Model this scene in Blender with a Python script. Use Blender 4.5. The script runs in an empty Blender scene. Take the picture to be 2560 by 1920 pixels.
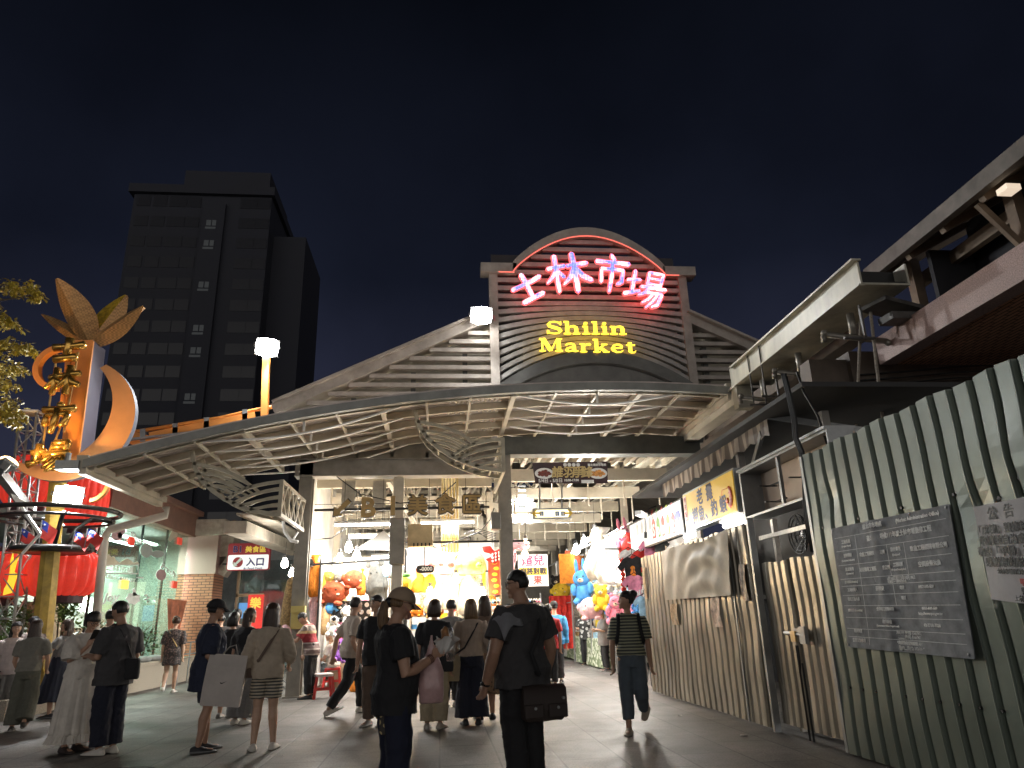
import bpy, bmesh, math, random
import numpy as np
from mathutils import Vector, Matrix
sc = bpy.context.scene
col = sc.collection
random.seed(11)
RNG = np.random.RandomState(5)

# ---------------------------------------------------------------- camera
F, VP, ROLL, CH = 1776.0, (1100.0, 1562.0), 0.030, 1.31
_c, _s = math.cos(ROLL), math.sin(ROLL)
def _unroll(px, py):
    x, y = px - 1280, py - 960
    return _c * x - _s * y, _s * x + _c * y
_x, _y = _unroll(*VP)
PIT = math.atan(_y / F); YAW = math.atan(-_x / F * math.cos(PIT))
_sy, _cy, _sp, _cp = math.sin(YAW), math.cos(YAW), math.sin(PIT), math.cos(PIT)
Fw = np.array([_sy * _cp, _cy * _cp, _sp]); Rt = np.array([_cy, -_sy, 0]); Up = np.array([-_sy * _sp, -_cy * _sp, _cp])
OC = np.array([0, 0, CH])
def ray(px, py):
    x, y = _unroll(px, py)
    return Rt * x / F - Up * y / F + Fw
def atY(px, py, Y): d = ray(px, py); return Vector(OC + d * (Y / d[1]))
def atX(px, py, X): d = ray(px, py); return Vector(OC + d * (X / d[0]))
def atZ(px, py, Z): d = ray(px, py); return Vector(OC + d * ((Z - CH) / d[2]))
cam = bpy.data.cameras.new('camera'); cam.sensor_width = 36; cam.lens = F / 2560 * 36; cam.clip_end = 2000
co = bpy.data.objects.new('camera', cam); col.objects.link(co)
R2, U2 = _c * Rt - _s * Up, _s * Rt + _c * Up
co.matrix_world = Matrix(((R2[0], U2[0], -Fw[0], 0), (R2[1], U2[1], -Fw[1], 0), (R2[2], U2[2], -Fw[2], CH), (0, 0, 0, 1)))
sc.camera = co

# ---------------------------------------------------------------- night sky and exposure
w = bpy.data.worlds.new('World'); sc.world = w; w.use_nodes = True
nt = w.node_tree; nt.nodes.clear()
tc = nt.nodes.new('ShaderNodeTexCoord'); sx = nt.nodes.new('ShaderNodeSeparateXYZ'); cr = nt.nodes.new('ShaderNodeValToRGB')
bg = nt.nodes.new('ShaderNodeBackground'); wo = nt.nodes.new('ShaderNodeOutputWorld')
nt.links.new(tc.outputs['Generated'], sx.inputs[0]); nt.links.new(sx.outputs['Z'], cr.inputs[0])
# fill glow added low behind the photographer, standing in for the lit street
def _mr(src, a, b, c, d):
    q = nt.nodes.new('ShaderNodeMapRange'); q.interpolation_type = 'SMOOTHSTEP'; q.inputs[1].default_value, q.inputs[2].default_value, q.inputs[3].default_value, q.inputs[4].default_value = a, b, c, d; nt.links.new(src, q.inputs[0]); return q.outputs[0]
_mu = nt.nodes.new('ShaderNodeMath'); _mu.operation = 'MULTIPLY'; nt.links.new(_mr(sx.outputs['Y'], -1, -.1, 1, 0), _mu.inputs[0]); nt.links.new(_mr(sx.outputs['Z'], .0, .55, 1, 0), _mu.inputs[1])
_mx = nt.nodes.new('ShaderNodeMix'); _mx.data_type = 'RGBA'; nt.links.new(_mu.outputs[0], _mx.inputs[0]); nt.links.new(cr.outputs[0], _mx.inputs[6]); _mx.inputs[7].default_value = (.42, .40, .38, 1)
_nz = nt.nodes.new('ShaderNodeTexNoise'); _nz.inputs['Scale'].default_value = 2.2; _nz.inputs['Detail'].default_value = 5; nt.links.new(tc.outputs['Generated'], _nz.inputs[0])
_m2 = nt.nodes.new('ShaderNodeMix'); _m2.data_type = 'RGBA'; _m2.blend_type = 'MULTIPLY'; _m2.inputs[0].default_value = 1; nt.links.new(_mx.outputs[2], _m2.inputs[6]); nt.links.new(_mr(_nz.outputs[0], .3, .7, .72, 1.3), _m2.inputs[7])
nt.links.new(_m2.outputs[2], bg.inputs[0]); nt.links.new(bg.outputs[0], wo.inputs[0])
e = cr.color_ramp.elements
e[0].position = 0.0; e[0].color = (.012, .013, .022, 1); e[1].position = .75; e[1].color = (.0007, .0009, .0016, 1)
for p_, c_ in ((.25, (.0070, .0078, .0145, 1)), (.45, (.0024, .0030, .0058, 1))):
    q = e.new(p_); q.color = c_
bg.inputs[1].default_value = 1.0
sc.view_settings.view_transform = 'Standard'; sc.view_settings.look = 'None'; sc.view_settings.exposure = 1.5; sc.view_settings.gamma = 1
sc.cycles.max_bounces = 8; sc.cycles.diffuse_bounces = 4; sc.cycles.glossy_bounces = 3; sc.cycles.transparent_max_bounces = 24
sc.cycles.sample_clamp_indirect = 6

# ---------------------------------------------------------------- materials
MATS = {}
def M(name, c=(.5, .5, .5), r=.6, metal=0, var=.12, vs=3.0, bump=0, bs=30, emit=0, ec=None, stretch=None, spec=None):
    if name in MATS: return MATS[name]
    m = bpy.data.materials.new(name); m.use_nodes = True; n = m.node_tree; b = n.nodes['Principled BSDF']
    b.inputs['Roughness'].default_value = r; b.inputs['Metallic'].default_value = metal
    b.inputs['Base Color'].default_value = (*c, 1)
    if spec is not None: b.inputs['Specular IOR Level'].default_value = spec
    t = n.nodes.new('ShaderNodeTexCoord'); v = t.outputs['Object']
    if stretch:
        mp = n.nodes.new('ShaderNodeMapping'); mp.inputs['Scale'].default_value = stretch; n.links.new(v, mp.inputs[0]); v = mp.outputs[0]
    if var:
        nz = n.nodes.new('ShaderNodeTexNoise'); nz.inputs['Scale'].default_value = vs; nz.inputs['Detail'].default_value = 6; nz.inputs['Roughness'].default_value = .65
        n.links.new(v, nz.inputs[0])
        rp = n.nodes.new('ShaderNodeValToRGB'); rp.color_ramp.elements[0].position = .3; rp.color_ramp.elements[1].position = .72
        rp.color_ramp.elements[0].color = (*[max(0, x * (1 - var * 1.6)) for x in c], 1); rp.color_ramp.elements[1].color = (*[min(1, x * (1 + var)) for x in c], 1)
        n.links.new(nz.outputs[0], rp.inputs[0]); n.links.new(rp.outputs[0], b.inputs['Base Color'])
        mr = n.nodes.new('ShaderNodeMapRange'); mr.inputs[3].default_value = max(0.02, r - .1); mr.inputs[4].default_value = min(1, r + .12)
        n.links.new(nz.outputs[0], mr.inputs[0]); n.links.new(mr.outputs[0], b.inputs['Roughness'])
    if bump:
        n2 = n.nodes.new('ShaderNodeTexNoise'); n2.inputs['Scale'].default_value = bs; n2.inputs['Detail'].default_value = 4; n.links.new(v, n2.inputs[0])
        bp = n.nodes.new('ShaderNodeBump'); bp.inputs['Strength'].default_value = bump; bp.inputs['Distance'].default_value = .02
        n.links.new(n2.outputs[0], bp.inputs['Height']); n.links.new(bp.outputs[0], b.inputs['Normal'])
    if emit:
        b.inputs['Emission Color'].default_value = (*(ec or c), 1); b.inputs['Emission Strength'].default_value = emit
    MATS[name] = m; return m
def NT(m): return m.node_tree, m.node_tree.nodes, m.node_tree.links
def glassy(name, tint, fac=.12, rough=.03, bump=0, lwb=.25):
    if name in MATS: return MATS[name]
    m = bpy.data.materials.new(name); m.use_nodes = True; t, n, l = NT(m); n.clear()
    o = n.new('ShaderNodeOutputMaterial'); mx = n.new('ShaderNodeMixShader'); tr = n.new('ShaderNodeBsdfTransparent'); gl = n.new('ShaderNodeBsdfGlossy')
    lw = n.new('ShaderNodeLayerWeight'); lw.inputs[0].default_value = .5; pw = n.new('ShaderNodeMath'); pw.operation = 'POWER'; pw.inputs[1].default_value = 4; l.new(lw.outputs['Facing'], pw.inputs[0])
    ml = n.new('ShaderNodeMath'); ml.operation = 'MULTIPLY'; ml.inputs[1].default_value = lwb * 3; l.new(pw.outputs[0], ml.inputs[0])
    ma = n.new('ShaderNodeMath'); ma.operation = 'ADD'; ma.inputs[1].default_value = fac; ma.use_clamp = True
    l.new(ml.outputs[0], ma.inputs[0]); l.new(ma.outputs[0], mx.inputs[0])
    tr.inputs[0].default_value = (*tint, 1); gl.inputs['Roughness'].default_value = rough
    if bump:
        nz = n.new('ShaderNodeTexNoise'); nz.inputs['Scale'].default_value = 9; nz.inputs['Detail'].default_value = 5
        tc = n.new('ShaderNodeTexCoord'); l.new(tc.outputs['Object'], nz.inputs[0])
        bp = n.new('ShaderNodeBump'); bp.inputs['Strength'].default_value = bump; bp.inputs['Distance'].default_value = .05
        l.new(nz.outputs[0], bp.inputs['Height']); l.new(bp.outputs[0], gl.inputs['Normal'])
    l.new(tr.outputs[0], mx.inputs[1]); l.new(gl.outputs[0], mx.inputs[2]); l.new(mx.outputs[0], o.inputs[0])
    MATS[name] = m; return m

# ---------------------------------------------------------------- object helpers
def tag(o, label=None, cat=None, group=None, kind=None):
    if label: o['label'] = label
    if cat: o['category'] = cat
    if group: o['group'] = group
    if kind: o['kind'] = kind
    return o
def thing(name, label, cat, loc=(0, 0, 0), rz=0, group=None):
    o = bpy.data.objects.new(name, None); col.objects.link(o); o.location = loc; o.rotation_euler = (0, 0, rz)
    o.empty_display_size = .1
    return tag(o, label, cat, group)
def put(name, me, parent=None):
    o = bpy.data.objects.new(name, me); col.objects.link(o)
    if parent: o.parent = parent
    return o
class MB:
    def __init__(s): s.v = []; s.f = []; s.m = []; s.k = 0
    def add(s, vs, fs, k=None):
        n = len(s.v); s.v += [tuple(p) for p in vs]; s.f += [tuple(i + n for i in f) for f in fs]; s.m += [s.k if k is None else k] * len(fs); return s
    def box(s, a, b, k=None):
        x0, y0, z0 = a; x1, y1, z1 = b
        return s.add([(x0, y0, z0), (x1, y0, z0), (x1, y1, z0), (x0, y1, z0), (x0, y0, z1), (x1, y0, z1), (x1, y1, z1), (x0, y1, z1)],
                     [(0, 3, 2, 1), (4, 5, 6, 7), (0, 1, 5, 4), (1, 2, 6, 5), (2, 3, 7, 6), (3, 0, 4, 7)], k)
    def cbox(s, c, d, k=None, rz=0, bev=0):
        ca, sa = math.cos(rz), math.sin(rz); hx, hy, hz = d[0] / 2, d[1] / 2, d[2] / 2
        pts = [(x, y, z) for z in (-hz, hz) for x, y in ((-hx, -hy), (hx, -hy), (hx, hy), (-hx, hy))]
        return s.add([(c[0] + x * ca - y * sa, c[1] + x * sa + y * ca, c[2] + z) for x, y, z in pts],
                     [(0, 3, 2, 1), (4, 5, 6, 7), (0, 1, 5, 4), (1, 2, 6, 5), (2, 3, 7, 6), (3, 0, 4, 7)], k)
    def bar(s, p0, p1, w, h, up=(0, 0, 1), k=None):
        p0, p1, up = Vector(p0), Vector(p1), Vector(up); d = (p1 - p0).normalized()
        if abs(d.dot(up)) > .98: up = Vector((0, 1, 0))
        x = d.cross(up).normalized(); u = x.cross(d)
        q = [x * (a * w / 2) + u * (b * h / 2) for a, b in ((-1, -1), (1, -1), (1, 1), (-1, 1))]
        return s.add([p0 + i for i in q] + [p1 + i for i in q], [(3, 2, 1, 0), (4, 5, 6, 7), (0, 1, 5, 4), (1, 2, 6, 5), (2, 3, 7, 6), (3, 0, 4, 7)], k)
    def loft(s, rings, closed=True, caps=True, k=None):
        n = len(rings[0]); vs = [p for r in rings for p in r]; fs = []
        for i in range(len(rings) - 1):
            for j in range(n if closed else n - 1):
                a, b = i * n + j, i * n + (j + 1) % n; fs.append((a, b, b + n, a + n))
        if caps and closed:
            fs.append(tuple(range(n - 1, -1, -1))); fs.append(tuple((len(rings) - 1) * n + j for j in range(n)))
        return s.add(vs, fs, k)
    def tube(s, path, r, n=8, caps=True, k=None, flat=1.0):
        P = [Vector(p) for p in path]; rs = r if isinstance(r, (list, tuple)) else [r] * len(P); rings = []; ref = None
        for i, p in enumerate(P):
            d = (P[min(i + 1, len(P) - 1)] - P[max(i - 1, 0)]).normalized()
            if ref is None:
                ref = Vector((0, 0, 1)) if abs(d.z) < .9 else Vector((0, 1, 0))
            x = d.cross(ref).normalized(); y = x.cross(d).normalized(); ref = y
            rings.append([p + x * (rs[i] * math.cos(2 * math.pi * j / n)) + y * (flat * rs[i] * math.sin(2 * math.pi * j / n)) for j in range(n)])
        return s.loft(rings, True, caps, k)
    def sph(s, c, r, nu=14, nv=9, k=None, rot=None):
        r = (r, r, r) if isinstance(r, (int, float)) else r; rings = []
        for i in range(nv):
            t = math.pi * (i + .02 * (i == 0) - .02 * (i == nv - 1)) / (nv - 1); rg = []
            for j in range(nu):
                a = 2 * math.pi * j / nu; p = Vector((r[0] * math.sin(t) * math.cos(a), r[1] * math.sin(t) * math.sin(a), -r[2] * math.cos(t)))
                if rot: p = rot @ p
                rg.append(p + Vector(c))
            rings.append(rg)
        return s.loft(rings, True, True, k)
    def prism(s, poly, fn, t, k=None):
        """poly: 2-D outline; fn(u,v,d) -> 3-D point; extruded from d=0 to d=t"""
        n = len(poly)
        return s.add([fn(u, v, 0) for u, v in poly] + [fn(u, v, t) for u, v in poly],
                     [tuple(range(n)), tuple(range(2 * n - 1, n - 1, -1))] + [(i, i + n, (i + 1) % n + n, (i + 1) % n) for i in range(n)], k)
    def mesh(s, name, mats, smooth=False, fix=False):
        me = bpy.data.meshes.new(name); me.from_pydata(s.v, [], s.f)
        for m in (mats if isinstance(mats, (list, tuple)) else [mats]): me.materials.append(m)
        if s.m and max(s.m): me.polygons.foreach_set('material_index', s.m)
        if fix:
            b = bmesh.new(); b.from_mesh(me); bmesh.ops.recalc_face_normals(b, faces=b.faces); b.to_mesh(me); b.free()
        if smooth: me.polygons.foreach_set('use_smooth', [True] * len(me.polygons))
        me.update(); return me
    def build(s, name, mats, parent=None, smooth=False, fix=True, bevel=0):
        o = put(name, s.mesh(name, mats, smooth, fix), parent)
        if bevel:
            md = o.modifiers.new('bevel', 'BEVEL'); md.width = bevel; md.segments = 2; md.limit_method = 'ANGLE'
        return o
def arc(c, r, a0, a1, n, f=lambda u, v: (u, v)):
    return [f(c[0] + r * math.cos(a0 + (a1 - a0) * i / (n - 1)), c[1] + r * math.sin(a0 + (a1 - a0) * i / (n - 1))) for i in range(n)]
def text_mesh(body, size=1, bold=0, ext=.01, align='CENTER', sx=1.0, res=2, shear=0, space=1.0):
    if bold and not body.isascii():        # heavier strokes: shifted copies, each a hair behind the last
        b = bold * .8; me = text_mesh(body, size, 0, ext, align, sx, res, shear, space); bb = bmesh.new()
        for i, (dx, dy) in enumerate(((0, 0), (b, 0), (-b, 0), (0, b), (0, -b))):
            t = me.copy(); t.transform(Matrix.Translation((dx, dy, -.0007 * i))); bb.from_mesh(t); bpy.data.meshes.remove(t)
        bb.to_mesh(me); bb.free(); return me
    bold = min(bold, size * .035)
    c = bpy.data.curves.new('lettering', 'FONT'); c.body = body; c.size = size; c.extrude = ext; c.offset = bold; c.align_x = align; c.align_y = 'CENTER'
    c.resolution_u = res; c.shear = shear; c.space_character = space
    o = bpy.data.objects.new('lettering', c); col.objects.link(o)
    dg = bpy.context.evaluated_depsgraph_get(); me = bpy.data.meshes.new_from_object(o.evaluated_get(dg))
    bpy.data.objects.remove(o); bpy.data.curves.remove(c)
    if sx != 1: me.transform(Matrix.Diagonal((sx, 1, 1, 1)))
    me.materials.clear(); return me
def frame(o, x, y, z=None):
    """matrix with columns x axis, y axis, their normal, origin o"""
    x, y = Vector(x).normalized(), Vector(y).normalized(); z = x.cross(y)
    return Matrix(((x.x, y.x, z.x, o[0]), (x.y, y.y, z.y, o[1]), (x.z, y.z, z.z, o[2]), (0, 0, 0, 1)))
FACE = ((1, 0, 0), (0, 0, 1))            # faces the camera side (-Y)
SIDE = ((0, -1, 0), (0, 0, 1))           # on a wall seen from its left (-X)
def lettering(name, body, o, size, mat, parent=None, axes=FACE, bold=0, ext=.006, align='CENTER', sx=1.0, shear=0, rot=0, res=2, space=1.0):
    me = text_mesh(body, size, bold, ext, align, sx, res, shear, space); me.materials.append(mat)
    if rot: me.transform(Matrix.Rotation(rot, 4, 'Z'))
    me.transform(frame(o, *axes)); return put(name, me, parent)
# brush-written characters: strokes of a brush in a unit box
BRUSH = {
 'shi': [[(-.5, .1, .07), (-.2, .13, .06), (.2, .17, .07), (.5, .24, .08)], [(-.03, .5, .08), (0, .2, .075), (.02, -.36, .07)], [(-.34, -.43, .08), (0, -.38, .07), (.38, -.33, .08)]],
 'lin': [[(-.48, .1, .05), (-.07, .18, .055)], [(-.3, .44, .06), (-.27, 0, .055), (-.24, -.48, .05)], [(-.27, .1, .05), (-.36, -.1, .05), (-.5, -.26, .03)], [(-.25, .06, .04), (-.1, -.12, .055)],
         [(-.02, .17, .05), (.46, .25, .06)], [(.12, .5, .065), (.17, 0, .065), (.2, -.48, .06)], [(.15, .14, .06), (.05, -.12, .06), (-.12, -.3, .03)], [(.19, .13, .05), (.33, -.08, .07), (.54, -.2, .06)]],
 'shih': [[(-.06, .5, .05), (.06, .36, .06)], [(-.48, .27, .06), (0, .29, .05), (.48, .32, .07)], [(-.3, .1, .05), (-.28, -.26, .06)], [(-.31, .09, .05), (.33, .13, .05)], [(.33, .13, .055), (.31, -.2, .06), (.18, -.27, .04)], [(0, .29, .06), (.01, -.1, .06), (-.02, -.5, .05)]],
 'chang': [[(-.5, .12, .05), (-.17, .2, .05)], [(-.34, .42, .055), (-.33, -.2, .055)], [(-.52, -.27, .06), (-.13, -.1, .04)], [(.03, .47, .045), (.03, .13, .045)], [(.03, .46, .045), (.4, .49, .045)], [(.4, .49, .05), (.37, .14, .045)],
           [(.04, .31, .035), (.37, .33, .035)], [(.03, .15, .04), (.37, .17, .04)], [(-.12, .03, .05), (.52, .09, .055)], [(.1, .02, .05), (0, -.12, .05), (-.15, -.22, .03)], [(.05, -.1, .04), (.45, -.06, .05)], [(.45, -.06, .055), (.38, -.36, .055), (.24, -.46, .03)],
           [(.22, -.1, .045), (.12, -.28, .045), (-.02, -.4, .03)], [(.34, -.1, .045), (.25, -.3, .045), (.1, -.5, .03)]],
}
def brush(mb, key, fn, grow=0, t=.03, k=None, d0=0):
    for i, st in enumerate(BRUSH[key]):
        L, Rr = [], []
        pts = [Vector((a, b)) for a, b, _ in st]
        fine = []
        for q in range(len(st) - 1):
            for u in (0, .33, .66): fine.append((pts[q].lerp(pts[q + 1], u), st[q][2] * (1 - u) + st[q + 1][2] * u))
        fine.append((pts[-1], st[-1][2]))
        d0_ = (fine[1][0] - fine[0][0]).normalized(); d1_ = (fine[-1][0] - fine[-2][0]).normalized()
        for q, (p, wd) in enumerate(fine):
            d = (fine[min(q + 1, len(fine) - 1)][0] - fine[max(q - 1, 0)][0]).normalized(); nn = Vector((-d.y, d.x)); wv = wd + grow
            L.append(p + nn * wv * (.9 if q in (0, len(fine) - 1) else 1)); Rr.append(p - nn * wv * (.9 if q in (0, len(fine) - 1) else 1))
        tip = [fine[-1][0] + d1_ * (fine[-1][1] * .8 + grow)]; tail = [fine[0][0] - d0_ * (fine[0][1] * .6 + grow)]
        poly = [(p.x, p.y) for p in L + tip + Rr[::-1] + tail]
        mb.prism(poly, lambda u, v, d, i=i: fn(u, v, d0 + d - (i * .0012 if d == 0 else 0)), t, k)
def spot(parent, loc, target, energy, colr, angle=120, blend=.6, radius=.15):
    l = bpy.data.lights.new('light', 'SPOT'); l.energy = energy; l.color = colr; l.spot_size = math.radians(angle); l.spot_blend = blend; l.shadow_soft_size = radius
    o = bpy.data.objects.new('light', l); col.objects.link(o); o.parent = parent
    o.location = Vector(loc) - parent.location
    o.rotation_euler = (Vector(target) - Vector(loc)).to_track_quat('-Z', 'Y').to_euler(); return o
def point(parent, loc, energy, colr, radius=.08):
    l = bpy.data.lights.new('light', 'POINT'); l.energy = energy; l.color = colr; l.shadow_soft_size = radius
    o = bpy.data.objects.new('light', l); col.objects.link(o); o.parent = parent; o.location = Vector(loc) - parent.location; return o
STEEL = M('cream_steel', (.50, .45, .36), .5, .1, .14, 2, .08, 60)
STEELD = M('dark_steel', (.085, .09, .08), .5, .2, .2, 2, .05, 50)
DECK = M('roof_deck', (.62, .54, .49), .55, .1, .2, 3, .1, 25)
LOUV = M('louvre', (.36, .32, .28), .5, .15, .2, 2.5, .06, 40)
ORANGE = M('sodium_lit_orange', (.80, .30, .06), .45, 0, .1, 2, .05, 40)  # orange stands in for sodium light on sculpture, railing and post
WHITE = M('white_paint', (.78, .77, .74), .45, 0, .08, 3)
BLACK = M('black_metal', (.02, .02, .02), .45, .3, .2, 5)
GREY = M('grey_metal', (.30, .31, .31), .4, .6, .2, 3, .05, 40)
TUBE = M('lit_tube', (1, 1, 1), .4, 0, 0, emit=8, ec=(1, .99, .96))
BULBW = M('lit_bulb', (1, 1, 1), .4, 0, 0, emit=30, ec=(1, .93, .8))
BULBA = M('lit_warm_bulb', (1, 1, 1), .4, 0, 0, emit=22, ec=(1, .72, .38))
FLOOD = M('lit_floodlight', (1, 1, 1), .4, 0, 0, emit=45, ec=(1, .98, .95))
CABLE = M('black_cable', (.015, .015, .015), .6, 0, .1)
# ================================================================ GROUND
def paving():
    m = bpy.data.materials.new('granite_paving'); m.use_nodes = True; t, n, l = NT(m); b = n['Principled BSDF']
    tc = n.new('ShaderNodeTexCoord'); mp = n.new('ShaderNodeMapping'); mp.inputs['Rotation'].default_value = (0, 0, math.radians(90)); l.new(tc.outputs['Object'], mp.inputs[0])
    br = n.new('ShaderNodeTexBrick'); br.offset = .5; br.inputs['Scale'].default_value = 1; br.inputs['Brick Width'].default_value = 1.2; br.inputs['Row Height'].default_value = .6
    br.inputs['Mortar Size'].default_value = .011; br.inputs['Mortar Smooth'].default_value = .2; br.inputs['Bias'].default_value = 0
    br.inputs['Color1'].default_value = (.165, .15, .136, 1); br.inputs['Color2'].default_value = (.115, .106, .098, 1); br.inputs['Mortar'].default_value = (.05, .047, .043, 1)
    l.new(mp.outputs[0], br.inputs[0])
    def noise(s, d, r=.6):
        q = n.new('ShaderNodeTexNoise'); q.inputs['Scale'].default_value = s; q.inputs['Detail'].default_value = d; q.inputs['Roughness'].default_value = r; l.new(tc.outputs['Object'], q.inputs[0]); return q
    def mul(a, f, lo, hi):
        r = n.new('ShaderNodeMapRange'); r.inputs[1].default_value = .3; r.inputs[2].default_value = .7; r.inputs[3].default_value = lo; r.inputs[4].default_value = hi; l.new(f, r.inputs[0])
        x = n.new('ShaderNodeMix'); x.data_type = 'RGBA'; x.blend_type = 'MULTIPLY'; x.inputs[0].default_value = 1; l.new(a, x.inputs[6]); l.new(r.outputs[0], x.inputs[7]); return x.outputs[2]
    c = mul(br.outputs[0], noise(48, 3).outputs[0], .48, 1.42); c = mul(c, noise(.8, 7, .75).outputs[0], .52, 1.2); c = mul(c, noise(9, 4).outputs[0], .85, 1.1)
    vo = n.new('ShaderNodeTexVoronoi'); vo.inputs['Scale'].default_value = 1.7; vo.inputs['Randomness'].default_value = 1; l.new(tc.outputs['Object'], vo.inputs[0])
    r = n.new('ShaderNodeMapRange'); r.inputs[1].default_value = .02; r.inputs[2].default_value = .035; r.inputs[3].default_value = .35; r.inputs[4].default_value = 1; l.new(vo.outputs[0], r.inputs[0])
    x = n.new('ShaderNodeMix'); x.data_type = 'RGBA'; x.blend_type = 'MULTIPLY'; x.inputs[0].default_value = 1; l.new(c, x.inputs[6]); l.new(r.outputs[0], x.inputs[7]); l.new(x.outputs[2], b.inputs['Base Color'])
    rr = n.new('ShaderNodeMapRange'); rr.inputs[3].default_value = .42; rr.inputs[4].default_value = .75; b.inputs['Specular IOR Level'].default_value = .3; l.new(noise(2.3, 6).outputs[0], rr.inputs[0]); l.new(rr.outputs[0], b.inputs['Roughness'])
    bp = n.new('ShaderNodeBump'); bp.inputs['Strength'].default_value = .25; bp.inputs['Distance'].default_value = .01
    h = n.new('ShaderNodeMath'); h.operation = 'SUBTRACT'; l.new(noise(45, 4).outputs[0], h.inputs[0]); l.new(br.outputs[1], h.inputs[1]); l.new(h.outputs[0], bp.inputs['Height']); l.new(bp.outputs[0], b.inputs['Normal'])
    return m
PAVE = paving()
g = MB(); g.add([(-300, -60, 0), (300, -60, 0), (300, 500, 0), (-300, 500, 0)], [(0, 1, 2, 3)])
tag(g.build('ground', PAVE), kind='structure')
g = MB(); g.add([(-6.5, 8.9, .004), (-2.2, 8.1, .004), (-1.6, 7.2, .004), (-6.5, 7.2, .004)], [(3, 2, 1, 0)])
tag(g.build('paving_border', M('aggregate_band', (.17, .155, .14), .6, 0, .5, 90, .3, 120)), kind='structure')
mh = MB(); cx, cy = -3.15, 8.15
mh.tube([(cx, cy, .005), (cx, cy, .012)], .42, 40)
for rr in (.40, .33, .26, .19, .12):
    ring = []
    for dz, dr in ((.012, 0), (.017, 0), (.017, -.03), (.012, -.03)):
        ring.append([(cx + (rr + dr) * math.cos(a * math.pi / 20), cy + (rr + dr) * math.sin(a * math.pi / 20), dz) for a in range(40)])
    mh.loft(ring, True, False)
tag(mh.build('manhole_cover', M('cast_iron', (.06, .055, .05), .45, .5, .3, 8)), 'round cast iron manhole cover in the paving at the lower left', 'manhole cover')

# ================================================================ MARKET HALL
hall = thing('market_hall', 'large cream steel market hall with pitched louvred roof behind the curved canopy', 'market hall', (1.4, 16, 0))
def hp(name, mb, mat=STEEL, smooth=False):
    o = mb.build(name, mat, hall, smooth); o.location = -hall.location; return o
HX0, HX1, HXR = -2.95, 1.45, 5.8
def hcol(x, y, h, w=.28):
    m = MB(); m.box((x - w / 2, y - w / 2, 0), (x + w / 2, y - w / 2 + .03, h)); m.box((x - w / 2, y + w / 2 - .03, 0), (x + w / 2, y + w / 2, h)); m.box((x - .02, y - w / 2 + .03, 0), (x + .02, y + w / 2 - .03, h))
    m.box((x - w / 2 - .05, y - w / 2 - .05, 0), (x + w / 2 + .05, y + w / 2 + .05, .03)); return m
COLM = M('column_steel', (.22, .20, .165), .55, .1, .2, 3, .1, 50)
for i, y in enumerate((16, 21, 26, 31, 36, 41)):
    for x in (HX0, HX1, HXR):
        if x == HXR and i == 0: continue
        hp('column', hcol(x, y + (1.2 if x == HXR else 0), 5.0, .28 if i == 0 else .19), COLM if i == 0 else STEEL)
m = MB(); m.box((HX0 - .25, 15.86, 4.52), (HX1 - .1, 16.14, 4.86)); m.box((HX0 - .25, 15.80, 4.49), (HX1 - .1, 16.2, 4.52)); m.box((HX0 - .25, 15.8, 4.86), (HX1 - .1, 16.2, 4.89))
m.box((HX0 + .4, 16.3, 4.95), (HX1 - .1, 16.45, 5.4)); hp('beam', m, M('beam_grey', (.27, .25, .22), .55, .1, .2, 3))
m = MB(); m.box((HX1 - .08, 15.86, 4.98), (HXR + .3, 16.14, 5.38)); m.box((HX1 - .08, 15.8, 4.95), (HXR + .3, 16.2, 4.98)); hp('beam', m, M('beam_dark', (.10, .105, .095), .5, .1, .2, 3))
# inner framing: portal frames, purlins, hangers
fr = MB()
for y in np.arange(17.3, 42, 2.6):
    fr.box((HX0, y, 4.5), (HX1 - .2, y + .12, 4.72)); fr.box((HX0, y + 1.2, 5.25), (HX1 - .2, y + 1.3, 5.37)); fr.box((HX1 + .2, y, 4.62), (HXR - .1, y + .16, 4.92))
    for x in np.arange(HX0 + .35, HX1 - .2, .62):
        x += random.uniform(-.12, .12); fr.box((x, y + .03, 3.7 if random.random() < .5 else 4.1), (x + .035, y + .065, 4.5)); fr.box((x + .12, y + 1.22, 4.0), (x + .15, y + 1.25, 5.25))
    for x in np.arange(HX1 + .4, HXR - .1, .9):
        fr.box((x, y + .05, 4.0), (x + .03, y + .08, 4.62))
for x in np.arange(HX0 + .2, HX1, .8): fr.box((x, 16.3, 5.0), (x + .07, 42, 5.12))
for x in np.arange(HX1 + .25, HXR, .34): fr.box((x, 16.25, 5.1), (x + .09, 17.9, 5.24))
for x in np.arange(HX1 + .3, HXR, .95): fr.box((x, 18, 5.0), (x + .08, 42, 5.14))
for y in np.arange(17, 30, 2.6):
    for q in range(4): fr.box((HX0 + .3, y, 3.3 + .28 * q), (HX1 - .3, y + .03, 3.33 + .28 * q)) if y > 20 else None
hp('roof_framing', fr)
for y in np.arange(18, 42, 3.2):
    for x0, x1, za, zb in ((HX0, HX1, 4.9, 6.2), (HX1, HXR, 5.2, 6.0)):
        n = 6; tr = MB()
        for i in range(n):
            xa = x0 + (x1 - x0) * i / n; xb = x0 + (x1 - x0) * (i + 1) / n
            tr.bar((xa, y, za if i % 2 else zb), (xb, y, zb if i % 2 else za), .07, .07)
        tr.bar((x0, y, zb), (x1, y, zb), .1, .12); hp('truss', tr)
pl = MB()   # bolted gusset plates by the left column
for x, z in ((-2.25, 4.1), (-1.55, 4.1)):
    pl.box((x, 16.5, 3.75), (x + .3, 16.53, 4.5))
    for dx in (.07, .23):
        for dz in (.08, .2, .5, .62): pl.tube([(x + dx, 16.49, 3.75 + dz), (x + dx, 16.5, 3.75 + dz)], .022, 8)
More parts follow.
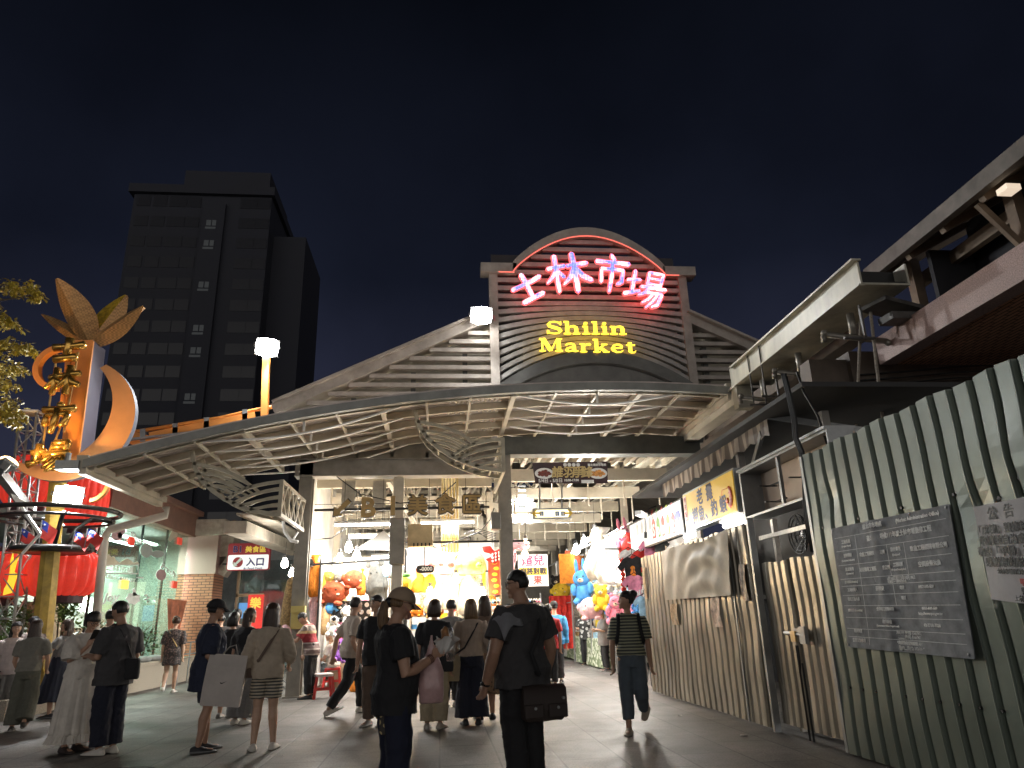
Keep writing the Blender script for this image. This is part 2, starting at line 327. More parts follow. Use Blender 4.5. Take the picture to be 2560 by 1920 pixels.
pl.box((-1.95, 16.5, 3.95), (-1.55, 16.53, 4.05)); pl.bar((-1.2, 16.6, 4.5), (-.6, 17.2, 3.6), .14, .04)
hp('gusset_plate', pl, M('gusset', (.42, .39, .33), .5, .2, .2, 4))
# yellow-lit conduit bundle
cb = MB()
for i in range(6): cb.tube([(.05 + i * .07, 16.9, 2.9), (.05 + i * .07, 16.9, 4.9)], .025, 6)
hp('conduit', cb, M('yellow_conduit', (.62, .45, .17), .5, 0, .15, 3), True)
# roof and side walls
rf = MB(); ya, yb = 16.9, 42
rl, rr_, ra = (-3.9, 6.25), (11.7, 6.25), (3.9, 10.0)
for a, b in ((rl, ra), (ra, rr_)):
    rf.add([(a[0], ya, a[1]), (b[0], ya, b[1]), (b[0], yb, b[1]), (a[0], yb, a[1]), (a[0], ya, a[1] + .14), (b[0], ya, b[1] + .14), (b[0], yb, b[1] + .14), (a[0], yb, a[1] + .14)],
           [(0, 1, 2, 3), (7, 6, 5, 4), (0, 4, 5, 1), (3, 2, 6, 7), (0, 3, 7, 4), (1, 5, 6, 2)])
hp('roof', rf, M('hall_roof', (.33, .30, .26), .6, .1, .2, 2))
for x0, z0, x1, z1 in ((-4.0, 6.32, 1.32, 8.86), (6.5, 8.86, 11.8, 6.32)):
    m = MB(); m.bar((x0, 16.82, z0), (x1, 16.82, z1), .16, .26); m.bar((x0, 16.7, z0 + .14), (x1, 16.7, z1 + .14), .2, .06); hp('barge_board', m, LOUV)
m = MB(); m.box((HX0 - .2, 42, 0), (HXR + 6, 42.15, 9)); hp('wall', m, M('hall_wall', (.36, .33, .28), .7, 0, .25, 1.2)); m = MB(); m.box((HX0 - .12, 16.3, 2.9), (HX0 - .06, 42, 6.2)); hp('side_wall', m, M('pale_sheet_wall', (.56, .53, .47), .7, 0, .25, 1.2))
m = MB(); m.box((-3.8, 17.35, 5.6), (1.3, 17.42, 6.3)); m.add([(-3.75, 17.38, 6.3), (1.3, 17.38, 6.3), (1.3, 17.38, 8.72)], [(0, 1, 2)])
m.box((6.5, 17.35, 5.6), (11.6, 17.42, 6.3)); m.add([(11.55, 17.38, 6.3), (6.5, 17.38, 8.72), (6.5, 17.38, 6.3)], [(0, 1, 2)])
hp('gable_panel', m, M('gable_beige', (.42, .39, .31), .7, 0, .2, 2))
for i in range(13):
    z = 5.75 + i * .235; xl = -3.55 + max(0, (z - 6.45)) / .478 + .3
    if xl < 1.1:
        lo = MB(); lo.box((xl, 16.86, z), (1.30, 17.0, z + .105)); hp('louvre', lo, LOUV)
        if 8.1 - xl > 6.6: lo = MB(); lo.box((6.5, 16.86, z), (8.1 - xl, 17.0, z + .105)); hp('louvre', lo, LOUV)
po = MB()
for x in (-2.2, -.75, .55, 6.9, 8.2): po.box((x, 17.02, 5.6), (x + .12, 17.2, 6.2 + min(2.3, max(0, (x + 3.2 if x < 4 else 11 - x)) * .47)))
hp('louvre_post', po, STEELD)
# hall gutter on the right with orange light painted as patches, cut off near the street
gu = MB(); gu.box((HXR - .08, 12.6, 5.24), (HXR + .22, 41, 5.52)); gu.box((HXR - .14, 12.6, 5.52), (HXR + .02, 41, 5.56)); hp('gutter', gu, M('gutter_cream', (.56, .53, .45), .45, .1, .15, 2, .06, 30))
gu = MB()
for y in (22.5, 26, 30, 33): gu.box((HXR - .095, y, 5.23), (HXR - .082, y + 1.6, 5.46))
hp('gutter_light_patch', gu, M('orange_light_patch', (.60, .36, .16), .5, 0, .2, 3))
fa = MB()
for y in (18.0,): fa.tube([(4.9, y, 5.02), (4.9, y, 4.9)], .05)

# ---- sign gable
sg = thing('sign_gable', 'arched brown slatted sign board with glowing lettering above the canopy', 'sign board', (3.9, 17, 5.5))
def sp_(name, mb, mat, smooth=False): o = mb.build(name, mat, sg, smooth); o.location = -sg.location; return o
GX0, GX1 = 1.35, 6.48
fm = MB(); fm.box((GX0 - .1, 16.72, 5.5), (GX0 + .12, 16.98, 10.2)); fm.box((GX1 - .12, 16.72, 5.5), (GX1 + .1, 16.98, 10.2))
fm.box((GX0 - .32, 16.6, 10.02), (GX0 + .62, 17.0, 10.28)); fm.box((GX1 - .55, 16.6, 10.02), (GX1 + .34, 17.0, 10.28))
def gz(x, h, base): u = (x - 3.92) / 2.0; return base + h * math.sqrt(max(0, 1.06 - u * u))
xs = [3.92 + 2.05 * math.sin(-math.pi / 2 + math.pi * i / 28) for i in range(29)]
ring = []
for x in xs:
    u = (x - 3.92) / 2.05; z = 10.05 + 1.12 * math.cos(u * math.pi / 2) ** .8 if abs(u) < .999 else 10.05
    ring.append([(x, 16.6, z), (x, 17.0, z), (x, 17.0, z + .24), (x, 16.6, z + .24)])
fm.loft(ring)
sp_('frame', fm, LOUV)
ne = MB(); pth = [(GX0 + .14, 16.58, 10.0), (1.9, 16.58, 10.0)] + [(x, 16.58, (10.02 + 1.12 * math.cos((x - 3.92) / 2.05 * math.pi / 2) ** .8) - .01) for x in xs[1:-1]] + [(5.95, 16.58, 10.0), (GX1 - .14, 16.58, 10.0)]
ne.tube(pth, .016, 6); sp_('neon_line', ne, M('red_neon', (1, .2, .15), .4, 0, 0, emit=.36, ec=(1, .2, .15)))
sl = MB()
for i in range(18):
    z = 7.0 + i * .235; sag = .92 * max(0, 1 - i * .105)
    x0, x1 = GX0 + .12, GX1 - .12
    if z > 10.05:
        k = ((z - 10.02) / 1.12); k = min(.995, k) ** 1.25; hw = 2.03 * math.acos(k) / (math.pi / 2)
        if hw < .3: continue
        x0, x1 = 3.92 - hw, 3.92 + hw
    rg = []
    for j in range(13):
        x = x0 + (x1 - x0) * j / 12; u = (x - 3.92) / 2.55; zz = z + sag * (1 - u * u)
        rg.append([(x, 16.78, zz), (x, 16.9, zz), (x, 16.9, zz + .12), (x, 16.78, zz + .12)])
    sl.loft(rg)
sp_('slat', sl, M('slat_brown', (.36, .35, .33), .55, .1, .2, 3))
bp_ = MB(); bp_.box((2.05, 17.1, 6.6), (6.3, 17.14, 9.2)); sp_('back_panel', bp_, M('back_beige', (.50, .45, .37), .7, 0, .2, 2))
bk = MB(); bk.box((GX0, 17.3, 5.6), (GX1, 17.34, 10.9)); sp_('back_board', bk, M('back_dark', (.05, .045, .05), .8))
po = MB()
for x in (3.05, 4.15, 5.15): po.box((x, 17.03, 6.7), (x + .06, 17.09, 9.2))
po.box((5.35, 16.95, 6.6), (5.55, 17.09, 8.4)); po.box((1.95, 16.95, 6.4), (2.1, 17.09, 9)); sp_('back_post', po, STEELD)
ab = MB(); rg = []
for j in range(17):
    x = GX0 + .1 + (GX1 - GX0 - .1) * j / 16; u = (x - 3.92) / 2.55; zz = 6.52 + .95 * (1 - u * u); rg.append([(x, 16.45, zz - .02), (x, 17.0, zz - .02), (x, 17.0, zz + .3), (x, 16.45, zz + .3)])
ab.loft(rg); rg = []
for j in range(17):
    x = GX0 + .1 + (GX1 - GX0 - .1) * j / 16; u = (x - 3.92) / 2.55; zz = 6.1 + .95 * (1 - u * u); rg.append([(x, 16.6, 5.4), (x, 16.9, 5.4), (x, 16.9, zz + .38), (x, 16.6, zz + .38)])
ab.loft(rg); sp_('arch_beam', ab, M('arch_grey', (.13, .13, .12), .5, .2, .2, 3))
# LED characters
def ledmat():
    m = bpy.data.materials.new('led_dots'); m.use_nodes = True; t, n, l = NT(m); b = n['Principled BSDF']; b.inputs['Base Color'].default_value = (.1, .05, .1, 1)
    tc = n.new('ShaderNodeTexCoord'); mp = n.new('ShaderNodeMapping'); mp.inputs['Scale'].default_value = (24, 24, 24); l.new(tc.outputs['Object'], mp.inputs[0])
    fr = n.new('ShaderNodeVectorMath'); fr.operation = 'FRACTION'; l.new(mp.outputs[0], fr.inputs[0]); s = n.new('ShaderNodeSeparateXYZ'); l.new(fr.outputs[0], s.inputs[0])
    cmb = n.new('ShaderNodeCombineXYZ'); l.new(s.outputs[0], cmb.inputs[0]); l.new(s.outputs[2], cmb.inputs[1])
    ds = n.new('ShaderNodeVectorMath'); ds.operation = 'DISTANCE'; ds.inputs[1].default_value = (.5, .5, 0); l.new(cmb.outputs[0], ds.inputs[0])
    lt = n.new('ShaderNodeMath'); lt.operation = 'LESS_THAN'; lt.inputs[1].default_value = .4; l.new(ds.outputs['Value'], lt.inputs[0])
    nz = n.new('ShaderNodeTexNoise'); nz.inputs['Scale'].default_value = 4; nz.inputs['Detail'].default_value = 3; l.new(tc.outputs['Object'], nz.inputs[0])
    rp = n.new('ShaderNodeValToRGB'); q = rp.color_ramp.elements; q[0].position = .35; q[0].color = (.16, .20, .75, 1); q[1].position = .62; q[1].color = (.85, .82, 1, 1); u = q.new(.48); u.color = (.62, .42, .85, 1)
    l.new(nz.outputs[0], rp.inputs[0]); l.new(rp.outputs[0], b.inputs['Emission Color'])
    mr = n.new('ShaderNodeMapRange'); mr.inputs[3].default_value = .22; mr.inputs[4].default_value = 1.3; l.new(lt.outputs[0], mr.inputs[0]); l.new(mr.outputs[0], b.inputs['Emission Strength']); return m
LED = ledmat(); REDN = M('red_led', (1, .1, .1), .4, 0, 0, emit=.62, ec=(1, .13, .13))
GS = .2893
def gpx(zx, zy, Y=16.5): return atY(1160 + zx * GS, 520 + zy * GS, Y)
for key, zx, zy, size, ang, wx in (('shi', 550, 705, .82, 22, 1.0), ('lin', 893, 575, 1.12, 2, 1.0), ('shih', 1268, 580, 1.08, -9, .84), ('chang', 1558, 712, 1.06, -15, .95)):
    c = gpx(zx, zy); ca, sa = math.cos(math.radians(ang)), math.sin(math.radians(ang))
    fn = lambda u, v, d, c=c, s=size, ca=ca, sa=sa, wx=wx: (c.x + s * (u * wx * ca - v * sa), c.y - .10 + d, c.z + s * (u * wx * sa + v * ca))
    ch = thing('lit_character', {'shi': 'leftmost glowing pink character tilted on the slatted sign board', 'lin': 'second glowing pink character with two tree shapes on the sign board', 'shih': 'third glowing pink character with dark outlined crossbar on the sign board', 'chang': 'rightmost and busiest glowing pink character on the slatted sign board'}[key], 'sign character', (c.x, 16.5, c.z), group='glowing characters on the sign board')
    m1 = MB(); brush(m1, key, fn, .016, .05); o = m1.build('red_outline', REDN, ch); o.location = -ch.location
    m2 = MB(); brush(m2, key, fn, -.014, .03, d0=-.028); o = m2.build('led_face', LED, ch); o.location = -ch.location
# serif lettering
def P2(*a): return list(a)
def seg(x0, y0, x1, y1, w): return ('s', x0, y0, x1, y1, w)
def curv(pts, ws): return ('c', pts, ws)
def arcp(cx, cy, rx, ry, a0, a1, n=12): return [(cx + rx * math.cos(math.radians(a0 + (a1 - a0) * i / (n - 1))), cy + ry * math.sin(math.radians(a0 + (a1 - a0) * i / (n - 1)))) for i in range(n)]
def wsw(n, a, b): return [a + (b - a) * math.sin(math.pi * i / (n - 1)) for i in range(n)]
T, t_ = .17, .07
def stem(x, y0, y1, foot=.2, head=0):
    r = [seg(x, y0, x, y1, T)]
    if foot: r.append(seg(x - foot, y0 + t_ / 2, x + foot, y0 + t_ / 2, t_))
    if head: r.append(seg(x - head, y1 - t_ / 2, x + .02, y1 - t_ / 2, t_))
    return r
GLY = {
 'S': (.8, [curv([(.68, .76), (.62, .9), (.42, .965), (.22, .92), (.13, .76), (.2, .6), (.42, .5), (.62, .4), (.69, .24), (.58, .08), (.38, .035), (.17, .09), (.1, .26)], [.05, .07, .07, .1, .15, .18, .19, .18, .15, .1, .07, .07, .05]), seg(.7, .72, .7, .98, .06), seg(.08, .02, .08, .28, .06)]),
 'h': (.86, stem(.2, 0, 1, .17, .16) + [curv([(.24, .46), (.36, .6), (.5, .62), (.6, .54), (.62, .4)], [.07, .09, .12, .15, .17])] + stem(.62, 0, .42, .17)),
 'i': (.44, stem(.22, 0, .64, .18, .16) + [curv(arcp(.21, .84, .05, .05, 0, 330, 10), [.1] * 10)]),
 'l': (.44, stem(.22, 0, 1, .18, .16)),
 'n': (.86, stem(.2, 0, .64, .17, .16) + [curv([(.24, .46), (.36, .6), (.5, .62), (.6, .54), (.62, .4)], [.07, .09, .12, .15, .17])] + stem(.62, 0, .42, .17)),
 'M': (1.2, [seg(.2, 0, .2, .97, .08), seg(.06, .035, .34, .035, t_), seg(.06, .93, .3, .93, t_), seg(.24, .97, .6, .05, .19), seg(.6, .05, .92, .97, .08), seg(.98, 0, .98, .97, .19), seg(.8, .035, 1.16, .035, t_), seg(.95, .93, 1.14, .93, t_)]),
 'a': (.74, [curv([(.13, .5), (.2, .6), (.36, .63), (.48, .56), (.5, .4)], [.1, .08, .09, .13, .16]), seg(.5, .44, .5, .06, .17), curv([(.5, .36), (.3, .33), (.16, .24), (.14, .13), (.24, .04), (.38, .07), (.5, .18)], [.06, .07, .11, .14, .1, .07, .06]), curv([(.5, .1), (.58, .03), (.7, .06)], [.14, .08, .05])]),
 'r': (.64, stem(.2, 0, .64, .17, .16) + [curv([(.24, .44), (.36, .58), (.5, .6), (.54, .52)], [.06, .1, .14, .1])]),
 'k': (.84, stem(.2, 0, 1, .17, .16) + [seg(.26, .25, .6, .58, .07), seg(.44, .6, .72, .6, t_), seg(.36, .36, .64, .04, .17), seg(.5, .035, .8, .035, t_)]),
 'e': (.74, [curv([(.16, .36), (.6, .36), (.58, .5), (.46, .62), (.34, .63), (.2, .54), (.14, .34), (.18, .16), (.32, .035), (.5, .05), (.63, .16)], [.05, .05, .1, .09, .08, .13, .17, .16, .1, .08, .04])]),
 't': (.56, [seg(.24, .1, .24, .8, .17), seg(.06, .6, .48, .6, t_), curv([(.24, .12), (.32, .03), (.44, .05), (.5, .16)], [.16, .09, .07, .04])]),
}
def glyph(mb, ch, x0, z0, s, wx, y, mat_k=0, t=.05):
    for i, it in enumerate(GLY[ch][1]):
        if it[0] == 's':
            _, xa, ya, xb, yb, wd = it; pts = [(xa, ya), (xb, yb)]; ws = [wd, wd]
        else: pts, ws = it[1], it[2]
        L, Rr = [], []
        for q in range(len(pts)):
            a = Vector(pts[max(q - 1, 0)]); b = Vector(pts[min(q + 1, len(pts) - 1)]); d = (b - a).normalized(); nn = Vector((-d.y, d.x)); p = Vector(pts[q])
            L.append(p + nn * ws[q] / 2); Rr.append(p - nn * ws[q] / 2)
        dd = i * .0015
        for q in range(len(pts) - 1):
            quad = [L[q], L[q + 1], Rr[q + 1], Rr[q]]
            mb.prism([(p.x, p.y) for p in quad], lambda u, v, d: (x0 + u * s * wx, y - dd + d, z0 + v * s), t + dd, mat_k)
YEL = M('yellow_led', (1, .8, .1), .4, 0, .1, 30, emit=.8, ec=(1, .64, .04))
for wd, z, x0, s, wx in (('Shilin', 0, 0, 0, 0), ('Market', 0, 0, 0, 0)):
    a, b_ = (gpx(706, 1095), gpx(1412, 1100)) if wd == 'Shilin' else (gpx(640, 1245), gpx(1492, 1262))
    tot = sum(GLY[c][0] for c in wd); cap = (gpx(706, 985).z - gpx(706, 1095).z) if wd == 'Shilin' else (gpx(640, 1130).z - gpx(640, 1245).z)
    s = cap; wx = (b_.x - a.x) / (tot * s)
    tg = thing('lit_lettering', 'yellow glowing serif word %s on the slatted sign board' % wd, 'sign lettering', (a.x, 16.45, a.z), group='yellow lit words on the sign board')
    x = a.x
    for c in wd:
        mb = MB(); zz = a.z + (b_.z - a.z) * (x - a.x) / (b_.x - a.x); glyph(mb, c, x, zz, s, wx, 16.42); o = mb.build('letter', YEL, tg); o.location = -tg.location; x += GLY[c][0] * s * wx

# ================================================================ CANOPY
can = thing('entrance_canopy', 'curved steel canopy with ribbed underside spanning the market entrance', 'canopy', (0, 16, 0))
def cp(name, mb, mat=STEEL, smooth=False): o = mb.build(name, mat, can, smooth); o.location = -can.location; return o
def cz(x): return 5.6 - .0158 * (x - 3.4) ** 2
CX0, CX1, CY0, CY1 = -6.25, 5.72, 13.0, 16.6
NX = 48
XS = [CX0 + (CX1 - CX0) * i / NX for i in range(NX + 1)]
sh = MB(); NYc = 120
prof = []
for j in range(NYc + 1):
    y = CY0 + (CY1 - CY0) * j / NYc; ph = j % 6; dz = (0, .0, .04, .04, .04, 0)[ph]; prof.append((y, dz))
rings = [[(x, y, cz(x) + .10 + dz) for y, dz in prof] + [(x, y, cz(x) + .17) for y, dz in prof[::-1]] for x in XS]
sh.loft(rings); cp('roof_sheet', sh, DECK)
fa = MB(); rings = [[(x, CY0 - .10, cz(x) - .04), (x, CY0 - .10, cz(x) + .11), (x, CY0 + .02, cz(x) + .13), (x, CY0 + .02, cz(x) - .04)] for x in XS]
fa.loft(rings); cp('fascia', fa, M('fascia_grey', (.29, .29, .265), .5, .1, .2, 2))
PY = (13.18, 13.95, 14.7, 15.45, 16.2)
for y in PY:
    m = MB(); m.loft([[(x, y - .035, cz(x) - .04), (x, y + .035, cz(x) - .04), (x, y + .035, cz(x) + .095), (x, y - .035, cz(x) + .095)] for x in XS]); cp('purlin', m)
    for xa, xb in ((-4.35, -.75), (1.55, 4.6)):
        b = MB(); rg = []
        for i in range(17):
            u = i / 16; x = xa + (xb - xa) * u; z = cz(xa) + (cz(xb) - cz(xa)) * u - .20 * math.sin(math.pi * u) + (cz(x) - cz(xa) - (cz(xb) - cz(xa)) * u) * .3 - .03
            rg.append([(x, y - .03, z - .014), (x, y + .03, z - .014), (x, y + .03, z + .014), (x, y - .03, z + .014)])
        b.loft(rg); xm = (xa + xb) / 2; b.box((xm - .02, y - .02, cz(xm) - .22), (xm + .02, y + .02, cz(xm) - .03)); cp('bow_chord', b, WHITE)  # white colour stands in for the light on the chords
for i, x in enumerate(np.arange(CX0 + .1, CX1 + .05, .84)):
    m = MB(); wd = .09 if i % 3 == 0 else .045
    m.bar((x, CY0 + .05, cz(x) - .015), (x, CY1, cz(x) - .015), wd, .12 if i % 3 == 0 else .06); cp('rafter', m)
for x in (CX0, CX1):
    m = MB(); m.box((x - .06, CY0 - .05, cz(x) - .14), (x + .06, CY1, cz(x) + .2)); m.box((x - .13, CY0 - .05, cz(x) + .1), (x - .06, CY1, cz(x) + .2)) if x < 0 else None; cp('end_beam', m)
m = MB(); m.box((CX0 - .45, CY0 - .1, cz(CX0) - .06), (CX0 - .06, CY0 + .12, cz(CX0) + .1)); m.tube([(CX0 - .3, CY0, cz(CX0) + .1), (CX0 - .3, CY0, cz(CX0) + .25)], .05); cp('gutter_end', m, GREY)
sm_ = MB(); sm_.sph((0, 0, 0), .03, 8, 6); sm_ = sm_.mesh('string_light', M('dull_bulb', (.7, .62, .5), .4), True)
for xa in (.35, .9):
    for y in (13.35, 14.1, 14.85, 15.6):
        for q in range(6): put('string_light', sm_, can).location = Vector((xa + q * .09 - .2, y, cz(xa) - .02)) - can.location
# leaf brackets
LOW = [(0, 0), (.05, -.18), (.14, -.32), (.27, -.44), (.4, -.53), (.56, -.605), (.71, -.66), (.86, -.69), (1, -.706)]
UPP = [(.03, -.13), (.14, -.155), (.26, -.18), (.38, -.215), (.49, -.265), (.59, -.325), (.68, -.40)]
INN = [(.42, -.54), (.52, -.465), (.64, -.41), (.75, -.38), (.85, -.36), (1, -.34)]
def qb(a, b, c, n=7): return [((1 - t) ** 2 * a[0] + 2 * t * (1 - t) * b[0] + t * t * c[0], (1 - t) ** 2 * a[1] + 2 * t * (1 - t) * b[1] + t * t * c[1]) for t in [i / (n - 1) for i in range(n)]]
RIB = [qb((.49, -.58), (.68, -.46), (1, -.43)), qb((.57, -.61), (.75, -.54), (1, -.52)), qb((.68, -.65), (.85, -.61), (1, -.61)),
       qb((.08, -.25), (.35, -.23), (.62, -.42)), qb((.13, -.31), (.33, -.3), (.56, -.44)), qb((.2, -.38), (.33, -.37), (.5, -.48))]
for (tip, rgt) in (((480, 1130), (705, 1203)), ((1037, 1026), (1257, 1103))):
    yF = 13.45; tp = atY(*tip, yF); rg_ = atY(*rgt, yF); W = rg_.x - tp.x; b = MB()
    for yy in (yF, yF + .62):
        for cvv, wd in [(LOW, .075), (UPP, .06), (INN, .06)] + [(r, .045) for r in RIB]:
            for (a, bb) in zip(cvv[:-1], cvv[1:]):
                b.bar((tp.x + a[0] * W, yy, tp.z + a[1] * W), (tp.x + bb[0] * W, yy, tp.z + bb[1] * W), .055 if cvv is LOW else .05, wd, up=(0, 1, 0)) if 0 else b.bar((tp.x + a[0] * W, yy, tp.z + a[1] * W), (tp.x + bb[0] * W, yy, tp.z + bb[1] * W), .05, wd)
        b.bar((tp.x + W, yy, tp.z - .33 * W), (tp.x + W, yy, tp.z - .72 * W), .07, .07)
    for a in LOW[1::2]: b.bar((tp.x + a[0] * W, yF, tp.z + a[1] * W), (tp.x + a[0] * W, yF + .62, tp.z + a[1] * W), .03, .03)
    o = cp('leaf_bracket', b, M('bracket_olive', (.40, .36, .27), .5, .15, .2, 4))
    z0, z1 = tp.z - .34 * W, tp.z - .706 * W; xx = tp.x + W; t2 = MB(); ye = 15.8
    t2.bar((xx, yF, z0), (xx, ye, z0), .06, .07); t2.bar((xx, yF, z1), (xx, ye, z1), .06, .07)
    for i in range(5):
        ya_, yb_ = yF + (ye - yF) * i / 5, yF + (ye - yF) * (i + 1) / 5
        t2.bar((xx, ya_, z0 if i % 2 else z1), (xx, yb_, z1 if i % 2 else z0), .04, .05); t2.bar((xx, ya_, z1 if i % 2 else z0), (xx, yb_, z0 if i % 2 else z1), .035, .05)
    cp('bracket_arm', t2)
# ================================================================ TUBES, SIGNS UNDER THE CANOPY
def tube_light(x0, x1, y, z, label, power=70, group='fluorescent tubes under the hall roof', hang=1.0):
    xm = (x0 + x1) / 2; t = thing('tube_light', label, 'tube light', (xm, y, z), group=group)
    L = x1 - x0; m = MB(); m.box((-L / 2 - .03, -.05, .03), (L / 2 + .03, .05, .085)); m.box((-L / 2 - .03, -.03, -.02), (-L / 2, .03, .03)); m.box((L / 2, -.03, -.02), (L / 2 + .03, .03, .03)); m.build('housing', WHITE, t)
    m = MB(); m.tube([(-L / 2, 0, 0), (L / 2, 0, 0)], .024, 10); m.build('tube', TUBE, t, True)
    [MB().tube([(q * L * .35, 0, .085), (q * L * .35, 0, .085 + hang)], .006, 5).build('hanger', CABLE, t) for q in (-1, 1)]
    if power:
        l = bpy.data.lights.new('light', 'AREA'); l.shape = 'RECTANGLE'; l.size = L; l.size_y = .05; l.energy = power * 1.25; l.color = (1, .98, .94)
        lo_ = bpy.data.objects.new('light', l); col.objects.link(lo_); lo_.parent = t; lo_.location = (0, 0, -.04)
    return t
def tl(pa, pb, y, label, power=70):
    a, b = atY(*pa, y), atY(*pb, y); return tube_light(a.x, b.x, y, (a.z + b.z) / 2, label, power)
tl((838, 1313), (977, 1311), 16.4, 'longest lit fluorescent tube below the arrow sign, left of the middle column', 60)
tl((874, 1344), (974, 1342), 19.0, 'lit fluorescent tube behind and below the longest left one', 80)
tl((906, 1368), (980, 1367), 22.5, 'short lit tube above the left stall bulbs', 60)
tl((930, 1390), (985, 1389), 26.5, 'small lit tube deep in the left bay', 0)
tl((1053, 1308), (1184, 1306), 16.8, 'lit fluorescent tube below the food court characters, right of the middle column', 60)
tl((1080, 1366), (1200, 1366), 20.5, 'lit tube row above the round hanging plush cushions', 80)
for i, (pa, pb, y) in enumerate((((1291, 1202), (1338, 1202), 18.5), ((1276, 1229), (1348, 1229), 20), ((1272, 1251), (1332, 1251), 22.5), ((1271, 1272), (1325, 1272), 25), ((1271, 1287), (1318, 1287), 27.5), ((1271, 1303), (1312, 1303), 30.5), ((1271, 1318), (1305, 1318), 34))):
    tl(pa, pb, y, ('%s lit ceiling tube in the aisle row right of the middle column' % ('front', 'second', 'third', 'fourth', 'fifth', 'sixth', 'seventh')[i]), 50 if i != 4 else 0)
# arrow sign  B1 food court
GOLD = M('sign_gold', (.36, .24, .09), .5, .2, .15, 6); DKED = M('sign_edge', (.03, .025, .02), .5)
hs = thing('hanging_sign', 'row of bronze characters and arrow hung on a bar below the canopy', 'hanging sign', (-.7, 15.6, 3.9))
def hsx(zx, zy): return atY(560 + zx * .3255, 900 + zy * .3255, 15.6)
a, b = hsx(690, 1150), hsx(2040, 1125); m = MB(); m.bar(a + Vector((0, .08, 0)), b + Vector((0, .08, 0)), .05, .05); m.bar(a + Vector((0, .08, .12)), b + Vector((0, .08, .12)), .012, .012); o = m.build('rail', DKED, hs); o.location = -hs.location
def hl(name, body, zx, zy, size, bold):
    c = hsx(zx, zy)
    o = lettering(name, body, c, size, GOLD, hs, bold=bold, ext=.03); o.location = -hs.location
    o2 = lettering('rim', body, c + Vector((0, .012, 0)), size, DKED, o, bold=bold + .02, ext=.03)
    o3 = lettering('lit_back', body, c + Vector((0, .05, -.022)), size, M('sign_white_side', (.85, .82, .75), .5), o, bold=bold + .012, ext=.03)
for nm, body, zx, zy, sz, bo in (('letter', 'B', 1105, 1140, .58, .022), ('letter', '1', 1297, 1128, .56, .022), ('character', '美', 1487, 1128, .46, .014), ('character', '食', 1700, 1118, .46, .014), ('character', '區', 1903, 1120, .46, .014)): hl(nm, body, zx, zy, sz, bo)
ar = [(-.5, -.5), (.02, -.44), (-.13, -.28), (.5, .3), (.28, .52), (-.3, -.1), (-.46, .06)]
c = hsx(910, 1135)
for nm, gr, dy, mt in (('arrow', 1.0, 0, GOLD), ('rim', 1.12, .02, DKED)):
    m = MB(); m.prism([(u * .36 * gr, v * .36 * gr) for u, v in ar], lambda u, v, d: (c.x + u, c.y - .03 + dy + d, c.z + v), .06); o = m.build(nm, mt, hs if nm == 'arrow' else o_arrow)
    if nm == 'arrow': o.location = -hs.location; o_arrow = o
# brown event banner
def zb(zx, zy, Y): return atY(1200 + zx * .2893, 960 + zy * .2893, Y)
bn = thing('banner', 'dark maroon event banner with gold characters strung under the dark beam', 'banner', (2.9, 15.4, 4.4))
a, b, c_, d_ = zb(450, 680, 15.4), zb(1102, 668, 15.4), zb(1105, 858, 15.4), zb(480, 860, 15.4)
rg = []
for j in range(13):
    u = j / 12; row = []
    for i in range(25):
        p = a.lerp(b, i / 24).lerp(d_.lerp(c_, i / 24), u); row.append(p + Vector((0, .02 * math.sin(i * 1.1 + u * 2) * u, 0)))
    rg.append(row)
m = MB(); m.loft(rg, False, False); m.loft([[p + Vector((0, .008, 0)) for p in r] for r in rg], False, False); o = m.build('sheet', M('maroon_print', (.055, .022, .026), .4, 0, .3, 2), bn, True); o.location = -bn.location
m = MB()
for p, q in ((a, zb(370, 655, 15.4)), (b, zb(1160, 655, 15.4)), (c_, zb(1150, 870, 15.6))): m.tube([p, q], .006, 5)
o = m.build('cord', CABLE, bn); o.location = -bn.location
BG = M('banner_gold', (.62, .47, .20), .5, 0, .1, 10); BW = M('banner_white', (.8, .8, .78), .5)
yy = 15.36
for ch, zx in (('誰', 665), ('羽', 765), ('爭', 848), ('鋒', 918)):
    o = lettering('character', ch, zb(zx, 768, yy), .27, BG, bn, bold=.010, ext=.003, shear=.15); o.location = -bn.location
for tx, zx, zy, sz in (('5/4日 - 5/5日', 610, 836, .10), ('10:00-17:00', 790, 832, .07), ('臺北傳統市場節', 1010, 700, .06), ('2024', 1035, 686, .055)):
    o = lettering('lettering', tx, zb(zx, zy, yy), sz, BW, bn, bold=.003, ext=.002); o.location = -bn.location
m = MB()
for zx in (735, 772, 810, 848): q = zb(zx, 698, yy); m.tube([q, q + Vector((0, .004, 0))], .042, 14)
q = zb(930, 842, yy); m.box((q.x - .14, yy, q.z - .035), (q.x + .14, yy + .004, q.z + .035)); o = m.build('white_badge', BW, bn); o.location = -bn.location
for zx, cc in ((555, (.20, .045, .03)), (1020, (.72, .33, .08))):
    q = zb(zx, 772, yy); m = MB(); m.tube([q + Vector((0, .003, 0)), q + Vector((0, .006, 0))], .21, 24)
    for v_i in range(len(m.v)): x, y, z = m.v[v_i]; m.v[v_i] = (x, y, q.z + (z - q.z) * .58)
    pl_ = m.build('plate_picture', BW, bn); pl_.location = -bn.location
    m = MB()
    for i in range(14): an = i * 2.4; rr = .13 * math.sqrt(i / 14); m.sph((q.x + rr * math.cos(an), yy, q.z + .5 * rr * math.sin(an)), (.045, .006, .03), 8, 5)
    o = m.build('dish', M('dish%d' % zx, cc, .35, 0, .4, 14), pl_, True)
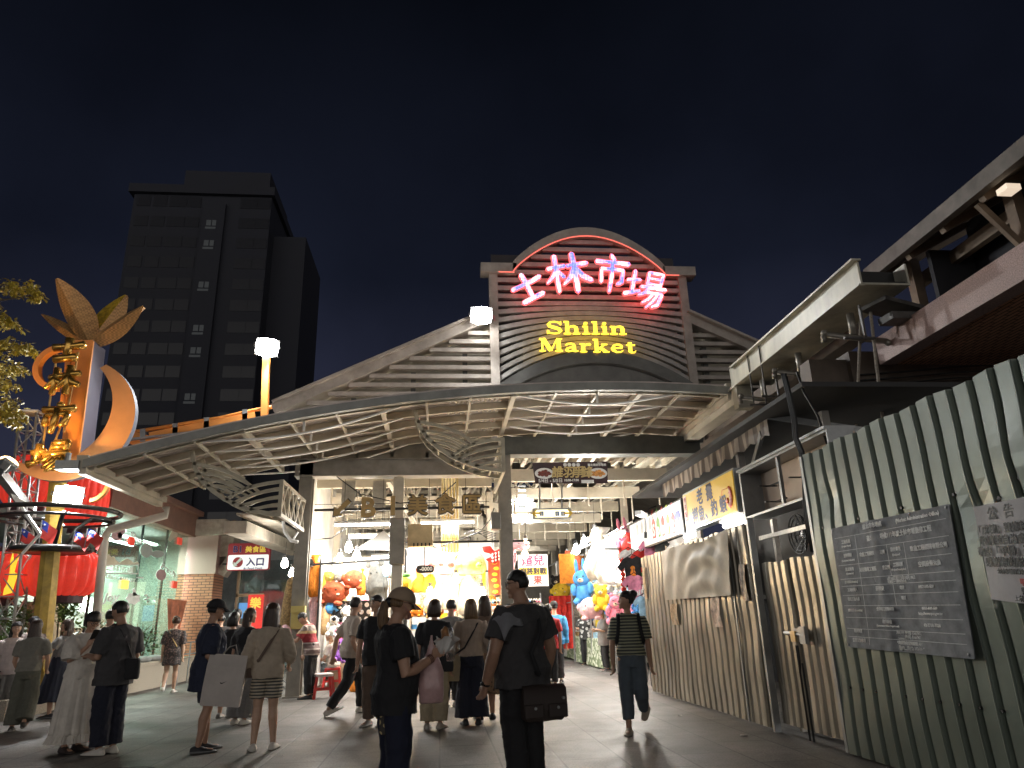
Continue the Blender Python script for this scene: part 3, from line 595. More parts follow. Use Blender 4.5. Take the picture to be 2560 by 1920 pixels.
# yellow way-finding light box and an old tube monitor
gs = thing('direction_sign', 'small backlit yellow direction sign with arrows over the aisle', 'direction sign', (2.45, 16.4, 3.6))
a, b = zb(455, 1075, 16.4), zb(790, 1163, 16.4); m = MB(); m.box((a.x, 16.4, b.z), (b.x, 16.52, a.z)); o = m.build('box', GREY, gs); o.location = -gs.location
m = MB(); m.box((a.x + .05, 16.39, b.z + .04), (b.x - .05, 16.40, a.z - .04)); o = m.build('lit_face', M('lit_cream', (1, .9, .6), .5, 0, .25, 3, emit=.95, ec=(1, .86, .50)), gs); o.location = -gs.location
for tx, zx, mt in (('←', 490, 'y'), ('→', 762, 'y')):
    o = lettering('arrow', tx, zb(zx, 1118, 16.37), .26, M('arrow_yellow', (.75, .5, .04), .5), gs, bold=.014, ext=.003); o.location = -gs.location
for zx in (533, 668, 718):
    q = zb(zx, 1120, 16.37); m = MB(); m.box((q.x - .05, 16.37, q.z - .055), (q.x + .05, 16.375, q.z + .055)); m.box((q.x - .02, 16.365, q.z - .04), (q.x + .015, 16.37, q.z + .03), 1); o = m.build('pictogram', [M('picto_blue', (.08, .2, .45), .5), BW], gs); o.location = -gs.location
m = MB()
for zx in (515, 708): q0, q1 = zb(zx, 1075, 16.45), zb(zx, 865, 16.45); m.tube([q0, q1], .02, 8)
o = m.build('hanger', GREY, gs); o.location = -gs.location
tv = thing('hanging_box', 'square grey ventilator box hung over the aisle beside the tube row', 'ventilator', (1.5, 19, 4))
a, b = zb(305, 985, 19), zb(425, 1100, 19); m = MB(); m.box((a.x, 19, b.z), (b.x, 19.5, a.z)); o = m.build('case', STEEL, tv); o.location = -tv.location
m = MB(); m.box((a.x + .08, 18.98, b.z + .1), (b.x - .08, 19.0, a.z - .08))
for i in range(5): m.box((a.x + .08, 18.96, b.z + .14 + i * .13), (b.x - .08, 18.98, b.z + .19 + i * .13))
o = m.build('grille', M('grille_dark', (.12, .13, .13), .5), tv); o.location = -tv.location
# switch boxes on the middle column
for nm, p0, p1, y, cc, lb in (('switch_box', (975, 1295), (1010, 1410), 15.9, (.24, .22, .18), 'grey metal cabinet on the column between the two lit tubes'), ('switch_box', (1020, 1310), (1082, 1365), 15.95, (.56, .42, .22), 'tan switch box with looped cables right of the grey cabinet'), ('switch_box', (1228, 1280), (1252, 1322), 15.5, (.16, .15, .13), 'dark box at the foot of the right leaf bracket arm')):
    a, b = atY(*p0, y), atY(*p1, y); m = MB(); m.box((a.x, y, b.z), (b.x, y + .22, a.z)); o = m.build(nm, M('box%d' % p0[0], cc, .5, .1, .15, 4), None, bevel=.01); tag(o, lb, 'switch box')
    if p0[0] == 1020:
        m = MB()
        for i in range(5): m.box((a.x + .12 + i * .085, y - .015, b.z - .0), (a.x + .15 + i * .085, y, b.z + .07))
        m.build('cable_gland', BLACK, o)
mc = MB(); mc.box((HX1 - 2.5, 16.05, 0), (HX1 - 2.27, 16.3, 4.5)); hp('column', mc, STEEL)
# ================================================================ RIGHT SIDE: FENCES, SIGNS, ROOFS
FX = 3.95
def corr(y0, y1, z0, z1, pitch=.22, grv=.05, dep=.032, x=FX, wob=.007, seed=1, dents=()):
    """corrugated sheet in the plane x, running along Y, seen from -X"""
    r = random.Random(seed); prof = []; y = y1
    while y > y0:
        a = pitch - grv
        for dy, dx in ((0, dep), (.012, 0), (a - .03, 0), (a - .018, -.006), (a - .012, -.006), (a, 0), (a + .012, dep), (pitch - .001, dep)):
            if y - dy >= y0: prof.append((y - dy, dx))
        y -= pitch
    nz = max(8, int((z1 - z0) / .09)); rings = []
    ph = r.uniform(0, 6)
    for i in range(nz + 1):
        z = z0 + (z1 - z0) * i / nz; row = []
        for yy, dx in prof:
            d = wob * math.sin(3.1 * z + yy * 2.3 + ph) + wob * .6 * math.sin(7.3 * z + 1.3 * yy)
            for dy_, dz_, dr, da in dents:
                q = math.hypot((yy - dy_) * 1.3, z - dz_); d += da * math.exp(-(q / dr) ** 2)
            row.append((x + dx + d, yy, z + (.012 * math.sin(yy * 4.4 * 2) if i == nz else 0)))
        rings.append(row)
    m = MB(); m.loft(rings, False, False); m.loft([[(a + .006, b, c) for a, b, c in row] for row in rings], False, False); return m
GREEN = M('green_painted_sheet', (.15, .18, .145), .36, .2, .16, 1.6, .04, 14, stretch=(1, 1, .35))
TAN = M('weathered_sheet', (.34, .305, .245), .34, .6, .35, 2.2, .08, 18, stretch=(1, 1, .25))
gf = thing('green_fence', 'tall green corrugated construction fence at the right edge', 'fence', (FX, 5, 0))
def rel(o, p): o.location = Vector(o.location) - p.location; return o
rel(put('sheet', corr(1.2, 7.32, .02, 2.955, dents=((4.9, 2.0, .16, .035), (5.8, 1.9, .12, .035), (4.4, 2.3, .2, -.03), (6.6, 1.2, .2, .025), (4.7, .7, .25, .03), (6.9, 2.4, .15, .03))).mesh('sheet', GREEN), gf), gf)
m = MB(); m.box((FX + .06, 1.2, .6), (FX + .11, 7.3, .65)); m.box((FX + .06, 1.2, 2.3), (FX + .11, 7.3, 2.35)); m.box((FX - .012, 7.31, .02), (FX + .06, 7.36, 2.95)); rel(m.build('rail', GREY, gf), gf)
m = MB()
for i in range(26):
    y = 7.2 - i * .22; m.tube([(FX - .012, y - .1, (2.15, 1.95, 2.05)[i % 3]), (FX + .01, y - .1, (2.15, 1.95, 2.05)[i % 3])], .014, 6); m.tube([(FX - .012, y - .1, .62), (FX + .01, y - .1, .62)], .012, 6)
rel(m.build('screw', BLACK, gf), gf)
tf = thing('metal_fence', 'weathered bare metal corrugated fence running back from the gate to the stalls', 'fence', (FX, 11, 0))
rel(put('sheet', corr(8.92, 14.1, .03, 2.45, seed=3, wob=.008).mesh('sheet', TAN), tf), tf)
m = MB(); m.box((FX - .03, 8.87, 0), (FX + .05, 8.92, 2.5)); m.box((FX - .02, 9.62, .03), (FX - .006, 9.66, 2.46)); m.box((FX + .05, 8.9, 1.5), (FX + .1, 14, 1.55)); rel(m.build('post', GREY, tf), tf)
gt = thing('metal_gate', 'low corrugated double gate with bolt and padlock beside the green fence', 'gate', (FX + .1, 8.1, 0))
for ya, yb, sd in ((8.12, 8.86, 5), (7.36, 8.1, 6)): rel(put('gate_leaf', corr(ya, yb, .10, 1.92, x=FX + .08, seed=sd, wob=.006, pitch=.17, grv=.05).mesh('gate_leaf', TAN), gt), gt)
m = MB(); m.box((FX + .02, 7.98, 1.02), (FX + .06, 8.14, 1.16)); m.tube([(FX, 8.32, 1.11), (FX, 7.86, 1.09)], .022, 8); m.box((FX - .02, 7.82, 1.0), (FX + .02, 7.95, 1.18)); rel(m.build('bolt', GREY, gt), gt)
m = MB(); m.box((FX - .03, 8.03, 1.02), (FX - .005, 8.14, 1.13)); rel(m.build('padlock', M('brass', (.5, .38, .2), .35, .7, .1), gt), gt)
m = MB(); m.tube([(FX, 8.09, .98), (FX, 8.085, .02)], .012, 6); m.tube([(FX - .01, 7.99, .8), (FX - .01, 7.98, .02)], .012, 6); m.tube([(FX - .02, 8.02, .98), (FX - .03, 8.0, .82), (FX - .03, 8.03, .7)], .012, 6); rel(m.build('drop_rod', BLACK, gt), gt)
# grey project notice board
NB = thing('notice_board', 'large grey project notice board with white table of text on the green fence', 'notice board', (FX - .04, 5.6, 1.6))
xb = FX - .035
A, B_, C_, D_ = atX(2077, 1322, xb), atX(2372, 1260, xb), atX(2440, 1648, xb), atX(2120, 1617, xb)
def nb(u, v, off=0):
    p = A.lerp(B_, u).lerp(D_.lerp(C_, u), v); bend = -.018 * math.exp(-((u - .42) / .035) ** 2) - .012 * math.sin(u * 9) * v - .02 * max(0, v - .92) * 8 * (1 - abs(u - .5))
    return Vector((xb + bend + off, p.y, p.z))
def rev(rings): return [r[::-1] for r in rings]
m = MB(); m.loft([[nb(i / 40, j / 16) for i in range(41)] for j in range(17)], False, False); m.loft([[nb(i / 40, j / 16, .01) for i in range(41)] for j in range(17)], False, False)
rel(m.build('board', M('notice_grey', (.26, .27, .28), .8, .0, .22, 9, .03, 60, spec=.08), NB, True), NB)
NW = M('notice_white', (.68, .69, .69), .5, 0, .2, 40)
m = MB()
for v in (.09, .205, .325, .44, .50, .575, .66, .755, .845, .91):
    for i in range(30):
        u0, u1 = .03 + .94 * i / 30, .03 + .94 * (i + .985) / 30; m.add([nb(u0, v, -.004), nb(u1, v, -.004), nb(u1, v + .0035, -.004), nb(u0, v + .0035, -.004)], [(0, 1, 2, 3)])
for u, v0, v1 in ((.235, .09, .97), (.5, .205, .44), (.64, .205, .44), (.5, .5, .66)):
    for j in range(8):
        a, b = v0 + (v1 - v0) * j / 8, v0 + (v1 - v0) * (j + 1) / 8; m.add([nb(u, a, -.004), nb(u + .003, a, -.004), nb(u + .003, b, -.004), nb(u, b, -.004)], [(0, 1, 2, 3)])
rel(m.build('ruling', NW, NB, fix=False), NB)
def nbt(u, v, tx, size, al='CENTER'):
    up = (nb(u, v - .02) - nb(u, v + .02)); rt = nb(min(u + .1, 1), v) - nb(max(u - .1, 0), v)
    o = lettering('lettering', tx, nb(u, v, -.0055), size, NW, NB, axes=((0, rt.y, rt.z), (0, up.y, up.z)), bold=.003, ext=.001, align=al, res=1); rel(o, NB)
for u, v, tx, s in ((.42, .045, '臺北市市場處', .05), (.77, .045, '(Market Administration Office)', .045), (.14, .135, '工程名稱', .038), (.14, .17, '(Project Name)', .026), (.60, .14, '臺北市市場處111年度士林市場整修工程', .052),
                   (.14, .25, '主辦機關', .036), (.14, .29, '(Competent Authority)', .024), (.37, .26, '攻鑫工程顧問有限公司', .040), (.57, .25, '設計單位', .036), (.57, .29, '(Designer)', .026), (.82, .265, '致鑫工程顧問有限公司', .046),
                   (.14, .365, '施工廠商', .036), (.14, .40, '(Contractor)', .024), (.37, .38, '旭亞機電工程股份有限公司', .040), (.57, .365, '工程概要', .036), (.57, .40, '(Project Description)', .024), (.81, .38, '空調設備汰換', .046),
                   (.14, .47, '施工期間 (Duration)', .026), (.52, .465, '民國112年10月18日至113年05月18日', .036), (.52, .487, '(18/10/2023 ~ 18/05/2024)', .030), (.14, .535, '工地負責人', .034), (.40, .535, '蘇健安', .042), (.57, .535, '電話', .032), (.76, .535, '0937-505-520', .034),
                   (.14, .61, '專任工程人員', .034), (.57, .61, '電話', .032), (.14, .70, '重點監督 (Supervising)', .026), (.42, .69, '全民督工服務專線', .032), (.76, .685, '0800-009-609', .034), (.76, .72, 'http://www.pcc.gov.tw', .032),
                   (.42, .785, '政風單位', .034), (.42, .815, '(Government Ethics Department)', .024), (.76, .80, '02-2718-7326', .036), (.14, .865, '經費來源', .034), (.55, .862, '1.中央 45,000,000 (千元) (Unit NT$1,000)', .032), (.55, .89, '2.地方 ________ (千元) (Unit NT$1,000)', .032),
                   (.14, .94, '重要公告事項', .036), (.56, .935, '空氣污染防制費徵收管制編號 A112A82149-1', .032), (.52, .968, '1.__年(Yr)__月(M)__日(C): 112-10-12', .034)): nbt(u, v, tx, s)
m = MB()
for u, v in ((.02, .02), (.98, .02), (.72, .012), (.02, .98), (.5, .985), (.97, .975)): p = nb(u, v, -.004); m.sph(p, (.006, .012, .012), 8, 5)
rel(m.build('rivet', GREY, NB), NB)
# plastic-covered closing notice
N2 = thing('paper_notice', 'white closure notice in a shiny plastic sleeve beside the grey board', 'notice', (FX - .03, 4.3, 1.9))
xb2 = FX - .025; A2, B2, C2, D2 = atX(2432, 1268, xb2), atX(2600, 1235, xb2), atX(2640, 1520, xb2), atX(2478, 1498, xb2)
def n2(u, v, off=0):
    p = A2.lerp(B2, u).lerp(D2.lerp(C2, u), v); return Vector((xb2 + off + .006 * math.sin(7 * u + 3 * v), p.y, p.z))
m = MB(); m.loft([[n2(i / 12, j / 12) for i in range(13)] for j in range(13)], False, False); rel(m.build('paper', M('notice_paper', (.62, .60, .60), .8, 0, .1, 6, spec=.1), N2, True), N2)
m = MB(); m.loft([[n2(-.06 + 1.1 * i / 16, -.05 + 1.13 * j / 16, -.022 + .006 * math.sin(i * 1.9 + j * 2.3)) for i in range(17)] for j in range(17)], False, False); rel(m.build('plastic_sleeve', glassy('sleeve', (.95, .95, .95), .0, .2, .3, .1), N2, True), N2)
INK = M('ink_black', (.03, .03, .03), .5); RINK = M('ink_red', (.6, .06, .05), .5)
for u, v, tx, s, mt in ((.42, .11, '公  告', .10, INK), (.5, .27, '「戊棟」整修封閉，', .07, INK), (.5, .385, '敬請至自治會洽公', .07, INK), (.5, .5, '敬由「甲梯」進入，', .07, INK), (.42, .61, '感謝您的配合', .07, INK), (.5, .70, '士林市場自治會 公告', .035, INK), (.62, .80, '甲梯', .05, RINK), (.7, .87, '發佈處 2881-6', .032, INK), (.7, .91, '中正處 2882-', .032, INK), (.6, .96, '公有士林市場自治會', .045, INK)):
    up = n2(u, v - .05) - n2(u, v + .05); rt = n2(u + .1, v) - n2(u - .1, v)
    rel(lettering('lettering', tx, n2(u, v, -.006), s, mt, N2, axes=((0, rt.y, rt.z), (0, up.y, up.z)), bold=.004, ext=.001, res=1), N2)
# drooping cloth banner on the metal fence
tx_ = FX - .06; A3, B3, C3, D3 = atX(1661, 1378, tx_), atX(1828, 1322, tx_), atX(1838, 1488, tx_), atX(1674, 1500, tx_)
def tp3(u, v):
    p = A3.lerp(B3, u).lerp(D3.lerp(C3, u), v)
    sag = math.sin(math.pi * min(1, max(0, (u - .35) / .63))) if u > .35 else 0
    f = .05 * math.sin(20 * (v * .75 - 2.6 * (u - .66) ** 2 * (1 if u > .33 else .2)) + .4) * .7 * min(1, sag + .12) * (1 - .3 * v) + .012 * math.sin(31 * u + 5 * v)
    return Vector((tx_ - .05 + f * .9 - .02 * math.sin(math.pi * v), p.y, p.z - (.05 * sag * (1 - v))))
m = MB(); m.loft([[tp3(i / 60, j / 50) for i in range(61)] for j in range(51)], False, False)
CL = M('satin_cloth', (.50, .45, .37), .62, 0, .14, 4, .03, 60)
tp_ = m.build('cloth_banner', CL, None, True); tag(tp_, 'faded satin cloth banner drooping in folds on the bare metal fence', 'cloth banner')
for i, (a, b, lb) in enumerate((((1675, 1510), (1697, 1562), 'torn tan paper under the left corner of the drooping cloth'), ((1776, 1495), (1806, 1568), 'peeling laminated notice under the middle of the drooping cloth'), ((1846, 1412), (1872, 1502), 'long curling notice right of the drooping cloth'), ((1606, 1420), (1618, 1497), 'narrow kraft cardboard strip at the far end of the metal fence'))):
    pa, pb = atX(*a, FX - .03), atX(*b, FX - .03); m = MB()
    m.loft([[(FX - .03 - .015 * math.sin(4 * v / 8 + k), pa.y + (pb.y - pa.y) * k / 6, pa.z + (pb.z - pa.z) * v / 8) for k in range(7)] for v in range(9)], False, False)
    m.loft([[(FX - .026 - .015 * math.sin(4 * v / 8 + k), pa.y + (pb.y - pa.y) * k / 6, pa.z + (pb.z - pa.z) * v / 8) for k in range(7)] for v in range(9)], False, False)
    tag(m.build('torn_notice', M('torn_paper%d' % i, ((.5, .36, .22), (.55, .42, .35), (.52, .40, .30), (.5, .33, .2))[i], .35, 0, .45, 14), None, True), lb, 'notice', 'old notices stuck on the metal fence')
# ---- shop signs over the fence
def panel(name, label, cat, q, x, depth, mat, frame_mat, fw=.03):
    P_ = [atX(*p, x) for p in q]; ya, yb = max(p.y for p in P_), min(p.y for p in P_); za = (P_[2].z + P_[3].z) / 2; zb_ = (P_[0].z + P_[1].z) / 2
    t = thing(name, label, cat, (x, (ya + yb) / 2, za))
    m = MB(); m.box((x, yb, za), (x + depth, ya, zb_)); rel(m.build('sign_box', frame_mat, t), t)
    m = MB(); m.box((x - .012, yb + fw, za + fw), (x - .001, ya - fw, zb_ - fw)); rel(m.build('sign_face', mat, t), t)
    return t, ya, yb, za, zb_
SX = 4.2
YF_ = M('sign_yellow', (.78, .50, .04), .45, 0, .08, 2, emit=.07, ec=(1, .6, .05)); NAVY = M('ink_navy', (.03, .035, .12), .5)  # faint emission stands in for the lamps lighting the yellow face
t, ya, yb, za, zb_ = panel('shop_sign', 'yellow fishing stall sign with dark blue characters and red shrimp', 'shop sign', ((1706, 1233), (1833, 1174), (1840, 1287), (1718, 1327)), SX, .16, YF_, GREY)
L = ya - yb; Hh = zb_ - za
def st(u, v, tx, s, mt, bold=.01, x=SX - .014, rot=0, t=None): return rel(lettering('lettering', tx, (x, ya - u * L, zb_ - v * Hh), s, mt, t, axes=SIDE, bold=bold, ext=.002, rot=rot), t)
for u, v, ch in ((.37, .30, '老'), (.56, .30, '攤'), (.24, .72, '撈'), (.37, .72, '魚'), (.50, .72, '、'), (.62, .72, '釣'), (.78, .72, '蝦')): st(u, v, ch, .27, NAVY, .012, t=t)
m = MB(); m.box((SX - .016, ya - .085 * L, za + .05), (SX - .013, ya - .02 * L, zb_ - .05)); rel(m.build('side_strip', M('strip_pink', (.75, .55, .45), .5), t), t)
for i, ch in enumerate('今天新鮮'): st(.053, .2 + .19 * i, ch, .1, RINK, .003, SX - .018, t=t)
m = MB(); pts = []
for i in range(10):
    a = math.radians(70 - 230 * i / 9); pts.append((SX - .02, ya - L * (.90) - .075 * math.cos(a) * 1.0, za + .42 * Hh + .13 * math.sin(a)))
[m.sph(q, (.012, r_ * 1.25, r_ * 1.25), 10, 7) for q, r_ in zip(pts, [.02, .035, .045, .047, .045, .04, .035, .03, .022, .03])]; m.sph(Vector(pts[-1]) + Vector((0, .03, -.01)), (.01, .05, .03), 8, 5)
for i in range(4): p = Vector(pts[1 + i]); m.tube([p, p + Vector((0, .07, -.05 - .02 * i))], .005, 4)
m.tube([pts[0], (SX - .02, ya - L * .80, za + .62 * Hh), (SX - .02, ya - L * .78, za + .5 * Hh)], .004, 4); rel(m.build('shrimp_picture', M('shrimp_red', (.62, .09, .03), .45, 0, .2, 12), t, True), t)
t, ya, yb, za, zb_ = panel('shop_sign', 'white sport clothing sign with coloured letter tags, brightly lit at its lower left', 'shop sign', ((1578, 1312), (1702, 1243), (1708, 1335), (1580, 1384)), SX, .1, M('sign_white', (.72, .73, .74), .45, 0, .05, 2, emit=.12, ec=(1, 1, 1)), BLACK)
L = ya - yb; Hh = zb_ - za
cols = ((.62, .06, .05), (.15, .33, .09), (.66, .07, .06), (.42, .50, .06), (.62, .06, .06))
for i, ch in enumerate('Sport'):
    u = .52 + i * .085; yc = ya - u * L; zc = za + Hh * (.47 - .02 * i); m = MB(); m.prism([(-.1, -.17), (.1, -.17), (.1, .13), (.03, .2), (-.03, .2), (-.1, .13)], lambda a, b, d: (SX - .016 - d, yc - a, zc + b), .004)
    m.tube([(SX - .016, yc + .06 * math.sin(k * math.pi / 4) * (k % 4 > 0), zc + .2 + .045 * k * (1 if k < 5 else 0)) for k in range(5)], .006, 4); tg_ = rel(m.build('letter_tag', M('tag%d' % i, cols[i], .5), t), t)
    o = lettering('letter', ch, (SX - .023, yc, zc - .03), .32, BW, t, axes=SIDE, bold=.012, ext=.002); rel(o, t)
def tee(mb, fn, s=1, d=.05, k=None):
    mb.prism([(a * s, b * s) for a, b in ((-.17, -.3), (.17, -.3), (.17, .12), (.26, .04), (.34, .14), (.2, .3), (.08, .34), (0, .3), (-.08, .34), (-.2, .3), (-.34, .14), (-.26, .04), (-.17, .12))], fn, d, k)
m = MB(); yc, zc = ya - .935 * L, za + Hh * .42; tee(m, lambda a, b, d: (SX - .016 - d, yc - a, zc + b), .5, .004); rel(m.build('shirt_picture', M('tee_blue', (.08, .10, .33), .5), t), t)
m = MB()
for i, u in enumerate((.1, .18, .28, .36, .45)): m.prism([(-.07, -.1), (.07, -.1), (.07, .08), (0, .15), (-.07, .08)], lambda a, b, d: (SX - .015 - d, ya - u * L - a, za + Hh * .68 + b), .003)
rel(m.build('faded_tag', M('tag_grey', (.48, .49, .5), .5), t), t)
# clamp lamp in front of the white sign
cl = thing('clamp_lamp', 'small clip lamp on a bent arm in front of the white sport sign', 'lamp', (SX - .5, 13.3, 3.0))
a, b = atX(1595, 1282, SX - .6), atX(1612, 1290, SX - .3); m = MB(); m.bar(a, b, .12, .08); rel(m.build('head', WHITE, cl), cl); m = MB(); m.tube([b, atX(1622, 1272, SX - .1), atX(1640, 1265, SX + .1)], .012, 6); m.tube([b, atX(1614, 1330, SX - .3)], .01, 5); m.tube([atX(1614, 1330, SX - .3), atX(1614, 1345, SX - .3)], .03, 7); rel(m.build('arm', BLACK, cl), cl)
point(cl, a + Vector((.1, 0, -.25)), 22, (1, .98, .95), .06)
# empty sign cabinet
ec = thing('empty_sign_box', 'open empty metal sign box with bare tan back over the low gate', 'sign box', (SX, 8.2, 2.6))
P_ = [atX(*p, SX) for p in ((1845, 1175), (2040, 1065), (2035, 1218), (1862, 1276))]; ya, yb = P_[0].y, P_[1].y - .2; za, zb_ = 2.6, 3.2
m = MB(); m.box((SX + .3, yb, za), (SX + .32, ya, zb_)); rel(m.build('back', M('tan_back', (.46, .36, .28), .45, .2, .12, 2), ec), ec)
m = MB()
m.box((SX, yb, za - .03), (SX + .32, ya, za)); m.box((SX, yb, zb_), (SX + .32, ya, zb_ + .03)); m.box((SX, ya - .05, za), (SX + .3, ya, zb_)); m.box((SX, yb, za), (SX + .3, yb + .03, zb_)); m.box((SX + .02, (ya + yb) / 2 + .05, za), (SX + .06, (ya + yb) / 2 + .1, zb_)); m.box((SX - .03, yb, zb_ + .03), (SX + .34, ya, zb_ + .06))
rel(m.build('frame', GREY, ec), ec)
m = MB()
for u, z in ((.2, 2.95), (.55, 2.9), (.25, 2.72), (.7, 3.05)): m.bar((SX + .2, ya - u * (ya - yb), z), (SX + .2, ya - u * (ya - yb) - .3, z), .02, .02); m.bar((SX + .05, ya - u * (ya - yb), z), (SX + .3, ya - u * (ya - yb), z), .03, .015)
rel(m.build('bracket', BLACK, ec), ec)
cb = MB()
for k in range(3):
    pts = [atX(px + k * 4, py, SX - .15) for px, py in ((1955, 935), (1968, 985), (1982, 1050), (1985, 1095), (2000, 1130), (2008, 1200), (2012, 1290), (2030, 1380))]; cb.tube(pts, .018, 6)
pts = [atX(px, py, SX + .1) for px, py in ((1992, 930), (2010, 980), (2045, 1040), (2068, 1110))]; cb.tube(pts, .015, 5)
tag(cb.build('hanging_cables', CABLE, None, True), 'bundle of black cables hanging in front of the empty sign box', 'cables')
# awning with striped valance
aw = thing('awning', 'brown striped valance of an awning above the yellow sign', 'awning', (SX + .3, 11, 3.6))
P1, P2_ = atX(1655, 1208, SX + .25), atX(1915, 1040, SX + .25)
m = MB(); n = 60; rings = []
for j in range(6):
    row = []
    for i in range(n + 1):
        y = P1.y + (P2_.y - P1.y) * i / n; zt = P1.z + (P2_.z - P1.z) * i / n; row.append((SX + .25 + .03 * math.sin(i * 1.05) * j / 5, y, zt - .055 * j - (.02 * math.sin(i * 2.1) if j == 5 else 0)))
    rings.append(row)
m.loft(rings, False, False); m.loft([[(a + .006, b, c) for a, b, c in r] for r in rings], False, False)
def stripes(name, c1, c2, sc_, axis='Y'):
    mt = bpy.data.materials.new(name); mt.use_nodes = True; t, n, l = NT(mt); b = n['Principled BSDF']; b.inputs['Roughness'].default_value = .6
    tc = n.new('ShaderNodeTexCoord'); wv = n.new('ShaderNodeTexWave'); wv.bands_direction = axis; wv.inputs['Scale'].default_value = sc_; wv.inputs['Distortion'].default_value = .6; wv.inputs['Detail'].default_value = 1
    l.new(tc.outputs['Object'], wv.inputs[0]); rp = n.new('ShaderNodeValToRGB'); rp.color_ramp.elements[0].position = .42; rp.color_ramp.elements[1].position = .58; rp.color_ramp.elements[0].color = (*c1, 1); rp.color_ramp.elements[1].color = (*c2, 1)
    l.new(wv.outputs[0], rp.inputs[0]); l.new(rp.outputs[0], b.inputs['Base Color']); return mt
rel(m.build('valance', stripes('valance_stripe', (.09, .065, .05), (.30, .25, .20), 1.2), aw, True), aw)
m = MB(); m.add([P1 + Vector((0, 0, .01)), P2_ + Vector((0, 0, .01)), P2_ + Vector((.45, 0, .2)), P1 + Vector((.45, 0, .2)), P1 + Vector((0, 0, .03)), P2_ + Vector((0, 0, .03)), P2_ + Vector((.45, 0, .22)), P1 + Vector((.45, 0, .22))], [(0, 1, 2, 3), (7, 6, 5, 4), (0, 4, 5, 1), (1, 5, 6, 2), (2, 6, 7, 3), (3, 7, 4, 0)]); rel(m.build('canvas', M('canvas_brown', (.16, .12, .10), .7), aw), aw)
m = MB(); m.tube([P2_, P1], .025, 8); m.bar(P2_, P2_ + Vector((1.1, -.5, -.35)), .05, .08); m.bar(P2_ + Vector((.1, .9, 0)), P2_ + Vector((1.1, .9, .4)), .04, .05); m.bar(P2_ + Vector((0, .2, -.2)), P2_ + Vector((.3, 1.6, -.75)), .05, .1); rel(m.build('arm', GREY, aw), aw)
# shop lamps behind the fence
def oval_lamp(p, L, label, power):
    t = thing('shop_lamp', label, 'lamp', p, group='white strip lamps over the fenced stalls'); m = MB(); m.tube([(0, -L / 2, 0), (0, -L * .4, 0), (0, L * .4, 0), (0, L / 2, 0)], [.02, .05, .05, .02], 10); m.build('tube', TUBE, t, True)
    m = MB(); m.box((-.06, -L * .52, .05), (.06, L * .52, .09)); m.tube([(0, -L * .3, .09), (0, -L * .3, .6)], .008, 5); m.tube([(0, L * .3, .09), (0, L * .3, .6)], .008, 5); m.build('housing', WHITE, t); point(t, Vector(p) + Vector((-.1, 0, -.1)), power, (1, .98, .92), .1)
oval_lamp(atX(1838, 1306, SX + .1), .9, 'long white strip lamp under the yellow fishing sign', 16)
oval_lamp(atX(1725, 1339, SX + .1), .45, 'short white lamp behind the drooping cloth banner', 14)
fn_ = thing('wall_fan', 'dark round caged fan hanging behind the low gate', 'fan', atX(1995, 1335, SX + .5)); m = MB()
for r_ in (.08, .16, .22, .26): m.tube([(.1 * (1 - r_ / .26), r_ * math.cos(a * math.pi / 12), r_ * math.sin(a * math.pi / 12)) for a in range(25)], .008, 5)
for a in range(12): m.tube([(.1, 0, 0), (0, .26 * math.cos(a * math.pi / 6), .26 * math.sin(a * math.pi / 6))], .006, 4)
m.build('cage', BLACK, fn_); m = MB(); m.tube([(.1, 0, 0), (.3, 0, 0)], .08, 12); m.tube([(.25, 0, 0), (.25, 0, .6)], .02, 6); m.build('motor', BLACK, fn_)
m = MB()
for a in range(3): an = a * 2.1; m.sph((.12, .11 * math.cos(an), .11 * math.sin(an)), (.01, .10, .07), 8, 5)
m.build('blade', M('blade_brown', (.12, .07, .05), .4), fn_, True)
sr = MB(); p0, p1 = atX(1900, 1346, SX), atX(2032, 1312, SX); sr.bar(p0, p1, .03, .05); sr.bar(p0 + Vector((.02, 0, -.55)), p1 + Vector((.02, 0, -.5)), .03, .03); sr.bar((p0.x + .05, p0.y - .35, 0), (p0.x + .05, p0.y - .35, p0.z + .2), .06, .06)
tag(sr.build('slotted_rail', M('slotted_metal', (.55, .52, .46), .4, .5, .2, 20)), 'slotted angle rack rail above the low gate', 'rack')
# dark shop interior behind the gate and fence
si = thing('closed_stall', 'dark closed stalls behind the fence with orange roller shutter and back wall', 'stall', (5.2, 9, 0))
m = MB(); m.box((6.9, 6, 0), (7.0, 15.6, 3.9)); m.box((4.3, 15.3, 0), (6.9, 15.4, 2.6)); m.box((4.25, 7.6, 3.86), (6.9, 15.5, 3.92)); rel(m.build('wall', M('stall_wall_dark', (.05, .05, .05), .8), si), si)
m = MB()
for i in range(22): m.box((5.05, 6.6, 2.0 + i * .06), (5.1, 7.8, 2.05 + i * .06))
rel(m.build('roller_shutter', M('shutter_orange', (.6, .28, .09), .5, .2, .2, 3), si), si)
m = MB(); m.box((4.6, 7.9, 1.4), (4.72, 8.05, 2.2)); m.box((4.9, 8.4, 0), (5.0, 8.5, 3.8)); m.box((4.6, 7.5, 1.6), (4.9, 7.9, 1.95)); m.box((4.5, 10.2, 0), (4.6, 10.3, 3.8)); rel(m.build('fixture', M('fixture_grey', (.32, .30, .27), .6, 0, .2, 4), si), si)
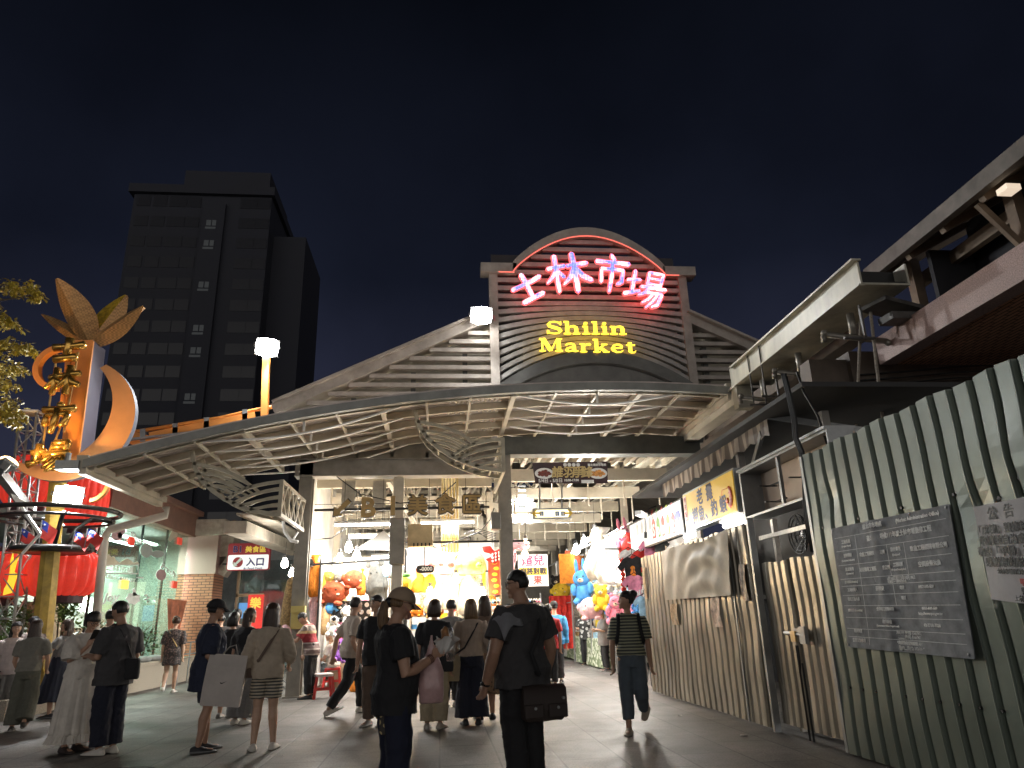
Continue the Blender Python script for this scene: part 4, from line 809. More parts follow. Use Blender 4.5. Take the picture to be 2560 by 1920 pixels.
# ---- cut roof beam, its brackets, ropes and the dark column
cbm = thing('cut_roof_beam', 'large cream box beam cut off ragged at its near end, pointing at the street', 'roof beam', (HXR, 10, 5.5))
m = MB(); x0, x1 = HXR - .1, HXR + .62; yE = 8.25
m.box((x0, yE, 5.57), (x0 + .03, 12.59, 5.90)); m.box((x0 + .03, yE, 5.55), (x1, 12.59, 5.58)); m.box((x1 - .03, yE, 5.58), (x1, 12.59, 5.88)); m.box((x0 - .09, yE - .03, 5.90), (x0 + .05, 12.59, 5.93)); m.box((x0 - .03, yE, 5.54), (x0 + .06, 12.59, 5.565))
for y in (12.59,): m.box((x0, 12.59, 5.1), (x0 + .3, 12.8, 5.95))
rel(m.build('box_section', M('beam_cream_worn', (.44, .42, .34), .42, .1, .35, 1.5, .06, 20, stretch=(1, 1, .3)), cbm), cbm)
m = MB(); m.box((x0 + .03, yE + .25, 5.58), (x1 - .03, yE + .3, 5.88)); m.box((x0 + .05, yE + .02, 5.59), (x1 - .05, yE + .25, 5.61)); rel(m.build('cut_end', BLACK, cbm), cbm)
def bracket(y, w):
    m = MB(); xc = HXR + .15; m.tube([(xc, y, 5.45), (xc, y, 5.12)], .055, 8); m.bar((xc - .45, y, 5.12), (xc + w, y, 5.02), .05, .07); m.sph((xc - .45, y, 5.14), .05, 8, 6); m.sph((xc + w, y, 5.0), .05, 8, 6); m.box((xc - .5, y - .03, 5.0), (xc - .44, y + .03, 5.1)); return m
for y in (9.0, 10.6, 12.0): rel(bracket(y, .5).build('bracket', M('bracket_steel', (.28, .26, .22), .4, .5, .2, 5), cbm, True), cbm)
m = MB()
for y in (8.7, 11.4, 11.9): m.box((x0 + .2, y - .02, 4.95), (x0 + .23, y + .02, 5.45)); m.box((x0 - .1, y - .02, 4.93), (x0 + .35, y + .02, 4.96))
for y in (11.4, 11.9): m.bar((x0 - .02, y, 5.96), (x0 - .02, y, 4.93), .02, .02)
m.bar((x0 + .35, 8.6, 5.43), (x0 + 1.4, 8.9, 5.36), .45, .06); m.bar((x0 + .5, 8.6, 5.2), (x0 + 1.9, 8.7, 5.25), .3, .1); rel(m.build('hanger', M('hanger_dark', (.10, .095, .09), .5, .4, .3, 6), cbm), cbm)
m = MB()
for pa, pb in (((2152, 800), (2140, 1080)), ((2175, 770), (2207, 1048))): m.tube([atX(*pa, HXR + .35), atX(*pb, HXR + .1)], .022, 8)
tag(m.build('hanging_ropes', M('rope', (.30, .26, .21), .8, 0, .3, 30)), 'two grey ropes hanging from the cut cream beam behind the green fence', 'ropes')
# brick faced soffit
bs = thing('brick_soffit', 'overhanging slab with red brick tile soffit and pink granite edge at right', 'building overhang', (9, 7, 4.8))
def brickm(name, w, h, c1, c2, rot=None):
    mt = bpy.data.materials.new(name); mt.use_nodes = True; t, n, l = NT(mt); b = n['Principled BSDF']; b.inputs['Roughness'].default_value = .6
    tc = n.new('ShaderNodeTexCoord'); mp = n.new('ShaderNodeMapping'); l.new(tc.outputs['Object'], mp.inputs[0])
    if rot: mp.inputs['Rotation'].default_value = rot
    br = n.new('ShaderNodeTexBrick'); br.inputs['Scale'].default_value = 1; br.inputs['Brick Width'].default_value = w; br.inputs['Row Height'].default_value = h; br.inputs['Mortar Size'].default_value = h * .13; br.inputs['Color1'].default_value = (*c1, 1); br.inputs['Color2'].default_value = (*c2, 1); br.inputs['Mortar'].default_value = (.10, .055, .04, 1)
    l.new(mp.outputs[0], br.inputs[0]); l.new(br.outputs[0], b.inputs['Base Color']); bp = n.new('ShaderNodeBump'); bp.invert = True; bp.inputs['Strength'].default_value = .8; bp.inputs['Distance'].default_value = .02; l.new(br.outputs[1], bp.inputs['Height']); l.new(bp.outputs[0], b.inputs['Normal']); return mt
m = MB(); m.box((6.75, 2, 4.80), (14, 9.35, 4.9)); rel(m.build('soffit', brickm('brick_soffit_tile', .24, .075, (.80, .42, .25), (.70, .35, .20), (0, 0, math.radians(90))), bs), bs)
GRAN = M('pink_granite', (.46, .31, .27), .55, 0, .35, 60, .1, 80)
m = MB(); m.box((6.5, 2, 4.79), (6.75, 9.35, 5.2)); rel(m.build('granite_edge', GRAN, bs), bs)
m = MB(); m.box((6.75, 2, 4.9), (14, 9.35, 5.2)); rel(m.build('slab', GRAN, bs), bs)
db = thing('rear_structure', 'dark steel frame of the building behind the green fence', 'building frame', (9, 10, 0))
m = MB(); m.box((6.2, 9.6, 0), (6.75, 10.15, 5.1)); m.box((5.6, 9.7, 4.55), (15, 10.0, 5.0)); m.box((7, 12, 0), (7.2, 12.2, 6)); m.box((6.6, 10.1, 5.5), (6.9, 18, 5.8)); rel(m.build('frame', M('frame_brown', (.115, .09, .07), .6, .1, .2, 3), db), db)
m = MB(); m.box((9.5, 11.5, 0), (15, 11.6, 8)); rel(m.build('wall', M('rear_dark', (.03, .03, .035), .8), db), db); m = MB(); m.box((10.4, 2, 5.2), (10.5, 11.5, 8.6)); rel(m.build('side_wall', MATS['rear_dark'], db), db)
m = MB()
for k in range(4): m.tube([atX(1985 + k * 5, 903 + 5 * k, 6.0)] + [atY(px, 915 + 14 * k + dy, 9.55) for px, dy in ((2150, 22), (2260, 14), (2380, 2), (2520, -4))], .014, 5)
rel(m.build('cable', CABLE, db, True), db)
# roof above
ur = thing('upper_roof', 'dark overhanging roof with rafters and small lamp reflections at the upper right', 'roof', (10, 8, 7.9))
m = MB(); m.add([(9, 2, 7.9), (15, 2, 11.2), (15, 12.6, 11.2), (9, 12.6, 7.9), (9, 2, 8.1), (15, 2, 11.4), (15, 12.6, 11.4), (9, 12.6, 8.1)], [(0, 1, 2, 3), (7, 6, 5, 4), (0, 4, 5, 1), (1, 5, 6, 2), (2, 6, 7, 3), (3, 7, 4, 0)]); rel(m.build('roof_slope', M('roof_under', (.16, .14, .115), .7, 0, .2, 2), ur), ur)
m = MB(); m.box((8.85, 2, 7.85), (9.0, 12.65, 8.15)); rel(m.build('eave_gutter', M('eave_grey', (.22, .20, .17), .5, .1, .2, 3), ur), ur)
m = MB()
for y in np.arange(2.5, 12.6, 1.0): m.bar((9.02, y, 7.84), (13, y, 10.0), .12, .16)
m.box((9.9, 2, 7.7), (10.05, 12.6, 7.95)); m.box((9.6, 2, 6.6), (9.85, 12.4, 6.95)); 
for y in (3.5, 6.5, 9.5, 12.2): m.box((9.6, y, 0), (9.8, y + .2, 8.2))
m.bar((9.02, 9.6, 7.8), (9.7, 9.6, 6.9), .08, .12); rel(m.build('rafter', M('rafter_brown', (.22, .16, .11), .6, .05, .2, 3), ur), ur)
m = MB()
for y in (4.1, 5.6, 7.3, 9.0): m.box((9.05, y, 7.70), (9.3, y + .22, 7.80))
rel(m.build('eave_reflection', M('reflection_cream', (.72, .62, .5), .5, emit=.28, ec=(1, .8, .6)), ur), ur)  # lamp reflections under the eave made as faintly glowing squares
# ================================================================ LEFT SIDE
SY = 15.0
def sp(px, py, dy=0): return atY(px, py, SY + dy)
PX = 0.0
fl1 = None
sc_ = thing('lantern_sculpture', 'orange moon sculpture with gold characters and metal petals on a yellow pole', 'sculpture', sp(100, 1690))
def sb(name, mb, mat, smooth=False, parent=None): return rel(mb.build(name, mat, sc_, smooth), sc_)
m = MB(); b0, b1 = sp(92, 1720), sp(146, 1195); b0.z = .45; m.tube([b0, b0.lerp(b1, .06), b0.lerp(b1, .08), b1], [.26, .26, .19, .16], 8)
sb('shaft', m, M('pole_yellow', (.50, .34, .06), .45, .1, .3, 4, .05, 40))
def torus(mb, c, R, r, n=40, a0=0, a1=2 * math.pi, flat=1, ax=None):
    pts = [(c.x + R * math.cos(a0 + (a1 - a0) * i / n), c.y + R * math.sin(a0 + (a1 - a0) * i / n), c.z) for i in range(n + 1)]; mb.tube(pts, r, 8)
CHR = M('ring_steel', (.05, .05, .05), .38, .5, .2, 4)
c = sp(143, 1283); m = MB(); torus(m, c, 1.12, .045); torus(m, c + Vector((0, 0, -.14)), 1.02, .028); sb('ring', m, CHR, True)
m = MB()
for k in range(4):
    a = .6 + k * math.pi / 2; p0 = sp(132, 1365); dx, dy = math.cos(a), math.sin(a)
    m.tube([p0 + Vector((dx * .2, dy * .2, 0)), p0 + Vector((dx * .35, dy * .35, .35)), p0 + Vector((dx * .6, dy * .6, .58)), (c.x + dx * 1.02, c.y + dy * 1.02, c.z - .13)], .04, 7)
sb('ring_arm', m, CHR, True)
c2 = sp(130, 1375); m = MB(); torus(m, c2, .66, .05); m.tube([c2 + Vector((0, 0, -.04)), c2 + Vector((0, 0, 0))], .62, 32)
for k in range(6): a = k * math.pi / 3; m.tube([c2, c2 + Vector((.64 * math.cos(a), .64 * math.sin(a), 0))], .03, 6)
sb('lower_ring', m, CHR, True)
for px, py, ph in ((101, 1325, 0), (184, 1352, 1), (216, 1345, 2), (50, 1345, 3)):
    p = sp(px - 6, 1372, -.5); q = sp(px + 4, py - 25, -.5); f = thing('small_flag', ('white blue and red flag left of the yellow pole', 'red flag with blue corner right of the yellow pole', 'outermost red flag on the right of the lower ring', 'small red flag at the left of the lower ring')[ph], 'flag', p, group='small flags on the steel ring')
    m = MB(); m.tube([p, q], .008, 5); rel(m.build('stick', GREY, f), f); d = q - p
    m = MB(); rows = []
    for j in range(7):
        rows.append([q - d * (.62 * j / 6) + Vector((.30 * i / 6 * (1 - .25 * j / 6) + .03 * j / 6, .03 * math.sin(i * 1.2 + j * .7), -.35 * (i / 6) ** 1.2 * .55)) for i in range(7)])
    m.loft(rows, False, False)
    for fi in range(len(m.f)):
        r_, c_ = divmod(fi, 6); m.m[fi] = 1 if (r_ < 3 and c_ < 3) else 0
    rel(m.build('cloth', [M('flag_red', (.62, .05, .04), .7), M('flag_blue', (.02, .05, .35), .7)], f, True, fix=False), f)
    q3 = q - d * .12 + Vector((.07, -.02, -.03)); m = MB(); m.sph(q3, (.02, .012, .02), 8, 5); rel(m.build('white_sun', BW, f), f)
# orange column with grey-lilac sides, their shade put into the colour
fl, fr2 = sp(178, 850), sp(233, 850); bl, br_ = sp(150, 1165), sp(193, 1165); dp = .6
m = MB(); m.add([bl, br_, fr2, fl, bl + Vector((0, dp, 0)), br_ + Vector((0, dp, 0)), fr2 + Vector((0, dp, 0)), fl + Vector((0, dp, 0))], [(0, 1, 2, 3), (7, 6, 5, 4), (0, 4, 5, 1), (1, 5, 6, 2), (2, 6, 7, 3), (3, 7, 4, 0)], 0)
m.m = [0, 1, 1, 1, 1, 1]; m.f = m.f; sb('column', m, [ORANGE, M('column_shaded_lilac', (.12, .11, .145), .45, .1, .12, 2)])
m = MB(); m.bar(sp(176, 860, -.02), sp(157, 1010, -.02), .10, .04); m.bar(sp(232, 853, -.02), sp(192, 1160, -.02), .05, .05); sb('column_trim', m, ORANGE)
# crescent
k = (sp(300, 1045) - sp(170, 1045)).x / 130.0; mc_ = sp(170, 1045, -.35)
out = [(163 * math.cos(math.radians(a)), 163 * math.sin(math.radians(a))) for a in np.linspace(64, -136, 40)]
inn = [(-48 + 151 * math.cos(math.radians(a)), 28 + 151 * math.sin(math.radians(a))) for a in np.linspace(-120, 46, 36)]
poly = [(a * k, b * k) for a, b in out + inn]
m = MB(); n = len(out)
L1 = out; L2 = [inn[int(round((len(inn) - 1) * (1 - i / (n - 1))))] for i in range(n)]
rings = [[(mc_.x + a[0] * k, mc_.y, mc_.z + a[1] * k), (mc_.x + b[0] * k, mc_.y, mc_.z + b[1] * k), (mc_.x + b[0] * k, mc_.y + .16, mc_.z + b[1] * k), (mc_.x + a[0] * k, mc_.y + .16, mc_.z + a[1] * k)] for a, b in zip(L1, L2)]
m.loft(rings)
for i in range(len(m.f)): m.m[i] = 0 if i % 4 == 0 else 1
sb('moon', m, [M('moon_orange', (.80, .38, .15), .5, 0, .08, 1.2), M('moon_edge', (.16, .18, .22), .5)])  # sodium light put into the orange face, shade into the blue-grey edge
cr = sp(145, 917, -.3); m = MB(); m.loft([[(cr.x + R * k * math.cos(a), cr.y + y, cr.z + R * k * math.sin(a)) for R, y in ((63, 0), (49, 0), (49, .16), (63, .16))] for a in np.linspace(math.radians(80), math.radians(275), 30)])
sb('left_ring', m, ORANGE)
cr = sp(222, 1207, -.2); m = MB(); m.loft([[(cr.x + R * k * math.cos(a), cr.y + y, cr.z + R * k * math.sin(a)) for R, y in ((50, 0), (41, 0), (41, .1), (50, .1))] for a in np.linspace(math.radians(150), math.radians(-80), 30)])
sb('small_ring', m, ORANGE)
# gold characters on wires
GO = M('inflated_gold', (.72, .42, .10), .22, .85, .12, 5)
m = MB()
for pa, pb in (((143, 885), (108, 1110)), ((196, 880), (160, 1080)), ((172, 1010), (110, 1180))): m.tube([sp(*pa, -.5), sp(*pb, -.5)], .022, 6)
sb('wire', m, M('gold_wire', (.5, .3, .1), .3, .7))
for key, px, py, szx, szy in (('shi', 170, 875, 74, 62), ('lin', 160, 952, 78, 76), ('shih', 142, 1045, 78, 78), ('chang', 126, 1142, 90, 74)):
    c = sp(px, py, -.6); m = MB()
    for stn, s in enumerate(BRUSH[key]):
        pts = [(c.x + a * szx * k - .12 * b * szy * k * -1, c.y - stn * .01, c.z + b * szy * k) for a, b, _ in s]
        pp = [Vector(p) for p in pts]
        if len(pp) == 2: pp = [pp[0], pp[0].lerp(pp[1], .5), pp[1]]
        pp = [pp[0] + (pp[0] - pp[1]).normalized() * .02] + pp + [pp[-1] + (pp[-1] - pp[-2]).normalized() * .03]
        ws = [.02] + [s[min(i, len(s) - 1)][2] * szx * k * 1.95 for i in range(len(pp) - 2)] + [.02]; m.tube(pp, ws, 10)
    sb('gold_character', m, GO, True)
# petals
def petalmat():
    mt = bpy.data.materials.new('perforated_bronze'); mt.use_nodes = True; t, n, l = NT(mt); b = n['Principled BSDF']; b.inputs['Roughness'].default_value = .4; b.inputs['Metallic'].default_value = .35
    tc = n.new('ShaderNodeTexCoord'); ck = n.new('ShaderNodeTexChecker'); ck.inputs['Scale'].default_value = 22; ck.inputs[1].default_value = (.66, .38, .16, 1); ck.inputs[2].default_value = (.26, .13, .06, 1); l.new(tc.outputs['Object'], ck.inputs[0])
    nz = n.new('ShaderNodeTexNoise'); nz.inputs['Scale'].default_value = 5; l.new(tc.outputs['Object'], nz.inputs[0]); mx = n.new('ShaderNodeMix'); mx.data_type = 'RGBA'; l.new(nz.outputs[0], mx.inputs[0]); l.new(ck.outputs[0], mx.inputs[6]); mx.inputs[7].default_value = (.58, .33, .13, 1); l.new(mx.outputs[2], b.inputs['Base Color']); return mt
PM = petalmat(); GY = M('petal_lit_yellow', (.80, .47, .05), .35, .3, .4, 12)  # yellow light on the petals put into the colour of one side
def petal(base, tip, wl, wr, bulge, dyb, dyt, mats, sidek=0):
    b_, t_2 = Vector(base), Vector(tip); d = (t_2 - b_); n_ = Vector((d.z, 0, -d.x)).normalized(); m = MB(); R_ = []
    for i in range(15):
        u = i / 14; w = (math.sin(math.pi * min(1, u * .86 + .12)) ** .8); c = b_ + d * u; yy = dyb + (dyt - dyb) * u; r0 = bulge * w
        R_.append([c - n_ * wl * w + Vector((0, yy + r0, 0)), c + Vector((0, yy - r0 * .3, 0)), c + n_ * wr * w + Vector((0, yy + r0, 0)), c + Vector((0, yy + r0 + .12, 0))])
    m.loft(R_)
    for i in range(len(m.f)): m.m[i] = (1 if i % 4 == sidek else 0)
    return m
bs_ = sp(203, 842)
for bse, tip, wl, wr, dyt, sk in (((182, 815), (102, 688), .13, .16, 1.3, 0), ((207, 842), (170, 722), .24, .36, -.5, 9), ((213, 838), (287, 708), .36, .26, .6, 0), ((207, 845), (366, 774), .17, .26, -.2, 9), ((198, 845), (91, 776), .11, .15, .2, 9)):
    sb('petal', petal(sp(*bse), sp(*tip), wl, wr, .12, .3, dyt, None, sk), [PM, GY])
# flood lamps
def floodlamp(name, label, p, aim, power, head=.3, post=None, colr=(.97, .99, 1), lit=FLOOD, pm=GREY, grp=None, ang=150):
    t = thing(name, label, 'floodlight', p, group=grp); a = (Vector(aim) - Vector(p)).normalized(); q = a.to_track_quat('-Z', 'Y').to_matrix()
    m = MB(); h = head / 2
    m.loft([[q @ Vector((x * s * h, y * s * h * .8, z)) for x, y in ((-1, -1), (1, -1), (1, 1), (-1, 1))] for s, z in ((.6, .16), (.95, .04), (1, -.02))]); m.build('housing', GREY, t)
    m = MB(); m.loft([[q @ Vector((h * .98 * r_ * math.copysign(abs(math.cos(a)) ** .7, math.cos(a)), h * .86 * r_ * math.copysign(abs(math.sin(a)) ** .7, math.sin(a)), z)) for a in np.linspace(0, 6.2832, 25)[:-1]] for z, r_ in ((-.021, 1), (-.06, .95), (-.09, .7), (-.10, .3))]); m.build('lamp_face', lit, t)
    m = MB(); m.tube([q @ Vector((-h * 1.1, 0, .05)), q @ Vector((-h * 1.1, 0, .2)), q @ Vector((h * 1.1, 0, .2)), q @ Vector((h * 1.1, 0, .05))], .02, 6); m.build('yoke', GREY, t)
    spot(t, Vector(p) + a * .08, aim, power, colr, ang, .35, .12)
    if post:
        m = MB(); m.bar(Vector(post), Vector(p) - a * .2, .16, .14); rel(m.build('post', pm, t), t)
    return t
f1 = atY(668, 868, 17.2); floodlamp('floodlight', 'blazing floodlight on the orange post above the curved canopy', f1, (-1, 8, 0), 1050, .56, atY(661, 1062, 17.3), pm=ORANGE, grp='white floodlights lighting the plaza')
f2 = atY(1203, 788, 16.4); floodlamp('floodlight', 'blazing floodlight fixed beside the left post of the slatted sign board', f2, (1.0, 7, 0), 650, .54, atY(1235, 800, 16.8), grp='white floodlights lighting the plaza')
f3 = sp(171, 1240, -.45); floodlamp('floodlight', 'blazing floodlight at the top of the yellow sculpture pole', f3, (-3.2, 8, .2), 700, .5, sp(150, 1262, -.2), grp='white floodlights lighting the plaza', ang=165)
f4 = sp(18, 1160, -1.3); floodlamp('spotlight', 'grey spotlight tilted up at the orange moon sculpture', f4 , sp(200, 960, -.5), 210, .36, sp(60, 1260, -.6), (1, .56, .18), M('lit_amber', (1, 1, 1), emit=6, ec=(1, .62, .25)), ang=110)
m = MB(); m.bar(sp(8, 1190, -1.0), sp(38, 1245, -.9), .09, .06); m.bar(sp(38, 1245, -.9), sp(88, 1272, -.9), .08, .06); m.bar(sp(38, 1245, -.9), sp(100, 1335, -.9), .05, .05); m.bar(sp(100, 1335, -.9), sp(55, 1385, -.9), .04, .04); tag(m.build('bent_pipe', WHITE), 'white bent pipe reaching left from the steel ring', 'pipe')
# lattice mast
mt_ = thing('lattice_mast', 'slim silver lattice mast behind the yellow sculpture pole', 'mast', atY(25, 1600, 15.6)); m = MB(); base, top = atY(20, 1640, 15.6), atY(82, 1035, 15.6); base.z = .4; hw = .17
cs = [(-hw, -hw), (hw, -hw), (hw, hw), (-hw, hw)]
for dx, dy in cs: m.tube([base + Vector((dx, dy, 0)), top + Vector((dx, dy, 0))], .028, 7)
N_ = 13
for i in range(N_):
    p, q = base.lerp(top, i / N_), base.lerp(top, (i + 1) / N_)
    for s in range(4):
        a, b = cs[s], cs[(s + 1) % 4]; m.tube([p + Vector((*a, 0)), q + Vector((*b, 0))] if i % 2 else [p + Vector((*b, 0)), q + Vector((*a, 0))], .014, 5); m.tube([q + Vector((*a, 0)), q + Vector((*b, 0))], .014, 5)
rel(m.build('lattice', M('mast_alu', (.55, .54, .52), .35, .6, .1, 5), mt_, True), mt_)
m = MB(); m.box((top.x - .2, top.y - .2, top.z), (top.x + .2, top.y + .2, top.z + .04)); m.box((base.x - .35, base.y - .35, base.z - .02), (base.x + .35, base.y + .35, base.z + .02)); rel(m.build('end_plate', M('mast_alu'), mt_), mt_)
# red lanterns
def lantern(label, px, py, rx, ry, Y, lobes=18, flame=False):
    c = atY(px, py, Y); kx = (atY(px + 100, py, Y) - c).x / 100; RX, RZ = rx * kx, ry * kx; t = thing('red_lantern', label, 'lantern', c, group='giant red lanterns behind the sculpture'); m = MB(); rings = []
    for i in range(25):
        th = math.pi * (.06 + .88 * i / 24); z = -RZ * math.copysign(abs(math.cos(th)) ** .8, math.cos(th)); s = math.sin(th) ** .55
        rings.append([(RX * s * (1 - .11 * (1 - abs(math.sin(a * lobes / 2))) ** 2) * math.cos(a), RX * s * (1 - .11 * (1 - abs(math.sin(a * lobes / 2))) ** 2) * math.sin(a), z) for a in np.linspace(0, 2 * math.pi, lobes * 8 + 1)[:-1]])
    m.loft(rings); m.build('shell', LRED, t, True)
    [MB().tube([(0, 0, a), (0, 0, b)], RX * r_, 24).build('rim', M('lantern_rim', (.05, .02, .03), .6), t) for a, b, r_ in ((-RZ - .1, -RZ + .06, .6), (RZ - .06, RZ + .08, .5))]
    if flame:
        m = MB(); m.prism([(-.3, -.5), (.2, -.45), (.35, 0), (.1, .05), (.2, .5), (-.05, .25), (-.2, .55), (-.3, 0)], lambda u, v, d: (RX * .78 + u * .3, -RX * .62 - d, v * .8), .03); m.build('flame_mark', M('flame_yellow', (.85, .6, .03), .5, emit=.3, ec=(1, .7, .05)), t)
LRED = M('lantern_red', (.62, .035, .02), .42, 0, .22, 2.5, .06, 10, emit=.15, ec=(1, .06, .035))
lantern('lower red lantern directly behind the yellow pole, largest of the lanterns', 158, 1434, 92, 62, 16.3)
lantern('lower red lantern at the left edge with a yellow flame mark', -5, 1440, 80, 62, 15.9, flame=True)
lantern('upper left red lantern behind the lattice mast', 78, 1205, 68, 70, 16.4)
lantern('upper right red lantern beside the canopy drain pipe', 215, 1255, 54, 72, 16.6)
# planter
PLX = -7.2
pl = thing('planter', 'long pebble-faced concrete planter wall along the left side of the plaza', 'planter', (PLX, 19, 0)); AG = M('pebble_wash', (.40, .35, .28), .8, 0, .4, 70, .3, 90)
m = MB(); m.box((PLX - .3, 15.2, 0), (PLX, 30, .55)); m.box((PLX - .34, 15.16, .55), (PLX + .03, 30, .64)); m.box((PLX - 4, 14.9, 0), (PLX + .0, 15.2, .5)); m.box((PLX - .9, 13.6, 0), (PLX + .05, 14.9, .32)); m.box((PLX - 4, 13.0, 0), (PLX - .9, 14.9, .5)); rel(m.build('wall', AG, pl), pl)
m = MB(); m.box((PLX - 3, 15.2, .3), (PLX - .3, 30, .42)); rel(m.build('soil', M('soil', (.05, .035, .025), .9, 0, .3, 10), pl), pl)
for i, (px, py, lb) in enumerate(((355, 1652, 'smooth grey stone lying on the planter rim, left one'), (385, 1648, 'smooth grey stone lying on the planter rim, right one'))):
    p = atX(px, py, PLX - .15); p.z = .70; m = MB(); m.sph(p, (.2, .32, .09), 12, 8); tag(m.build('stone', M('stone_grey', (.25, .25, .24), .7, 0, .2, 5), None, True), lb, 'stone')
def leafmat(name, c, c2): 
    mt = M(name, c, .5, 0, .5, 4); return mt
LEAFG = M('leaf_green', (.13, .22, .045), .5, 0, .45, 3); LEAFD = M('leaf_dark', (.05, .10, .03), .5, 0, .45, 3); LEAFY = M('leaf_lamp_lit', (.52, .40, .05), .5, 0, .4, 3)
def leaves(mb, c, rad, n, size, rnd, flat=1.0, droop=0):
    for _ in range(n):
        while True:
            p = Vector((rnd.uniform(-1, 1), rnd.uniform(-1, 1), rnd.uniform(-1, 1)))
            if p.length < 1: break
        p = Vector((p.x * rad[0], p.y * rad[1], p.z * rad[2])) + Vector(c); a = rnd.uniform(0, 6.28); e_ = rnd.uniform(-.9, .6) - droop; d = Vector((math.cos(a) * math.cos(e_), math.sin(a) * math.cos(e_), math.sin(e_))); s = size * rnd.uniform(.6, 1.3); n_ = d.cross(Vector((rnd.uniform(-.5, .5), rnd.uniform(-.5, .5), 1))).normalized()
        mb.add([p, p + d * s * .5 + n_ * s * .24, p + d * s, p + d * s * .5 - n_ * s * .24], [(0, 1, 2, 3)])
rnd = random.Random(3)
for i, (px, py, Y, rad, n, mt, lb) in enumerate(((60, 1560, 15.8, (.75, .4, .42), 700, LEAFG, 'bright leafy shrub behind the yellow pole base'), (165, 1540, 16.4, (.4, .35, .5), 420, LEAFG, 'upright light green shrub right of the yellow pole'), (255, 1580, 17.5, (.5, .3, .4), 260, LEAFD, 'dark shrub behind the couple looking at a phone'), (360, 1600, 20, (.4, .3, .5), 300, LEAFD, 'dark fine-leaved bush against the public market glass'))):
    c = atY(px, py, Y); t = thing('shrub', lb, 'shrub', (c.x, c.y, .42)); m = MB()
    for q in range(6): leaves(m, c + Vector((rnd.uniform(-.6, .6) * rad[0], 0, rnd.uniform(-.6, .7) * rad[2])), [x * .62 for x in rad], n // 6, .12, rnd)
    rel(m.build('foliage', mt, t, fix=False), t); m = MB()
    for q in range(5): m.tube([(c.x + rnd.uniform(-.1, .1), c.y, .42), (c.x + rnd.uniform(-.5, .5) * rad[0], c.y, c.z), (c.x + rnd.uniform(-.7, .7) * rad[0], c.y, c.z + rad[2] * .8)], [.02, .014, .006], 5)
    rel(m.build('stem', M('stem_brown', (.10, .07, .04), .8), t), t)
# street tree reaching in from the left
t = thing('street_tree', 'lamp-lit yellow-green tree reaching in at the left edge', 'tree', (-9.2, 12, 0)); m = MB(); lf = MB()
m.tube([(-9.2, 12, 0), (-9.15, 12, 1.6), (-9.2, 12, 3.4), (-9.0, 12, 5.2), (-9.1, 12, 7)], [.16, .13, .11, .08, .04], 9)
for px, py, r_ in ((25, 710, 1), (60, 715, .9), (80, 740, .6), (12, 800, .8), (30, 815, .5), (15, 865, 1), (45, 860, .8), (65, 872, .5), (10, 925, 1), (38, 930, .9), (20, 960, .6), (10, 1010, 1), (30, 1030, 1), (18, 1048, .7), (40, 1040, .6), (-40, 760, 1.4), (-60, 880, 1.6), (-50, 980, 1.5), (-70, 690, 1.3)):
    p = atY(px, py, 12); m.tube([(-9.05, 12, p.z - .9 if p.z > 2.5 else p.z), ((p.x - 9.05) / 2, 12 + rnd.uniform(-.1, .1), p.z - .15), p], [.04, .022, .008], 5)
    for q in range(5): leaves(lf, p + Vector((rnd.uniform(-.16, .16) * r_, rnd.uniform(-.2, .2), rnd.uniform(-.12, .12) * r_)), (.13 * r_, .13, .10 * r_), 34, .085, rnd, droop=.3)
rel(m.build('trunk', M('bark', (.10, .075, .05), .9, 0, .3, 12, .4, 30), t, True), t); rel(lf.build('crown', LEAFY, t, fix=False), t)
# ---- glass public market building
GXL = -8.0
pm = thing('glass_market', 'glass fronted public market with brown fascia and brick pillar at the left', 'building', (GXL, 20, 0))
def pb(name, mb, mat, smooth=False): return rel(mb.build(name, mat, pm, smooth), pm)
for i, (ya, yb) in enumerate(((17.9, 20.4), (20.42, 22.2), (22.22, 23.9))):
    m = MB(); m.box((GXL, ya, .42), (GXL + .012, yb, 4.2)); pb('glass_pane', m, glassy('market_glass', (.80, .92, .86), .07, .02))
for y in (17.88, 20.41, 22.21): m = MB(); m.box((GXL - .05, y - .03, .42), (GXL - .005, y + .03, 4.2)); pb('mullion', m, BLACK)
m = MB(); m.box((GXL - .3, 17.8, 4.2), (GXL + .18, 24.1, 4.85)); m.box((GXL - .3, 17.8, 4.85), (GXL + .35, 24.1, 5.0)); pb('fascia', m, M('fascia_brown', (.30, .165, .125), .6, .1, .15, 3))
BRK = brickm('pillar_brick', .25, .085, (.45, .19, .10), (.38, .15, .08), (math.radians(90), 0, 0))
m = MB(); m.box((GXL - .25, 24.1, 0), (GXL + .85, 25.2, 3.05)); pb('pillar', m, BRK)
m = MB(); m.box((GXL - .27, 24.05, 3.05), (GXL + .9, 25.25, 4.25)); pb('pillar_granite', m, GRAN)
m = MB(); m.box((GXL - .1, 23.95, 4.25), (GXL + 1.1, 25.4, 4.75)); m.box((GXL + .9, 24.3, 3.6), (GXL + 1.3, 25.1, 4.25)); m.bar((GXL + .95, 24.6, 3.05), (GXL + 1.3, 24.6, 3.6), .5, .3); pb('capital', m, M('capital_stone', (.42, .36, .30), .7, 0, .2, 6))
m = MB(); m.box((-14, 17.9, 4.2), (GXL - .3, 25, 4.3)); pb('ceiling', m, M('inside_floor', (.3, .3, .28), .6)); m = MB(); m.box((-14, 17.9, .35), (GXL - .5, 25, .42)); pb('floor', m, M('inside_floor', (.3, .3, .28), .6))
m = MB(); m.box((-9.9, 18, .42), (-9.8, 25, 3.4)); m.box((-14, 24.9, .42), (GXL - .3, 25, 4.2)); pb('inner_wall', m, M('terrazzo_wall', (.30, .36, .30), .6, 0, .6, 45))
